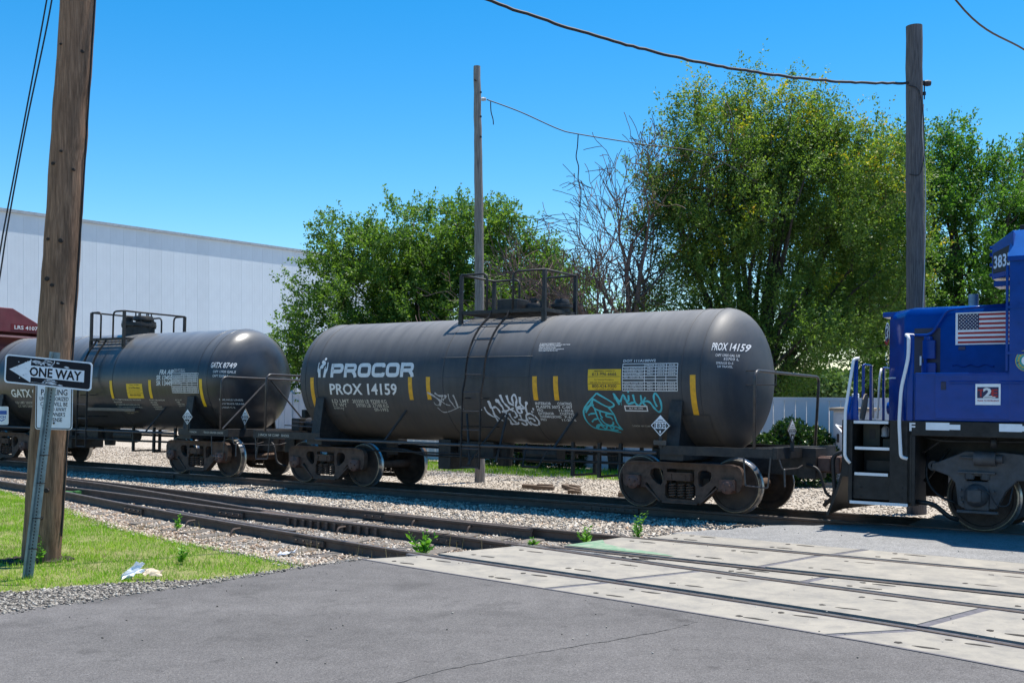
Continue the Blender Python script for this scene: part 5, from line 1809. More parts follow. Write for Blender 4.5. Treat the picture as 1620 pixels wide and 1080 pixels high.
for x0 in (-3.4, 0, 3.2):
    hb = MB()
    hb.add([(x0 - 1.4, -1.3, 1.5), (x0 + 1.4, -1.3, 1.5), (x0 + 1.4, 1.3, 1.5), (x0 - 1.4, 1.3, 1.5), (x0 - 0.4, -0.5, 0.5), (x0 + 0.4, -0.5, 0.5), (x0 + 0.4, 0.5, 0.5), (x0 - 0.4, 0.5, 0.5)],
           [(0, 1, 5, 4), (1, 2, 6, 5), (2, 3, 7, 6), (3, 0, 4, 7), (4, 5, 6, 7)])
    obj('discharge_bay', hb, M['maroon'], hop)
coupler(hop, hx + 0.1, 1)
bogie(hop, 5.6)
bogie(hop, -5.6)


# ------------------------------------------------------------------ the blue locomotive (x = 0 at the front of the steps)
loco = train_root('locomotive', 'deep blue diesel locomotive nose with flag, white handrails and black steps', 'locomotive', -5.3)
HY = 1.53
fr = MB().bb(0.88, 14, -HY, HY, 1.40, 1.62).bb(0.5, 14, -0.6, 0.6, 1.0, 1.45).bb(0.0, 0.88, -0.9, 0.9, 1.45, 1.62)
obj('frame', fr, M['lblack'], loco, bevel=0.01)
obj('front_plate', MB().bb(-0.12, -0.02, -HY, HY, 0.75, 1.62), M['lblack'], loco, bevel=0.008)
# step wells on both corners
for y in (-1, 1):
    sw = MB()
    sw.bb(0.60, 0.90, y * HY, y * (HY - 0.05), 0.40, 1.62)
    sw.bb(-0.02, 0.04, y * HY, y * 0.75, 0.36, 1.62)
    sw.bb(0.85, 0.92, y * HY, y * 0.7, 0.40, 1.60)
    sw.bb(0.04, 0.86, y * 0.95, y * 0.90, 0.36, 1.62)
    sw.bb(0.04, 0.62, y * (HY - 0.05), y * (HY - 0.09), 0.42, 0.80)
    sw.bb(0.92, 0.97, y * HY, y * (HY - 0.25), 0.36, 1.40)
    o = obj('step_well', sw, M['lblack'], loco, bevel=0.006)
    for z, x0, x1, yi in ((0.815, 0.06, 0.58, 0.99), (1.205, 0.06, 0.60, 0.97), (1.60, 0.04, 0.58, 0.95), (0.385, 0.0, 0.88, 0.97)):
        yo = HY if z < 0.5 else HY - 0.03
        s_ = obj('step', MB().bb(x0, x1, y * yo, y * yi, z - 0.03, z), M['lblack'], o)
        obj('step_edge', MB().bb(x0 + 0.01, x1 - 0.01, y * (yo + 0.006), y * (yo - 0.002), z - 0.035, z + 0.008), M['lwhite'], o)
    rs = MB().bb(0.16, 0.58, y * 1.2, y * 1.17, 0.84, 1.0)
    obj('step_riser', rs, M['lblack'], o)
    bx = MB().bb(0.10, 0.36, y * 1.20, y * 0.95, 1.22, 1.56).bb(0.40, 0.56, y * 1.2, y * 0.95, 1.21, 1.34)
    obj('step_box', bx, mat('olive_box', (0.035, 0.036, 0.026), 0.6), o, bevel=0.01)
    obj('step_box_hole', MB().bb(0.20, 0.29, y * 1.205, y * 1.19, 1.33, 1.48), M['ink'], o)
    lp = MB().lathe([(0.001, 0.07), (0.03, 0.06), (0.05, 0.02), (0.052, -0.06), (0.06, -0.09), (0.001, -0.09)], 'z', (0.44, y * 1.22, 1.46), 14)
    for k in range(5):
        a = math.pi * k / 5
        lp.tube([(0.44 + 0.056 * math.cos(a), y * 1.22 + 0.056 * math.sin(a), 1.38), (0.44 + 0.058 * math.cos(a), y * 1.22 + 0.058 * math.sin(a), 1.50), (0.44, y * 1.22, 1.545)], 0.005, 4)
    obj('step_lamp', lp, M['glass'], o, auto=40)
    for x, z in ((0.16, 0.60), (0.78, 0.62), (0.78, 0.46), (0.15, 0.46)):
        obj('bolt', MB().cyl((x, y * HY, z), (x, y * (HY + 0.012), z), 0.016, n=8), M['lblack'], o)
    # white grab rails
    g1 = fillet([(0.02, y * 1.56, 0.96), (-0.05, y * 1.60, 1.05), (-0.05, y * 1.60, 1.75), (0.0, y * 1.56, 2.15), (0.04, y * 1.50, 2.55), (0.09, y * 1.42, 2.56)], 0.1, 5)
    obj('grab_rail', MB().tube(g1, 0.024, 10), M['lwhite'], loco, smooth=True)
    g2 = fillet([(0.86, y * 1.55, 1.06), (0.79, y * 1.62, 1.08), (0.76, y * 1.62, 1.6), (0.78, y * 1.60, 2.1), (0.87, y * 1.56, 2.55), (0.87, y * 1.55, 2.87), (0.80, y * 1.45, 2.90), (0.80, y * 1.05, 2.92)], 0.12, 5)
    obj('grab_rail', MB().tube(g2, 0.026, 10), M['lwhite'], loco, smooth=True)
    g3 = fillet([(0.80, y * 1.05, 2.92), (1.06, y * 1.03, 2.92), (1.29, y * 1.03, 3.29), (2.2, y * 1.03, 3.34)], 0.09, 5)
    obj('nose_rail', MB().tube(g3, 0.021, 10), M['blue'], loco, smooth=True)
    # front corner railings
    cr = MB()
    cr.bb(0.02, 0.08, y * 1.44, y * 1.40, 1.62, 2.56)
    obj('railing_post', cr, M['blue'], loco, bevel=0.005)
    gus = MB().extrude([(-0.08, 1.60), (0.0, 1.60), (0.10, 1.60), (0.08, 1.78), (0.06, 2.0), (0.02, 2.0), (-0.02, 1.78)], lambda a, b: (a, y * 1.41, b), (0, y * 0.02, 0))
    obj('railing_gusset', gus, M['blue'], loco)
for y in (-0.75, -0.35, 0.35, 0.75):
    cr = MB().bb(-0.06, -0.02, y - 0.02, y + 0.02, 1.62, 2.50)
    obj('railing_post', cr, M['blue'], loco, bevel=0.005)
for y in (-1, 1):
    top = fillet([(-0.04, y * 0.75, 1.66), (-0.04, y * 0.75, 2.50), (-0.04, y * 0.35, 2.50), (-0.04, y * 0.35, 1.66)], 0.05, 4)
    obj('front_railing', MB().tube(top, 0.018, 8), M['blue'], loco, smooth=True)
    gr = fillet([(-0.06, y * 0.28, 2.48), (-0.07, y * 0.22, 2.35), (-0.07, y * 0.12, 1.65)], 0.1, 4)
    obj('grab_rail', MB().tube(gr, 0.018, 8), M['lwhite'], loco, smooth=True)
    ep = MB().extrude([(y * 0.95, 1.60), (y * 1.44, 1.60), (y * 1.44, 1.72), (y * 1.32, 1.98), (y * 1.02, 1.98), (y * 0.95, 1.90)], lambda a, b: (-0.10, a, b), (0.05, 0, 0))
    obj('anticlimber_plate', ep, M['blue'], loco, bevel=0.006)
    ep = MB().cyl((-0.18, y * 1.1, 1.83), (-0.08, y * 1.1, 1.83), 0.11, n=16)
    obj('end_cap', ep, M['blue'], loco, bevel=0.01)
ts = MB().extrude([(-1.06, 1.63), (-0.86, 1.63), (-0.80, 1.82), (-0.82, 1.97), (-0.90, 2.03), (-0.99, 2.02), (-1.05, 1.94), (-1.07, 1.8)], lambda a, b: (0.0 + (b - 1.63) * 0.12, a, b), (0.02, 0, 0))
obj('tread_plate', ts, M['tan'], loco)
rl = MB().cyl((-0.13, -1.40, 1.52), (-0.13, -1.40, 1.40), 0.035, n=12)
obj('marker_light', rl, mat('red_marker_lens', (0.30, 0.015, 0.012), 0.3), loco)
# pilot plough and coupler
pw = MB()
vs, fs = [], []
zs = np.linspace(0.13, 1.25, 9)
for z in zs:
    t_ = (z - 0.13) / 1.12
    b_ = 0.30 * (1 - t_) ** 1.6
    for y, ex in ((-1.42, 0.0), (-0.8, 0.12), (0, 0.22), (0.8, 0.12), (1.42, 0.0)):
        vs.append((-0.10 - b_ - ex * (1 - t_ * 0.5), y, z))
for i in range(8):
    for k in range(4):
        a = i * 5 + k
        fs.append((a, a + 1, a + 6, a + 5))
nv = len(vs)
vs += [(x + 0.04, y, z) for x, y, z in vs]
fs += [tuple(nv + q for q in reversed(f)) for f in fs]
for i in range(8):
    for k in (0, 4):
        fs.append((i * 5 + k, (i + 1) * 5 + k, nv + (i + 1) * 5 + k, nv + i * 5 + k))
for k in range(4):
    fs.append((k, k + 1, nv + k + 1, nv + k))
    fs.append((40 + k, 41 + k, nv + 41 + k, nv + 40 + k))
# leave the middle open above the coupler by cutting the plate into two wings
pw.add(vs, fs)
obj('plough', pw, M['lblack'], loco, auto=30)
coupler(loco, -0.05, -1)
cl = MB().tube([(-0.12, -0.9, 1.30), (-0.35, -0.6, 1.32), (-0.62, -0.3, 1.52), (-0.30, 0.5, 1.32)], 0.02, 8)
obj('cut_lever', cl, M['lwhite'], loco, smooth=True)
for y0 in (-0.35, -0.55, 0.45):
    hose(loco, [(-0.15, y0, 1.0), (-0.36, y0 - 0.03, 0.95), (-0.42, y0, 0.55), (-0.52, y0 + 0.08, 0.30), (-0.75, y0 + 0.12, 0.26)], 0.03)
hose(loco, [(-0.2, -0.8, 1.15), (-0.5, -0.82, 1.05), (-0.46, -0.8, 0.4), (-0.7, -0.6, 0.22)], 0.034)
# nose: chamfered front corners and rounded roof edges
NY, NT = 0.97, 3.36
nose_plan = [(0.66, -NY), (2.3, -NY), (2.3, NY), (0.66, NY), (0.28, 0.45), (0.28, -0.45)]
mb = MB()
rows = [(1.62, 0.0), (3.20, 0.0), (3.28, 0.02), (3.33, 0.06), (3.36, 0.13)]
vs, fs = [], []
for z, ins in rows:
    for x, y in nose_plan:
        vs.append((x + (ins if x < 2 else 0), y - math.copysign(ins, y) * (1 if abs(y) > 0.5 else 0.3), z))
k = len(nose_plan)
for i in range(len(rows) - 1):
    for j in range(k):
        j2 = (j + 1) % k
        fs.append((i * k + j, i * k + j2, (i + 1) * k + j2, (i + 1) * k + j))
fs.append(tuple((len(rows) - 1) * k + j for j in range(k)))
mb.add(vs, fs)
obj('nose', mb, M['blue'], loco, auto=28, bevel=0.03)
rc = MB().bb(0.80, 1.18, -NY - 0.004, -NY + 0.02, 2.34, 3.03)
o = obj('nose_recess', rc, mat('recess_blue_grey', (0.012, 0.018, 0.05), 0.5), loco)
bc = MB().bb(0.94, 1.12, -NY - 0.09, -NY - 0.004, 2.56, 2.84).bb(0.92, 1.13, -NY - 0.07, -NY - 0.004, 2.34, 2.50).cyl((1.03, -NY - 0.05, 2.84), (1.03, -NY - 0.05, 2.90), 0.05, n=12)
obj('brake_valve', bc, M['blue'], o, bevel=0.008)
obj('valve_handle', MB().tube([(0.92, -NY - 0.1, 2.46), (0.92, -NY - 0.1, 2.60)], 0.014, 6), M['lwhite'], o)
obj('nose_post', MB().bb(0.84, 0.92, -1.50, -1.44, 1.50, 2.90), M['blue'], loco, bevel=0.008)
obj('nose_post', MB().bb(0.96, 1.0, -1.05, -0.97, 1.62, 2.90), M['blue'], loco)
# battery boxes with their doors, near and far side
for y in (-1, 1):
    o = obj('battery_box', MB().bb(0.95, 5.3, y * 1.50, y * 0.96, 1.625, 2.33), M['blue'], loco, bevel=0.012)
    for x0, x1 in ((1.24, 3.05), (3.10, 5.2)):
        d = obj('box_door', MB().bb(x0, x1, y * 1.515, y * 1.499, 1.66, 2.30), M['blue'], o, bevel=0.006)
    ln = MB()
    for x0, x1 in ((1.44, 1.85), (2.11, 2.5)):
        ln.tube([(x0, y * 1.517, 2.20), (x1, y * 1.517, 2.20)], 0.012, 6).tube([(x0, y * 1.517, 2.165), (x1, y * 1.517, 2.165)], 0.008, 6)
    ln.bb(1.24, 3.05, y * 1.519, y * 1.514, 1.955, 1.97)
    obj('door_bead', ln, M['blue'], o)
    for x in (1.36, 2.53):
        obj('door_latch', MB().bb(x - 0.035, x + 0.035, y * 1.527, y * 1.514, 2.08, 2.20), mat('latch_dark', (0.008, 0.012, 0.05), 0.4), o, bevel=0.006)
# plate with the 2 emblem
pl = obj('emblem_plate', MB().bb(1.80, 2.135, -1.528, -1.516, 1.865, 2.165), M['signwhite'], loco)
f = Flat().rect(1.825, 2.11, 1.96, 2.12)
fn = lambda off: (lambda x, a: Vector((x, -1.5285 - off, a)))
link('emblem_ground', f.mesh('emblem_ground', M['navy'], fn(0.002)), pl)
link('emblem_letters', Flat().text('T', 1.832, 1.985, 0.105, 0.085, 0.03).text('E', 2.015, 1.985, 0.105, 0.085, 0.03).text('TRACK TO EXCELLENCE', 1.825, 1.915, 0.022, 0.29, 0.02).mesh('emblem_letters', M['flagred'], fn(0.004)), pl)
link('emblem_numeral', Flat().text('2', 1.905, 1.970, 0.14, 0.12, 0.04).rect(1.91, 2.07, 1.966, 1.982).mesh('emblem_numeral', M['white'], fn(0.006)), pl)
# the flag
fx0, fx1, fz0, fz1 = 1.40, 2.185, 2.765, 3.245
fp = obj('flag_plate', MB().bb(fx0, fx1, -NY - 0.018, -NY - 0.004, fz0, fz1), M['signwhite'], loco)
pn = lambda off: (lambda x, a: Vector((x, -NY - 0.0185 - off, a)))
f = Flat()
x0, x1, z0, z1 = fx0 + 0.035, fx1 - 0.012, fz0 + 0.02, fz1 - 0.02
sh = (z1 - z0) / 13
for k in range(0, 13, 2):
    f.rect(x0, x1, z1 - sh * (k + 1), z1 - sh * k)
link('flag_stripe', f.mesh('flag_stripe', M['flagred'], pn(0.002)), fp)
link('flag_canton', Flat().rect(x0, x0 + 0.295, z1 - sh * 7, z1).mesh('flag_canton', M['navy'], pn(0.004)), fp)
f = Flat()
for r_ in range(9):
    for c_ in range(6 if r_ % 2 == 0 else 5):
        cx = x0 + 0.295 * (c_ + (0.5 if r_ % 2 == 0 else 1.0)) / 6
        cz = z1 - sh * 7 * (r_ + 0.6) / 9.2
        f.poly([(cx + (0.0125 if q % 2 == 0 else 0.0055) * math.sin(2 * math.pi * q / 10), cz + (0.0125 if q % 2 == 0 else 0.0055) * math.cos(2 * math.pi * q / 10)) for q in range(10)])
link('flag_star', f.mesh('flag_star', M['white'], pn(0.006)), fp)
obj('nose_latch', MB().bb(1.44, 1.54, -NY - 0.014, -NY - 0.002, 2.69, 2.745), mat('nose_latch_blue', (0.008, 0.015, 0.08), 0.4), loco, bevel=0.005)
wv = MB().tube([(1.36 + i * 0.02, -NY - 0.004, 2.455 + 0.016 * math.sin(i * 0.62)) for i in range(30)], 0.012, 6)
obj('weld_patch', wv, M['blue'], loco, smooth=True)
# emblem on the chamfered front corner
fn2 = on_plane((0.40, -0.745, 0), Vector((0.38, -0.52, 0)).normalized(), (0, 0, 1))
nrm = Vector((-0.52, -0.38, 0)).normalized()
fo = lambda off: (lambda x, a: fn2(x, a) + nrm * off)
ec = -0.17
em = link('nose_emblem', Flat().disc(ec, 3.0, 0.10, 20, 0.17).mesh('nose_emblem', M['signwhite'], fo(0.012)), loco)
link('emblem_ring', Flat().disc(ec, 3.0, 0.082, 20, 0.14).mesh('emblem_ring', M['navy'], fo(0.015)), em)
f = Flat().curve([(ec - 0.05, 3.07), (ec, 3.10), (ec + 0.05, 3.05), (ec, 3.0), (ec + 0.04, 2.95), (ec - 0.05, 2.92)], 0.03)
link('emblem_scroll', f.mesh('emblem_scroll', M['white'], fo(0.018)), em)
f = Flat().poly([(ec - 0.10, 2.86), (ec, 2.80), (ec + 0.11, 2.87), (ec + 0.09, 2.91), (ec, 2.85), (ec - 0.09, 2.90)])
link('emblem_ribbon', f.mesh('emblem_ribbon', M['flagred'], fo(0.020)), em)
for q in ([(ec - 0.06, 2.70), (ec - 0.06, 2.58), (ec + 0.0, 2.58)], [(ec - 0.05, 2.53), (ec + 0.03, 2.50), (ec - 0.01, 2.42)]):
    link('nose_lettering', Flat().stroke(q, 0.014).mesh('nose_lettering', M['white'], fo(0.012)), loco)
obj('nose_step', MB().box((0.42, -0.80, 2.28), (0.16, 0.06, 0.02), math.atan2(-0.52, 0.38)), M['lwhite'], loco)
vt = MB().cyl((1.44, 0, 3.34), (1.44, 0, 3.62), 0.075, n=16)
obj('nose_vent', vt, M['galv'], loco, auto=40)
obj('bell_bracket', MB().bb(0.18, 0.52, -0.5, -0.2, 3.26, 3.34), M['blue'], loco, bevel=0.01)
# cab
CBX = 2.24
cab = MB().extrude([(-1.52, 1.63), (-1.52, 3.96), (-1.20, 4.36), (-0.5, 4.56), (0.5, 4.56), (1.20, 4.36), (1.52, 3.96), (1.52, 1.63)], lambda a, b: (CBX, a, b), (2.7, 0, 0))
co = obj('cab', cab, M['blue'], loco, bevel=0.02)
rv = MB().bb(CBX - 0.02, CBX + 2.75, -1.56, -1.50, 3.90, 3.97)
obj('roof_gutter', rv, M['blue'], co, bevel=0.008)
for y in (-1, 1):
    rp = MB().add([(CBX - 0.02, y * 1.545, 3.965), (CBX + 2.74, y * 1.545, 3.965), (CBX + 2.74, y * 1.205, 4.385), (CBX - 0.02, y * 1.205, 4.385), (CBX - 0.02, y * 1.50, 3.95), (CBX + 2.74, y * 1.50, 3.95), (CBX + 2.74, y * 1.18, 4.34), (CBX - 0.02, y * 1.18, 4.34)],
                  [(0, 1, 2, 3), (4, 7, 6, 5), (0, 3, 7, 4), (1, 5, 6, 2), (0, 4, 5, 1), (3, 2, 6, 7)])
    obj('roof_slope', rp, M['blue_gloss'], co)
    wn_ = MB().bb(CBX + 0.75, CBX + 2.2, y * 1.535, y * 1.515, 2.95, 3.65)
    obj('side_window', wn_, mat('cab_glass', (0.02, 0.025, 0.03), 0.08), co)
    obj('window_frame', MB().bb(CBX + 0.70, CBX + 2.25, y * 1.53, y * 1.512, 2.90, 2.95).bb(CBX + 0.70, CBX + 2.25, y * 1.53, y * 1.512, 3.65, 3.70), M['lblack'], co)
for z in np.arange(1.9, 3.9, 0.28):
    obj('rivet', MB().cyl((CBX + 0.12, -1.52, z), (CBX + 0.12, -1.532, z), 0.014, n=8), M['blue'], co)
for z in (2.6, 3.25):
    obj('door_hinge', MB().tube([(CBX - 0.03, -1.50, z - 0.06), (CBX - 0.03, -1.50, z + 0.06)], 0.022, 8).bb(CBX - 0.03, CBX + 0.2, -1.535, -1.52, z - 0.02, z + 0.02), M['blue'], co)
obj('corner_pipe', MB().tube([(CBX - 0.03, -1.5, 2.35), (CBX - 0.03, -1.5, 3.85)], 0.02, 8), M['blue'], co)
# emblem roundel on the cab side
rd = link('cab_emblem', Flat().disc(CBX + 0.235, 2.49, 0.152, 32).mesh('cab_emblem', M['gold'], lambda x, a: Vector((x, -1.526, a))), co)
link('emblem_ring', Flat().disc(CBX + 0.235, 2.49, 0.143, 32).mesh('emblem_ring', M['teal'], lambda x, a: Vector((x, -1.529, a))), rd)
link('emblem_centre', Flat().disc(CBX + 0.235, 2.49, 0.07, 24).mesh('emblem_centre', M['signwhite'], lambda x, a: Vector((x, -1.532, a))), rd)
f = Flat()
for k in range(18):
    a = 2 * math.pi * k / 18
    f.disc(CBX + 0.235 + 0.108 * math.cos(a), 2.49 + 0.108 * math.sin(a), 0.016, 6)
link('emblem_lettering', f.mesh('emblem_lettering', M['gold'], lambda x, a: Vector((x, -1.532, a))), rd)
# number board wings
for y in (-1, 1):
    p0, p1 = Vector((1.90, y * 0.98, 0)), Vector((2.26, y * 1.40, 0))
    nb = MB()
    pln = [(1.90, y * 0.98), (2.27, y * 1.42), (2.27, y * 0.3), (1.98, y * 0.3), (1.90, y * 0.5)]
    n0 = len(pln)
    vs = [(x, yy, 3.72) for x, yy in pln] + [(x, yy, 4.22 if i != 1 else 4.36) for i, (x, yy) in enumerate(pln)]
    nb.add(vs, [tuple(range(n0)), tuple(range(n0, 2 * n0))] + [(i, (i + 1) % n0, n0 + (i + 1) % n0, n0 + i) for i in range(n0)])
    no = obj('number_board', nb, M['blue'], loco, bevel=0.015)
    ux = (p1 - p0).normalized()
    nn = Vector((-ux.y, ux.x, 0)) if y > 0 else Vector((ux.y, -ux.x, 0))
    if nn.y * y < 0:
        nn = -nn
    bp_ = MB().extrude([(0.045, 3.80), (0.50, 3.80), (0.50, 4.16), (0.045, 4.10)], lambda a, b: tuple(p0 + ux * a + Vector((0, 0, b)) + nn * 0.001), nn * 0.012)
    obj('number_glass', bp_, M['ink'], no, bevel=0.02)
    f = Flat().text('3835', 0.08, 3.87, 0.185, 0.46, 0.025) if y < 0 else Flat().text('3835', -0.52, 3.87, 0.185, 0.46, 0.025)
    link('number', f.mesh('number', mat('number_pale', (0.55, 0.66, 0.80), 0.5), on_plane(p0 + nn * 0.016, ux if y < 0 else -ux, (0, 0, 1))), no)
    for zz in (3.8, 3.95, 4.1, 4.2):
        obj('lamp_knob', MB().lathe([(0.001, -0.03), (0.03, -0.02), (0.03, 0.03), (0.001, 0.04)], 'x', (1.87, y * 0.85, zz), 10), M['blue'], no)
    obj('board_bracket', MB().bb(1.95, 2.26, y * 1.1, y * 0.7, 3.60, 3.68), M['blue'], no, bevel=0.01)
obj('roof_horn', MB().bb(2.3, 2.42, -1.12, -1.02, 4.36, 4.47), M['lblack'], co, bevel=0.01)
# long hood behind the cab
obj('long_hood', MB().bb(CBX + 2.7, 14, -0.95, 0.95, 1.62, 4.1), M['blue'], loco, bevel=0.05)
# sill lettering and reflectors
link('front_letter', Flat().text('F', 0.885, 1.475, 0.12, 0.085, 0.03).mesh('front_letter', M['white'], lambda x, a: Vector((x, -HY - 0.003, a))), loco)
for x0, x1, z0, z1 in ((1.12, 1.45, 1.49, 1.60), (1.45, 1.60, 1.50, 1.575), (2.12, 2.42, 1.49, 1.60), (2.42, 2.65, 1.50, 1.575)):
    obj('reflector', MB().bb(x0, x1, -HY - 0.004, -HY - 0.001, z0, z1), M['signwhite'], loco)
ug = MB().tube(fillet([(1.05, -1.3, 1.38), (1.3, -1.3, 1.33), (3.0, -1.3, 1.36), (5, -1.3, 1.36)], 0.1), 0.02, 6).tube([(1.0, -1.2, 1.15), (1.35, -1.2, 1.40)], 0.018, 6).tube([(0.95, -0.9, 0.7), (1.3, -0.9, 1.2)], 0.03, 6)
ug.cyl((2.02, -1.38, 1.40), (2.02, -1.38, 1.25), 0.05, n=12)
ug.tube(fillet([(0.95, -1.4, 0.42), (1.2, -1.4, 0.41), (1.4, -1.3, 0.22), (1.5, -1.2, 0.18)], 0.1), 0.035, 8)
ug.tube(fillet([(1.05, -1.1, 1.1), (1.02, -1.15, 0.75), (1.2, -1.15, 0.5), (1.5, -1.1, 0.4)], 0.2), 0.02, 8)
obj('underfloor_pipe', ug, M['lblack'], loco, smooth=True)
# two-axle bogie of the engine
AX = (1.76, 4.50)
WB = (AX[0] + AX[1]) / 2
me_w = wheel_mesh(1.10)
bf = []
for y in (-1, 1):
    pl = [(1.22, 1.02), (1.13, 1.0), (1.12, 0.90), (1.22, 0.87), (1.36, 0.82), (1.46, 0.72), (1.50, 0.40), (1.56, 0.36), (1.60, 0.36), (1.60, 0.60), (1.63, 0.83), (1.90, 0.83), (1.93, 0.60), (1.93, 0.36), (2.02, 0.36), (2.06, 0.44), (2.15, 0.62), (2.3, 0.78), (2.6, 0.80)]
    mir = [(2 * WB - x, z) for x, z in pl][::-1]
    top = [(2 * WB - 1.40, 1.10), (2 * WB - 1.6, 1.19), (2 * WB - 2.1, 1.19), (WB, 1.10), (2.1, 1.19), (1.6, 1.19), (1.40, 1.10)]
    mb = MB().extrude(pl + mir + top, lambda a, b: (a, y * 1.05, b), (0, y * 0.17, 0))
    fo_ = obj('engine_bogie', mb, M['dgrey'], loco, bevel=0.015)
    for ax in AX:
        link('wheel', me_w, fo_, (ax, y * 0.84, 0.503), (0, random.random() * 6, 0 if y < 0 else math.pi))
        jb_ = MB().bb(ax - 0.17, ax + 0.17, y * 1.22, y * 0.95, 0.33, 0.76)
        obj('journal_box', jb_, M['dgrey'], fo_, bevel=0.02)
        jc = MB().lathe([(0.001, -0.10), (0.10, -0.10), (0.15, -0.06), (0.17, 0.0), (0.17, 0.05), (0.001, 0.05)], 'y', (0, 0, 0), 20)
        jc.bb(-0.09, 0.09, -0.13, -0.09, -0.08, 0.08)
        obj('journal_cap', jc, M['dgrey'], fo_, auto=35, loc=(ax, y * 1.24, 0.55), rot=(0, 0, 0 if y < 0 else math.pi))
        pl_ = MB().bb(ax - 0.27, ax + 0.29, y * 1.25, y * 1.16, 0.29, 0.33)
        obj('pedestal_tie_bar', pl_, M['dgrey'], fo_, bevel=0.006)
        cyl_ = MB().cyl((ax - 0.02, y * 1.25, 1.09), (ax + 0.27, y * 1.25, 1.09), 0.105, n=18).cyl((ax - 0.22, y * 1.25, 1.10), (ax - 0.02, y * 1.25, 1.10), 0.018, n=8).cyl((ax + 0.27, y * 1.25, 1.09), (ax + 0.36, y * 1.25, 1.09), 0.06, n=14)
        obj('brake_cylinder', cyl_, M['dgrey'], fo_, auto=40)
        sh = MB().bb(ax - 0.26, ax + 0.26, y * 1.27, y * 1.1, 0.865, 0.90).cyl((ax - 0.1, y * 1.2, 0.87), (ax - 0.1, y * 1.2, 0.78), 0.07, n=12).cyl((ax + 0.12, y * 1.2, 0.87), (ax + 0.12, y * 1.2, 0.78), 0.07, n=12)
        obj('spring_seat', sh, M['dgrey'], fo_, bevel=0.01)
        for px, pz in ((ax - 0.22, 0.62), (ax - 0.22, 0.50), (ax + 0.23, 0.62), (ax - 0.2, 0.44)):
            obj('bolt', MB().cyl((px, y * 1.22, pz), (px, y * 1.26, pz), 0.022, n=8), M['dgrey'], fo_)
    obj('frame_eye', MB().lathe([(0.035, -0.05), (0.075, -0.05), (0.075, 0.05), (0.035, 0.05)], 'y', (1.14, y * 1.13, 0.955), 16, close=True), M['dgrey'], fo_)
    ca = MB().tube(fillet([(AX[0] + 0.05, y * 1.38, 0.66), (AX[0] + 0.2, y * 1.36, 0.62), (AX[0] + 0.28, y * 1.3, 0.42), (AX[0] + 0.45, y * 1.3, 0.42), (AX[0] + 0.5, y * 1.28, 0.7)], 0.08), 0.012, 6)
    obj('speed_cable', ca, M['ink'], fo_, smooth=True)
for ax in AX:
    obj('axle', MB().cyl((ax, -1.0, 0.503), (ax, 1.0, 0.503), 0.1, n=16).cyl((ax + 0.3, -0.55, 0.5), (ax + 0.3, 0.55, 0.5), 0.34, n=20), M['dgrey'], loco, auto=40)
obj('fuel_tank', MB().bb(6.2, 9.6, -1.35, 1.35, 0.35, 1.2), M['lblack'], loco, bevel=0.08)


# ------------------------------------------------------------------ poles, signs and wires
def pole_mesh(name, pts, rs, m, seed, n=28):
    r = random.Random(seed)
    P = [Vector(p) for p in pts]
    dense, rad = [], []
    for i in range(len(P) - 1):
        for k in range(12):
            t = k / 12
            dense.append(P[i].lerp(P[i + 1], t) + Vector((r.uniform(-1, 1), r.uniform(-1, 1), 0)) * 0.006)
            rad.append((rs[i] * (1 - t) + rs[i + 1] * t) * r.uniform(0.99, 1.01))
    dense.append(P[-1])
    rad.append(rs[-1])
    mb = MB().tube(dense, rad, n)
    me = mesh_of(name, mb, m, auto=50)
    return me


pole1 = thing('utility_pole', 'thick brown leaning utility pole behind the one way sign', 'utility pole', (-6.0, 13.85, -0.1))
link('pole_shaft', pole_mesh('pole_shaft', [(-0.02, 0, -0.3), (0.166, 0.0, 2.5), (0.322, 0.004, 4.9), (0.478, 0.0, 7.2), (0.732, 0.0, 11)], [0.238, 0.226, 0.218, 0.212, 0.195], M['pole1'], 3), pole1)
for dx, z, r_ in ((-0.105, 6.55, 0.014), (0.155, 6.47, 0.022), (0.0, 5.2, 0.016), (-0.10, 5.05, 0.02), (0.15, 4.98, 0.018), (-0.095, 4.1, 0.02), (0.07, 4.08, 0.028), (0.0, 3.52, 0.022), (-0.07, 3.60, 0.028), (0.13, 3.30, 0.02), (0.1, 0.95, 0.03), (0.1, 2.0, 0.02), (0.06, 0.6, 0.02)):
    cx = 0.0666 * z
    y = -math.sqrt(max(0.001, (0.238 - 0.0038 * z) ** 2 - dx * dx))
    obj('bolt_head', MB().lathe([(0.001, 0.0), (r_, 0.0), (r_, 0.03), (0.001, 0.03)], 'y', (cx + dx, y - 0.018, z), 10), M['knot'], pole1)
cond = [(0.246 + 0.0628 * z, -0.02, z) for z in np.linspace(0.35, 10.5, 16)]
obj('ground_wire', MB().tube(cond, 0.011, 6), M['wire'], pole1)
gd = MB()
for k in range(60):
    a = random.random() * 6.28
    q = 0.24 + random.random() * 0.16
    gd.lathe([(0.001, -0.03), (0.05, -0.02), (0.04, 0.03), (0.001, 0.045)], 'z', (q * math.cos(a) - (0.08 if a > 2 else 0), q * math.sin(a) * 0.8 - 0.05, 0.03), 6)
o = tag(obj('soil_clods', gd, M['soil'], loc=(-6.0, 13.85, -0.10)), 'dark clods of soil and rot round the foot of the brown pole', 'soil', kind='stuff')

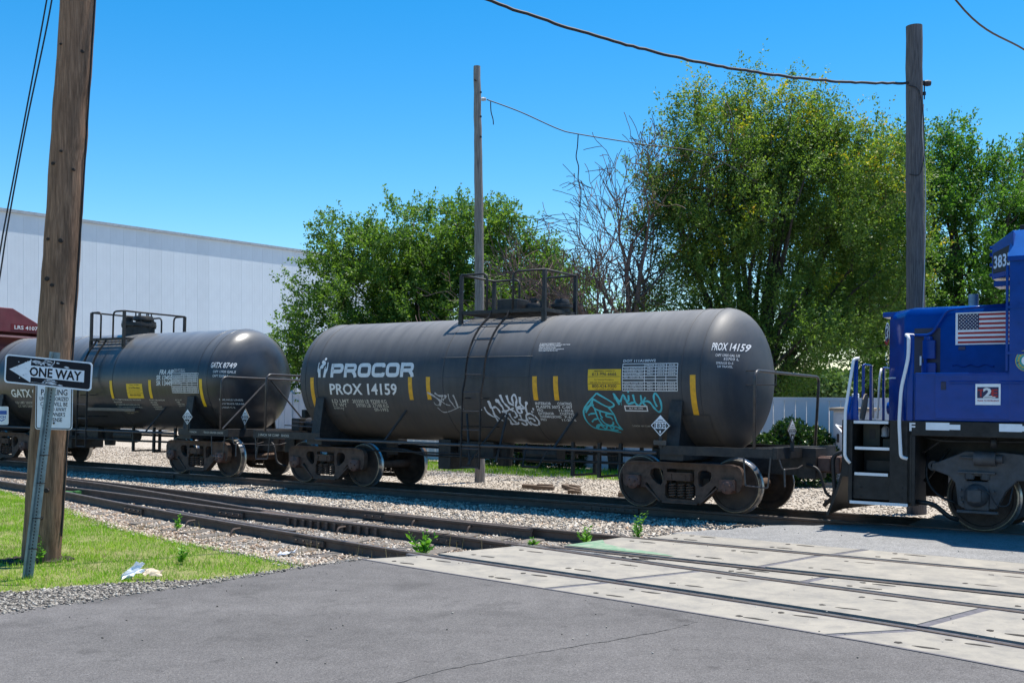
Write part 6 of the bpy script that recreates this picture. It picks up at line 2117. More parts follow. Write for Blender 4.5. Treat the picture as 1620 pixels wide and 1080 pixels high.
pole2 = thing('utility_pole', 'slim grey weathered pole standing behind the middle of the tank car', 'utility pole', (-0.80, 27.0, -0.2))
link('pole_shaft', pole_mesh('pole_shaft', [(0.0, 0, -0.3), (0.0, 0, 3), (-0.02, 0, 6.5), (-0.07, 0, 10.28)], [0.128, 0.12, 0.112, 0.085], M['pole2'], 4, 20), pole2)
ins = MB().lathe([(0.001, -0.05), (0.04, -0.05), (0.05, 0.0), (0.035, 0.03), (0.05, 0.05), (0.001, 0.08)], 'x', (0.09, -0.05, 9.45), 12)
obj('insulator', ins, M['wire2'], pole2, auto=40)
for z in (9.9, 9.6, 9.0, 8.5):
    obj('bolt_head', MB().cyl((-0.09 if z > 9.8 else 0.03, -0.11, z), (-0.12 if z > 9.8 else 0.03, -0.15, z), 0.025, n=8), M['knot'], pole2)

pole3 = thing('utility_pole', 'dark grey cut off pole rising behind the locomotive nose', 'utility pole', (7.56, 20.4, -0.2))
link('pole_shaft', pole_mesh('pole_shaft', [(0.03, 0, -0.3), (0.03, 0, 3), (0.0, 0, 6), (-0.015, 0, 9.1)], [0.178, 0.172, 0.162, 0.148], M['pole3'], 5, 24), pole3)
bk = MB().bb(0.12, 0.24, -0.06, 0.02, 8.00, 8.06).lathe([(0.001, -0.06), (0.05, -0.06), (0.06, 0.0), (0.05, 0.06), (0.001, 0.06)], 'x', (0.22, -0.03, 8.02), 12).tube([(0.17, -0.02, 7.98), (0.17, -0.02, 7.72)], 0.012, 6).lathe([(0.001, 7.86), (0.03, 7.86), (0.03, 7.8), (0.001, 7.8)], 'z', (0.17, -0.02, 0), 8)
obj('wire_bracket', bk, M['wire'], pole3)
wc = [(0.11, -0.14, 7.6), (0.07, -0.165, 7.1), (0.13, -0.14, 6.6), (0.155, -0.12, 6.0), (0.145, -0.12, 5.0), (0.12, -0.14, 4.4), (0.09, -0.16, 3.9), (0.08, -0.165, 3.0)]
obj('pale_drop_wire', MB().tube(fillet(wc, 0.2), 0.010, 6), M['wire2'], pole3)
lp = fillet([(-0.16, -0.1, 7.96), (0.0, -0.18, 7.9), (0.09, -0.18, 7.5), (0.13, -0.14, 6.6), (0.02, -0.18, 6.25), (-0.15, -0.12, 6.3)], 0.25)
obj('loop_wire', MB().tube(lp, 0.010, 6), M['wire'], pole3)


def wire(name, label, pts, r, m='wire', tw=0.0):
    P = [Vector(p) for p in pts]
    out = []
    for i in range(len(P) - 1):
        p0, p1, p2, p3 = P[max(i - 1, 0)], P[i], P[i + 1], P[min(i + 2, len(P) - 1)]
        for k in range(10):
            t = k / 10
            out.append(0.5 * ((2 * p1) + (p2 - p0) * t + (2 * p0 - 5 * p1 + 4 * p2 - p3) * t * t + (3 * p1 - p0 - 3 * p2 + p3) * t ** 3))
    out.append(P[-1])
    if tw:
        out = [p + Vector((0, 0, random.uniform(-tw, tw))) for p in out]
    o = obj(name, MB().tube(out, r, 6), M[m], smooth=True)
    return tag(o, label, 'wire')


pts = []
for k in range(13):
    t = k / 12
    pts.append((-5.35 + 12.88 * t, 13.85 + 6.55 * t, 7.83 + 0.801 * (t - 1) + 3.73 * (t - 1) * (t - 0.663)))
wire('overhead_cable', 'thick dark twisted cable sagging to the dark grey pole', pts, 0.025, tw=0.010)
wire('hanging_wire', 'thin dark wire running from the slim grey pole into the trees', [(-0.62, 26.95, 9.24), (0.2, 27.0, 8.95), (1.15, 27.1, 8.55), (1.66, 27.1, 8.42), (3.2, 27.3, 8.22), (5.0, 28, 8.1), (7.0, 30.0, 7.6)], 0.014)
wire('wire_tail', 'short loose wire end dangling near the slim grey pole top', [(-0.53, 26.95, 9.19), (-0.52, 26.95, 8.95), (-0.47, 26.95, 8.75), (-0.46, 26.95, 8.62)], 0.014)
wire('wire_tail', 'long loose wire dangling beside the bare dead branches', [(1.65, 27.1, 8.42), (1.63, 27.1, 8.1), (1.60, 27.1, 7.85), (1.66, 27.1, 7.6), (1.65, 27.1, 7.3), (1.72, 27.1, 7.0), (1.70, 27.1, 6.7), (1.69, 27.1, 6.3)], 0.015)
wire('overhead_wire', 'dark wire crossing the upper right corner of the sky', [(13.0, 42, 24.0), (19.0, 46.5, 18.6), (24.5, 52, 18.2), (31, 59, 18.6)], 0.045)
wire('guy_wire', 'left one of two thin wires slanting down beside the brown pole', [(-5.7, 13.9, 8.6), (-5.95, 13.9, 7.08), (-6.30, 13.9, 5.2), (-6.49, 13.9, 4.2), (-6.56, 13.9, 3.8), (-6.85, 13.9, 2.2)], 0.010)
wire('guy_wire', 'right one of two thin wires slanting down beside the brown pole', [(-5.62, 13.8, 8.6), (-5.84, 13.8, 7.06), (-6.16, 13.8, 5.5), (-6.40, 13.8, 4.2), (-6.50, 13.8, 3.55), (-6.75, 13.8, 2.0)], 0.010)

# sign post with the one way sign
post = thing('street_sign', 'black and white one way arrow sign on a leaning green steel post', 'street sign', (-5.62, 12.55, -0.07))
pb, pt_ = Vector((0, 0, -0.2)), Vector((0.335, 0.02, 2.62))
ax_ = (pt_ - pb).normalized()
ux = Vector((1, 0, -0.12)).normalized()
uy = ax_.cross(ux).normalized()
ux = uy.cross(ax_).normalized()
prof = [(-0.062, 0.0), (-0.036, 0.0), (-0.026, 0.032), (0.026, 0.032), (0.036, 0.0), (0.062, 0.0), (0.062, 0.007), (0.040, 0.007), (0.030, 0.040), (-0.030, 0.040), (-0.040, 0.007), (-0.062, 0.007)]
mb = MB().extrude(prof, lambda a, b: pb + ux * a + uy * b, pt_ - pb)
if uy.y < 0:
    pass
obj('post', mb, M['galv'], post)
hl = MB()
for k in range(62):
    c = pb + (pt_ - pb) * (0.09 + k * 0.0135) + uy * 0.031
    hl.box(c, (0.013, 0.004, 0.02))
h = obj('post_hole', hl, M['ink'], post)
h['kind'] = 'stuff'
for z in (0.55, 0.9, 1.3, 1.62):
    c = pb + (pt_ - pb) * (z / 2.8)
    obj('bolt', MB().cyl(c + Vector((-0.02, -0.01, 0)), c + Vector((0.09, -0.02, 0.0)), 0.006, n=6), M['knot'], post)
SA = math.atan2(-14.0, 139)
sx, sz = Vector((math.cos(SA), 0, math.sin(SA))), Vector((-math.sin(SA) * 0.55, 0, math.cos(SA)))
scn = Vector((0.285, -0.04, 2.385))
sp = lambda off: (lambda x, a: scn + sx * x + sz * a + Vector((0, -off, 0)))


def rrect(w, h, r, n=5):
    return arc(w - r, h - r, r, 0, 90, n) + arc(-w + r, h - r, r, 90, 180, n) + arc(-w + r, -h + r, r, 180, 270, n) + arc(w - r, -h + r, r, 270, 360, n)


mb = MB().extrude(rrect(0.505, 0.165, 0.04), sp(0.0), (0, 0.004, 0))
sg = obj('sign_panel', mb, M['signwhite'], post)
link('sign_face', Flat().poly(rrect(0.487, 0.148, 0.032)).mesh('sign_face', M['signblack'], sp(0.0015)), sg)
f = Flat().poly([(-0.45, -0.005), (-0.20, 0.125), (-0.205, 0.062), (0.415, 0.062), (0.415, -0.072), (-0.20, -0.072), (-0.20, -0.135)])
link('arrow', f.mesh('arrow', M['signwhite'], sp(0.003)), sg)
link('lettering', Flat().text('ONE WAY', -0.215, -0.056, 0.105, 0.60, 0.03).mesh('lettering', M['signblack'], sp(0.0045)), sg)
rr = random.Random(5)
f = Flat()
for k in range(26):
    x, a = rr.gauss(-0.02, 0.10), rr.choice((rr.uniform(0.07, 0.125), rr.uniform(-0.135, -0.08)))
    w, hh = rr.uniform(0.015, 0.07), rr.uniform(0.003, 0.014)
    f.poly([(x - w, a), (x - w * 0.3, a + hh), (x + w * 0.5, a + hh * 0.6), (x + w, a - hh * 0.3), (x + w * 0.1, a - hh)])
f.curve([(-0.045, -0.14), (-0.015, -0.09), (0.03, -0.082)], 0.016)
f.curve([(-0.035, 0.14), (-0.03, 0.09), (-0.04, 0.065)], 0.03)
f.curve([(0.02, 0.08), (0.06, 0.11), (0.065, 0.14)], 0.008)
for k in range(14):
    x, a = rr.uniform(-0.47, -0.2), rr.uniform(-0.14, 0.14)
    f.disc(x, a, rr.uniform(0.003, 0.008), 6)
link('scrape_mark', f.mesh('scrape_mark', M['scratch'], sp(0.003)), sg)['kind'] = 'stuff'

# no parking sign on the brown pole
nps = thing('no_parking_sign', 'white no parking sign nailed to the brown pole, half hidden by the one way sign', 'sign', (-5.72, 13.58, 1.93))
n1 = R(-1.0)
nx, nzv = Vector((math.cos(n1), 0, math.sin(n1))), Vector((0.02, 0, 1)).normalized()
np_ = lambda off: (lambda x, a: nx * x + nzv * a + Vector((0, -off, 0)))
obj('sign_panel', MB().extrude(rrect(0.232, 0.315, 0.035), np_(0.0), (0, 0.004, 0)), M['signwhite'], nps)
o = rrect(0.218, 0.301, 0.03)
f = Flat().stroke(o, 0.012, closed=True)
for t_, a, h_, w in (('NO', 0.205, 0.07, 0.13), ('PARKING', 0.115, 0.075, 0.33), ('UNAUTHORIZED', 0.045, 0.05, 0.36), ('CARS WILL BE', -0.02, 0.05, 0.34), ('TOWED AWAY', -0.085, 0.05, 0.31), ('AT OWNER\'S', -0.15, 0.05, 0.28), ('EXPENSE', -0.215, 0.05, 0.21)):
    f.text(t_, 0.0, a, h_, w, 0.012, align='c')
link('lettering', f.mesh('lettering', M['signblack'], np_(0.002)), nps)
obj('bolt', MB().cyl((0.0, -0.004, -0.235), (0.0, -0.016, -0.235), 0.012, n=8), M['knot'], nps)
f = Flat()

# small white and blue sign cut by the left edge
sm = thing('small_sign', 'small white sign with blue print at the left edge of the photo', 'sign', (-6.78, 14.3, 1.0))
obj('sign_panel', MB().extrude(rrect(0.155, 0.12, 0.02), lambda a, b: (a, 0, b + 0.77), (0, 0.004, 0)), M['signwhite'], sm)
f = Flat().rect(-0.10, 0.135, 0.785, 0.835).text('WATCH', -0.08, 0.735, 0.035, 0.2, 0.02).text('TV', -0.08, 0.695, 0.03, 0.2, 0.02)
link('lettering', f.mesh('lettering', M['signblue'], lambda x, a: Vector((x, -0.003, a))), sm)
obj('post', MB().bb(-0.12, -0.07, 0.01, 0.05, -1.1, 0.80), M['galv'], sm)

# ------------------------------------------------------------------ the warehouse, its wall square to the tracks
WS = -47.0
wh = thing('warehouse', 'long pale blue grey sheet metal warehouse behind the left tank car', 'warehouse', W(WS, 45, 0))
obj('body', MB().bb(-40, -0.25, -21.5, 12, -0.2, 9.9), M['ware'], wh, rot=(0, 0, -TH))
pm_ = MB().bb(-0.02, 0.02, 0.002, 0.758, -0.2, 10.02)
for q in (0.19, 0.38, 0.57):
    pm_.bb(0.02, 0.0215, q - 0.02, q + 0.02, -0.2, 10.02)
pm_.bb(0.02, 0.0235, 0.0, 0.03, -0.2, 10.02)
pme = mesh_of('wall_panel', pm_, M['ware'])
for k in range(44):
    y = -21.5 + 0.76 * k
    link('wall_panel', pme, wh, (CT * -0.1 + ST * y, -ST * -0.1 + CT * y, 0), (0, 0, -TH))
obj('roof_edge', MB().bb(-40.2, 0.03, -21.6, 12.1, 10.02, 10.16), M['trim'], wh, rot=(0, 0, -TH))

# ------------------------------------------------------------------ the white fence behind the yard
FD = 26.7
fn_ = thing('white_fence', 'long white board fence behind the gravel yard', 'fence', W(-14, FD, -0.24))
fn_.rotation_euler = (0, 0, -TH)
bme = mesh_of('fence_board', MB().bb(0.004, 0.276, -0.02, 0.02, 0.06, 2.05), M['fence'])
pme = mesh_of('fence_post', MB().bb(-0.065, 0.065, -0.075, 0.075, 0, 2.16).lathe([(0.09, 2.16), (0.09, 2.19), (0.001, 2.24)], 'z', n=4), M['fence'])
rme = mesh_of('fence_rail', MB().bb(0.07, 2.39, -0.035, 0.035, 0.05, 0.20).bb(0.07, 2.39, -0.035, 0.035, 2.03, 2.10), M['fence'])
for k in range(14):
    x = -19.0 + 2.46 * k
    link('fence_post', pme, fn_, (x, 0, 0))
    link('fence_rail', rme, fn_, (x, 0, 0))
    for j in range(8):
        link('fence_board', bme, fn_, (x + 0.075 + 0.29 * j, random.uniform(-0.004, 0.004), 0))
cb = thing('utility_cabinet', 'pale grey cabinet with a flat lid beside the bush at the white fence', 'cabinet', W(-8.2, 26.0, -0.24))
cb.rotation_euler = (0, 0, -TH)
obj('box', MB().bb(-0.42, 0.42, -0.3, 0.3, 0, 1.80), M['cabinet'], cb, bevel=0.01)
obj('lid', MB().bb(-0.50, 0.50, -0.36, 0.36, 1.80, 1.87), M['tan'], cb, bevel=0.008)
obj('door', MB().bb(-0.36, 0.36, -0.315, -0.30, 0.15, 1.72), M['cabinet'], cb)
obj('handle', MB().bb(-0.32, -0.27, -0.34, -0.315, 1.05, 1.25), M['black'], cb)
link('notice', Flat().text('DANGER', -0.2, 1.40, 0.05, 0.25, 0.02).text('KEEP OUT', -0.2, 1.32, 0.04, 0.25, 0.02).mesh('notice', M['black'], lambda x, a: Vector((x, -0.318, a))), cb)

# white trailer and a small car far behind, seen between the tank cars
tl = thing('parked_trailer', 'white box trailer parked far behind the gap between the tank cars', 'trailer', (-11.0, 56, -0.24))
obj('body', MB().bb(-1.5, 1.6, -1.2, 1.2, 0.75, 3.4), M['signwhite'], tl, bevel=0.04)
for x in (-0.9, -0.2, 0.5, 1.2):
    obj('panel_rib', MB().bb(x - 0.02, x + 0.02, -1.23, -1.2, 0.8, 3.35), M['cabinet'], tl)
obj('skirt', MB().bb(-1.5, 1.6, -1.15, 1.15, 0.45, 0.75), M['cabinet'], tl)
obj('orange_crate', MB().bb(0.2, 1.5, -1.6, -1.25, 0.40, 0.9), M['orange'], tl)
for x in (-0.9, 0.9):
    obj('wheel', MB().lathe([(0.001, -0.12), (0.3, -0.12), (0.38, -0.08), (0.38, 0.08), (0.3, 0.12), (0.001, 0.12)], 'y', (x, -1.1, 0.38), 18), M['ink'], tl)

# scraps of timber in the yard
for i, (s, d, ln, rz, lb) in enumerate(((-13.9, 20.9, 0.75, 0.3, 'longer dark timber scrap on the gravel beside the slim pole'), (-13.2, 21.2, 0.65, -0.55, 'flat brown timber scrap lying on the gravel right of the pole'), (-12.6, 20.4, 0.28, 0.2, 'short dark stub of timber on the yard gravel'), (-11.5, 20.6, 0.22, 0.5, 'smallest dark timber chip in the shade of the yard'))):
    tag(obj('timber_scrap', MB().box((0, 0, 0.05), (ln, 0.16, 0.09)).box((ln * 0.2, 0.05, 0.11), (ln * 0.5, 0.1, 0.03), 0.2), M['wood'], loc=W(s, d, -0.23), rot=(0.06, 0.05, -TH + rz), bevel=0.01), lb, 'timber', 'timber scraps in the yard')
tag(obj('edging_beam', MB().box((0, 0, 0.06), (1.9, 0.12, 0.12)), M['concrete'], loc=W(-9.4, 25.1, -0.24), rot=(0, 0, -TH + 0.2), bevel=0.01), 'pale beam lying on the ground by the bush', 'beam')


# crumpled paper on the lawn
def crumple(name, pts, m, amp, seed, parent):
    r = np.random.default_rng(seed)
    n = 7
    vs, fs = [], []
    for i in range(n):
        t = i / (n - 1)
        a = np.array(pts[0]) * (1 - t) + np.array(pts[1]) * t
        b = np.array(pts[3]) * (1 - t) + np.array(pts[2]) * t
        for j in range(4):
            q = j / 3
            p = a * (1 - q) + b * q + r.normal(size=3) * amp
            p[2] = max(p[2], 0.0)
            vs.append(tuple(p))
    for i in range(n - 1):
        for j in range(3):
            k = i * 4 + j
            fs.append((k, k + 1, k + 5, k + 4))
    me = bpy.data.meshes.new(name)
    me.from_pydata(vs, [], fs)
    me.materials.append(m)
    o = link(name, me, parent)
    so = o.modifiers.new('thick', 'SOLIDIFY')
    so.thickness = 0.002
    return o


tr = thing('paper_litter', 'crumpled white and tan paper litter on the grass near the road', 'litter', (-4.32, 12.45, -0.05))
tr.scale = (0.72, 0.72, 0.72)
crumple('white_sheet', [(-0.24, -0.05, 0.0), (0.02, 0.02, 0.28), (0.14, 0.08, 0.25), (-0.06, 0.0, 0.0)], M['paper'], 0.012, 1, tr)
crumple('white_strip', [(-0.16, -0.14, 0.02), (0.18, -0.04, 0.13), (0.18, 0.06, 0.16), (-0.08, 0.02, 0.08)], M['paper'], 0.014, 2, tr)
crumple('tan_sheet', [(0.14, -0.06, 0.08), (0.44, -0.04, 0.06), (0.42, 0.08, 0.12), (0.14, 0.04, 0.18)], M['paper2'], 0.014, 3, tr)
tr = thing('paper_litter', 'small white paper scrap on the stones beside the near rail', 'litter', W(-11.0, 10.35, -0.15))
crumple('white_sheet', [(-0.16, -0.02, 0.01), (0.10, 0.0, 0.06), (0.14, 0.1, 0.05), (-0.10, 0.1, 0.02)], M['paper'], 0.02, 4, tr)


# ------------------------------------------------------------------ trees, bush, weeds
def leaf_mesh(name, c, dirs, ln, wd, m, at):
    """rhombic folded leaves: c (N,3) roots, dirs (N,3) unit directions"""
    n = len(c)
    side = np.cross(dirs, rng.normal(size=(n, 3)))
    side /= np.linalg.norm(side, axis=1)[:, None] + 1e-9
    up = np.cross(side, dirs)
    v = np.empty((n, 4, 3))
    l, w = ln[:, None], wd[:, None]
    v[:, 0] = c
    v[:, 1] = c + dirs * l * 0.45 + side * w * 0.5 + up * w * 0.12
    v[:, 2] = c + dirs * l
    v[:, 3] = c + dirs * l * 0.45 - side * w * 0.5 + up * w * 0.12
    f = np.array([(0, 1, 2), (0, 2, 3)])[None] + (np.arange(n) * 4)[:, None, None]
    return np_mesh(name, v.reshape(-1, 3), f.reshape(-1, 3), m, {'rnd': np.repeat(at, 4)})


def unit(v):
    return v / (np.linalg.norm(v, axis=-1, keepdims=True) + 1e-9)


def tree(name, label, base, trunk_h, lobes, n_clump, sprays, leaves, m, leaf, stems=5, r0=0.22, young=0, droop=0.15, group=None, spread=0.55, vase=0.0, shell=0.45, fan=0.0):
    t = thing(name, label, 'tree', base, group=group)
    L_ = np.array(lobes, float)
    vol = L_[:, 3] * L_[:, 4] * L_[:, 5]
    idx = rng.choice(len(L_), n_clump, p=vol / vol.sum())
    q = unit(rng.normal(size=(n_clump, 3))) * (rng.random(n_clump) ** shell)[:, None]
    C = L_[idx, :3] + q * L_[idx, 3:6]
    C = C[C[:, 2] > 0.8]
    # stems and limbs
    mb, tk = MB(), MB()
    top = np.array([0, 0, trunk_h])
    tk.tube([(0, 0, -0.3), (random.uniform(-.1, .1), 0.05, trunk_h * 0.5), tuple(top)], [r0 * 1.15, r0 * 0.95, r0 * 0.8], 10)
    nodes = [(top, r0 * 0.6)]
    zmax = (L_[:, 2] + L_[:, 5]).max()
    cx = (L_[:, 0] * vol).sum() / vol.sum()
    for k in range(stems):
        j = k % len(L_)
        tgt = L_[j, :3] + np.array([0, 0, 0.35 * L_[j, 5]]) + rng.normal(size=3) * np.array([0.3, 0.3, 0.2]) * L_[j, 3:6]
        if vase:
            tgt = top + (tgt - top) * np.array([1, 1, 1.0])
        p1 = top + (tgt - top) * 0.4 + np.array([0, 0, (0.12 + vase) * np.linalg.norm(tgt - top)]) * 0.5 + rng.normal(size=3) * 0.15
        pl = []
        for s_ in np.linspace(0, 1, 8):
            p = top * (1 - s_) ** 2 + p1 * 2 * s_ * (1 - s_) + tgt * s_ ** 2 + rng.normal(size=3) * 0.05
            pl.append(p)
            nodes.append((p, r0 * 0.42 * (1 - 0.75 * s_)))
        mb.tube([tuple(p) for p in pl], [max(0.02, r0 * 0.5 * (1 - 0.8 * s_)) for s_ in np.linspace(0, 1, 8)], 6)
    order = np.argsort(np.linalg.norm(C - top, axis=1))
    NP = [n_[0] for n_ in nodes]
    NR = [n_[1] for n_ in nodes]
    for i in order:
        P = np.array(NP)
        dv = C[i] - P
        cost = np.linalg.norm(dv, axis=1) + 1.2 * np.maximum(0, -dv[:, 2])
        k = int(np.argmin(cost))
        r_ = max(0.010, min(NR[k] * 0.6, 0.05))
        midp = P[k] * 0.5 + C[i] * 0.5 + np.array([0, 0, 0.06]) + rng.normal(size=3) * 0.06
        mb.tube([tuple(P[k]), tuple(midp), tuple(C[i])], [r_, r_ * 0.8, r_ * 0.55], 5, cap=False)
        NP += [midp, C[i]]
        NR += [r_ * 0.8, r_ * 0.6]
    obj('trunk', tk, M['bark'], t, smooth=True)
    obj('limbs', mb, M['bark'], t, smooth=True)
    # sprays of leaves round each clump
    ctr = (L_[:, :3] * vol[:, None]).sum(0) / vol.sum()
    nC = len(C)
    ci = np.repeat(np.arange(nC), sprays)
    out = unit(C[ci] - ctr)
    if fan:                                            # feathery sprays that follow the limbs up and out
        out = unit(C[ci] - np.array([cx * 0.5, 0, trunk_h - 1.0]))
    d = unit(out * (0.7 + fan) + rng.normal(size=(len(ci), 3)) * 0.75 + np.array([0, 0, 0.25]))
    root = C[ci] + rng.normal(size=(len(ci), 3)) * 0.12
    sl_ = spread * (0.6 + 0.8 * rng.random(len(ci)))
    si = np.repeat(np.arange(len(ci)), leaves)
    tt_ = rng.random(len(si))
    pos = root[si] + d[si] * (sl_[si] * tt_)[:, None] + rng.normal(size=(len(si), 3)) * 0.05
    pos[:, 2] -= droop * (tt_ ** 2) * sl_[si]
    ld = unit(d[si] * 0.5 + rng.normal(size=(len(si), 3)) * 0.8 + np.array([0, 0, -0.15]))
    ln = leaf * (0.6 + 0.7 * rng.random(len(si)))
    clump_t = rng.random(nC)
    at = np.clip(0.55 * rng.random(len(si)) + 0.35 * clump_t[ci][si] + 0.05, 0, 1)
    if young:
        hz = (pos[:, 2] - pos[:, 2].min()) / np.ptp(pos[:, 2])
        pick = (clump_t[ci][si] < young * (0.05 + 1.7 * hz ** 2)) & (tt_ > 0.4)
        o = link('young_leaves', leaf_mesh('young_leaves', pos[pick], ld[pick], ln[pick], ln[pick] * 0.55, M['leafy'], rng.random(pick.sum()) ** 1.6), t)
        o['kind'] = 'stuff'
        pos, ld, ln, at = pos[~pick], ld[~pick], ln[~pick], at[~pick]
    o = link('crown', leaf_mesh('crown', pos, ld, ln, ln * 0.55, m, at), t)
    o['kind'] = 'stuff'
    return t


tree('bushy_tree', 'broad dark green tree standing left behind the slim grey pole', (-3.2, 39.5, -0.2), 2.2,
     [(-1.4, 0, 4.8, 3.6, 3.0, 3.3), (1.6, 0, 5.6, 3.4, 3.0, 3.2), (0.1, 0.3, 7.0, 3.0, 2.6, 2.1), (-3.6, -0.4, 3.0, 2.1, 2.2, 2.1), (4.1, 0, 4.5, 2.5, 2.4, 2.9), (-0.2, -1.5, 3.2, 3.2, 2.0, 2.0), (-2.5, 0, 6.9, 1.5, 1.4, 1.8), (1.8, 0, 7.8, 1.5, 1.3, 1.4), (3.6, 0, 6.6, 1.7, 1.4, 1.7), (2.2, -1.4, 3.0, 3.0, 1.6, 1.8)],
     980, 8, 28, M['leaf1'], 0.115, 16, 0.24, spread=0.72, fan=0.3)
tree('elm_tree', 'tall spreading green elm with yellow young leaves, trunk behind the fence', (6.9, 31.6, -0.2), 1.5,
     [(0.2, 0, 7.8, 3.1, 2.4, 2.9), (-1.2, 0.2, 5.8, 1.9, 2.2, 3.4), (2.5, 0, 7.0, 2.7, 2.2, 3.2), (-0.9, 0, 10.0, 1.6, 1.3, 1.6), (1.3, 0, 9.5, 1.8, 1.4, 1.7), (-2.3, 0, 3.4, 1.6, 1.7, 1.7), (0.6, -0.6, 3.4, 2.4, 1.8, 2.0), (3.4, 0, 5.0, 2.1, 1.9, 1.8), (1.7, -1.8, 3.6, 1.7, 1.2, 0.8), (3.7, 0.2, 8.6, 1.3, 1.2, 1.3), (-2.2, 0, 7.4, 1.2, 1.2, 1.6)],
     960, 8, 31, M['leaf2'], 0.085, 46, 0.20, young=0.14, spread=0.78, vase=0.0, shell=0.5, fan=0.75, droop=0.06)
tree('dense_tree', 'dense dark green tree at the right edge behind the locomotive', (15.2, 36, -0.2), 2.4,
     [(0, 0, 5.6, 4.2, 3.4, 4.0), (-2.8, 0, 8.3, 2.2, 2.2, 2.4), (0.9, 0, 8.9, 2.3, 2.0, 1.8), (3.0, 0, 6.8, 2.8, 2.4, 2.8), (-3.8, 0, 5.2, 2.4, 2.2, 2.8), (-0.7, 0, 10.1, 1.2, 1.0, 1.5), (-4.0, 0, 4.6, 2.0, 2.0, 1.3), (2, -0.5, 3.0, 3.2, 2.4, 2.2), (-4.4, 0, 7.6, 1.5, 1.4, 1.9), (-2.2, 0, 9.8, 1.0, 1.0, 1.3), (-1.2, 0, 8.9, 1.5, 1.3, 1.7)],
     1000, 8, 28, M['leaf3'], 0.108, 18, 0.26, young=0.02, spread=0.76, fan=0.45)
tree('young_tree', 'small loose green tree low behind the bare dead tree', (2.9, 38, -0.2), 1.6,
     [(0, 0, 3.2, 2.0, 1.6, 1.9), (-1.2, 0, 4.2, 1.2, 1.0, 1.1), (1.4, 0, 3.8, 1.3, 1.2, 1.4)], 110, 6, 22, M['leaf1'], 0.11, 7, 0.10, spread=0.7, fan=0.4)


# the bare dead tree
dt = thing('dead_tree', 'bare dead tree with tangled grey brown branches between the green trees', 'tree', (3.35, 30.6, -0.2))
mb, tw = MB(), MB()
rd_ = random.Random(11)
tips = []


def grow(p, d, ln, r, depth):
    n = 5
    pts = [p]
    for k in range(n):
        d = (d + Vector((rd_.gauss(0, 0.12), rd_.gauss(0, 0.12), rd_.gauss(0.02, 0.10)))).normalized()
        pts.append(pts[-1] + d * ln / n)
    rs = [r * (1 - 0.55 * k / n) for k in range(n + 1)]
    (mb if depth < 2 else tw).tube(pts, [max(0.010, q) for q in rs], 6 if depth < 2 else 3, cap=False)
    if depth >= 5 or ln < 0.2:
        return
    for k in range(rd_.choice((2, 3)) + (2 if depth == 1 else 1 if depth in (2, 3) else 0)):
        i = rd_.randint(2, n)
        a = rd_.uniform(0, 6.28)
        side = d.cross(Vector((math.cos(a), math.sin(a), rd_.uniform(-0.3, 0.6)))).normalized()
        nd = (d * 0.75 + side * rd_.uniform(0.45, 0.85) + Vector((-0.05, 0, 0.08))).normalized()
        tips.append(pts[i])
        grow(pts[i], nd, ln * rd_.uniform(0.5, 0.74), max(0.006, rs[i] * 0.62), depth + 1)


mb.tube([(0, 0, -0.3), (-0.05, 0, 1.2), (-0.1, 0, 2.4)], [0.16, 0.14, 0.12], 10)
for d, ln, r in (((-0.80, 0.1, 0.62), 3.00, 0.09), ((-0.5, -0.2, 0.85), 3.00, 0.10), ((0.02, 0.2, 1.0), 4.2, 0.12), ((0.22, -0.2, 1.0), 4.3, 0.115), ((-0.28, 0.3, 0.9), 3.00, 0.085), ((-0.95, -0.1, 0.40), 2.64, 0.075), ((0.4, 0.1, 0.95), 3.9, 0.09), ((-0.68, 0.25, 0.60), 3.00, 0.085), ((-0.55, -0.3, 0.48), 2.52, 0.07)):
    grow(Vector((-0.1, 0, 2.2)), Vector(d).normalized(), ln, r, 1)
obj('trunk', mb, M['deadbark'], dt, smooth=True)
o = obj('twigs', tw, M['deadbark'], dt)
o['kind'] = 'stuff'
T = np.array([tuple(p) for p in tips])
T = T[(T[:, 0] > 0.15) & (T[:, 2] > 4.6)]
T = np.repeat(T[rng.choice(len(T), min(len(T), 130), False)], 26, 0)
T = T + rng.normal(size=T.shape) * 0.22
ln_ = 0.08 * (0.6 + 0.7 * rng.random(len(T)))
o = link('dry_leaves', leaf_mesh('dry_leaves', T, unit(rng.normal(size=T.shape) + np.array([0, 0, -0.3])), ln_, ln_ * 0.55, attr_mat('leaf_dry_olive', [(0, (0.05, 0.05, 0.02)), (0.6, (0.11, 0.105, 0.04)), (1, (0.16, 0.12, 0.06))], 0.6, 0.25), rng.random(len(T))), dt)
o['kind'] = 'stuff'


def bush(name, label, base, rad, n, m, leaf, cat='shrub', group=None):
    t = thing(name, label, cat, base, group=group)
    k = n
    q = unit(rng.normal(size=(k, 3)))
    q[:, 2] = np.abs(q[:, 2])
    lump = 0.92 + 0.07 * np.sin(q[:, 0] * 7 + 1) * np.sin(q[:, 1] * 6) + 0.05 * np.sin(q[:, 2] * 9 + q[:, 0] * 5)
    rr_ = (0.72 + 0.28 * rng.random(k)) * lump
    q = np.sign(q) * np.abs(q) ** np.array([0.92, 0.92, 0.72])
    pos = q * rr_[:, None] * np.array(rad)
    ld = unit(q * 0.7 + rng.normal(size=(k, 3)) * 0.7)
    ln = leaf * (0.6 + 0.7 * rng.random(k))
    o = link('foliage', leaf_mesh('foliage', pos, ld, ln, ln * 0.6, m, rng.random(k)), t)
    o['kind'] = 'stuff'
    st = MB()
    for i in range(9):
        a = random.random() * 6.28
        st.tube([(0.05 * math.cos(a), 0.05 * math.sin(a), -0.1), (rad[0] * 0.55 * math.cos(a), rad[1] * 0.55 * math.sin(a), rad[2] * random.uniform(0.4, 0.8))], [0.025, 0.008], 5)
    obj('stems', st, M['bark'], t)
    return t


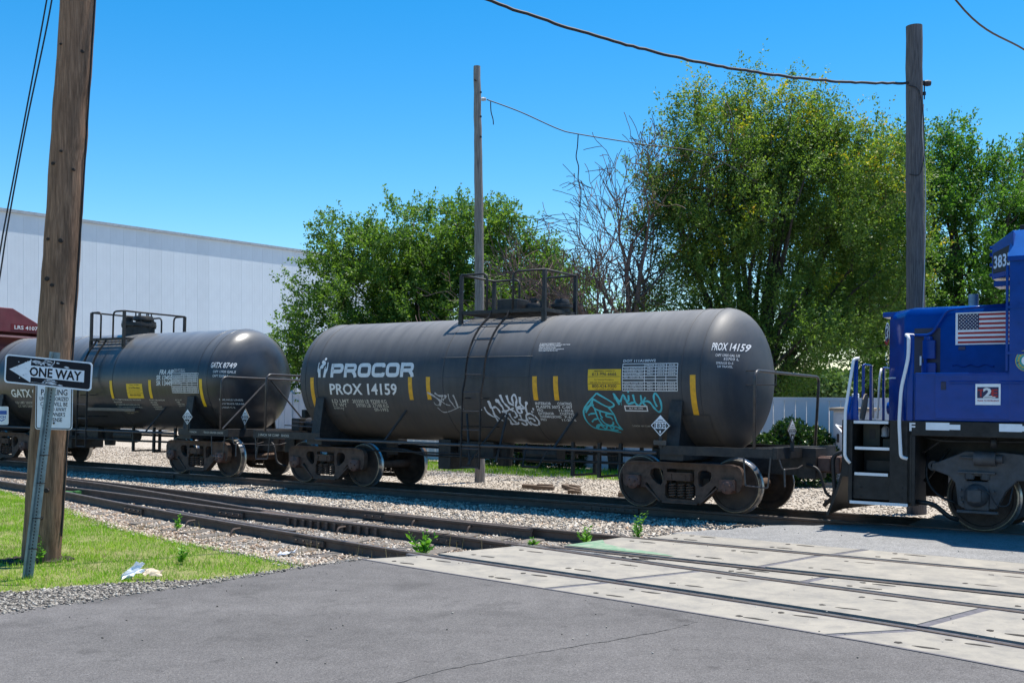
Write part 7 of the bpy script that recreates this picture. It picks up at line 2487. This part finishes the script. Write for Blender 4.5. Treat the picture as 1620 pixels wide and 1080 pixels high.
bush('round_bush', 'round dark green bush growing against the white fence', W(-9.5, 25.5, -0.22), (1.22, 0.95, 1.62), 20000, M['leafb'], 0.085)
bush('ivy_shrub', 'left dark shrub under the tank car at the fence foot', W(-18.3, 26.2, -0.24), (0.85, 0.4, 1.5), 3200, M['leafb'], 0.11, group='shrubs at the fence foot')
bush('ivy_shrub', 'right dark shrub under the tank car at the fence foot', W(-16.6, 26.2, -0.24), (0.75, 0.4, 1.35), 2800, M['leafb'], 0.11, group='shrubs at the fence foot')
for i, (s, lb) in enumerate(((-15.0, 'bare brown tree stem in front of the fence, left of two'), (-12.9, 'bare brown tree stem in front of the fence, right of two'))):
    st = MB()
    for a in (-0.12, 0.0, 0.13):
        st.tube([(a * 0.3, 0, -0.1), (a, 0.05 * a, 0.7), (a * 2.4, 0.1, 2.4)], [0.07, 0.06, 0.045], 7)
    t = thing('tree_stem', lb, 'tree', W(s, 26.3, -0.24), group='stems in front of the fence')
    obj('trunk', st, M['bark'], t, smooth=True)

# far treeline over the fence on the right
for i, (x, y, w, h) in enumerate(((31, 112, 6, 3.8), (40, 122, 7, 4.6), (49, 116, 6, 4.0))):
    n = 5200
    q = unit(rng.normal(size=(n, 3)))
    pos = q * (0.55 + 0.45 * rng.random(n))[:, None] * np.array([w, w * 0.6, h * 0.55]) * (0.9 + 0.2 * np.sin(q[:, :1] * 6)) + np.array([0, 0, h * 0.5])
    t = thing('far_tree', ('left', 'middle', 'right')[i] + ' one of three distant light green tree crowns over the white fence', 'tree', (x, y, -0.2), group='distant trees beyond the fence')
    o = link('crown', leaf_mesh('crown', pos, unit(rng.normal(size=(n, 3))), np.full(n, 0.55), np.full(n, 0.32), M['leaff'], rng.random(n)), t)
    o['kind'] = 'stuff'
    obj('trunk', MB().cyl((0, 0, -0.2), (0, 0, h * 0.5), 0.25, 0.15, 8), M['bark'], t)


def weed(label, base, n_st, h, spread, seed, broad=0.16, group='weeds along the rails'):
    r = np.random.default_rng(seed)
    t = thing('weed', label, 'weed', base, group=group)
    st = MB()
    C_, D_, Ln = [], [], []
    for i in range(n_st):
        a = r.random() * 6.28
        tip = np.array([math.cos(a) * spread * r.random(), math.sin(a) * spread * r.random(), h * (0.55 + 0.45 * r.random())])
        st.tube([(0, 0, -0.02), tuple(tip * np.array([0.35, 0.35, 0.5])), tuple(tip)], [0.006, 0.005, 0.003], 4)
        for k in range(9):
            q = 0.2 + 0.8 * k / 8
            p = tip * np.array([q ** 1.2, q ** 1.2, q])
            b = r.random() * 6.28
            C_.append(p)
            D_.append(unit(np.array([math.cos(b), math.sin(b), 0.55])))
            Ln.append(broad * (1.15 - 0.6 * q) * (0.7 + 0.5 * r.random()))
    obj('stalk', st, M['weed'], t)
    Ln = np.array(Ln)
    link('leaves', leaf_mesh('leaves', np.array(C_), np.array(D_), Ln, Ln * 0.42, M['weed'], r.random(len(Ln))), t)
    return t


weed('bright green leafy weed at the near corner of the concrete panels', W(-9.2, 11.1, -0.15), 7, 0.38, 0.2, 1, 0.15)
weed('bright green weed with a tall tip at the far corner of the concrete panels', W(-7.55, 13.95, -0.1), 6, 0.46, 0.22, 2, 0.105)
weed('low spreading green weed just left of the tall tipped one', W(-8.05, 13.35, -0.12), 5, 0.30, 0.2, 3, 0.12)
weed('small dark green weed in the middle of the lawn', W(-11.15, 8.75, -0.06), 5, 0.22, 0.07, 4, 0.09)
weed('small green sprout between frog and concrete panels', W(-8.3, 12.35, -0.05), 4, 0.14, 0.12, 5, 0.10)
weed('green weed sprouting between the stones beside the near rail', W(-14.4, 11.2, -0.17), 4, 0.26, 0.1, 6, 0.10)
weed('thin grey green weed at the foot of the brown pole', W(-12.6, 7.75, -0.07), 4, 0.45, 0.16, 7, 0.07)
s, d = scatter(240, -10.2, -8.2, 10.7, 13.2)
k = np.abs(d - np.array([RB1(x) for x in s]) + 0.1) < 0.12
k |= np.abs(d - np.array([RC(x) for x in s]) + 0.12) < 0.1
k |= (np.abs(d - np.array([RA(x) for x in s]) + 0.1) < 0.1) & (s < -9.2)
blades('rail_side_grass', s[k], d[k], np.full(k.sum(), -0.16), (0.12, 0.34), 0.008, M['drygrass'])
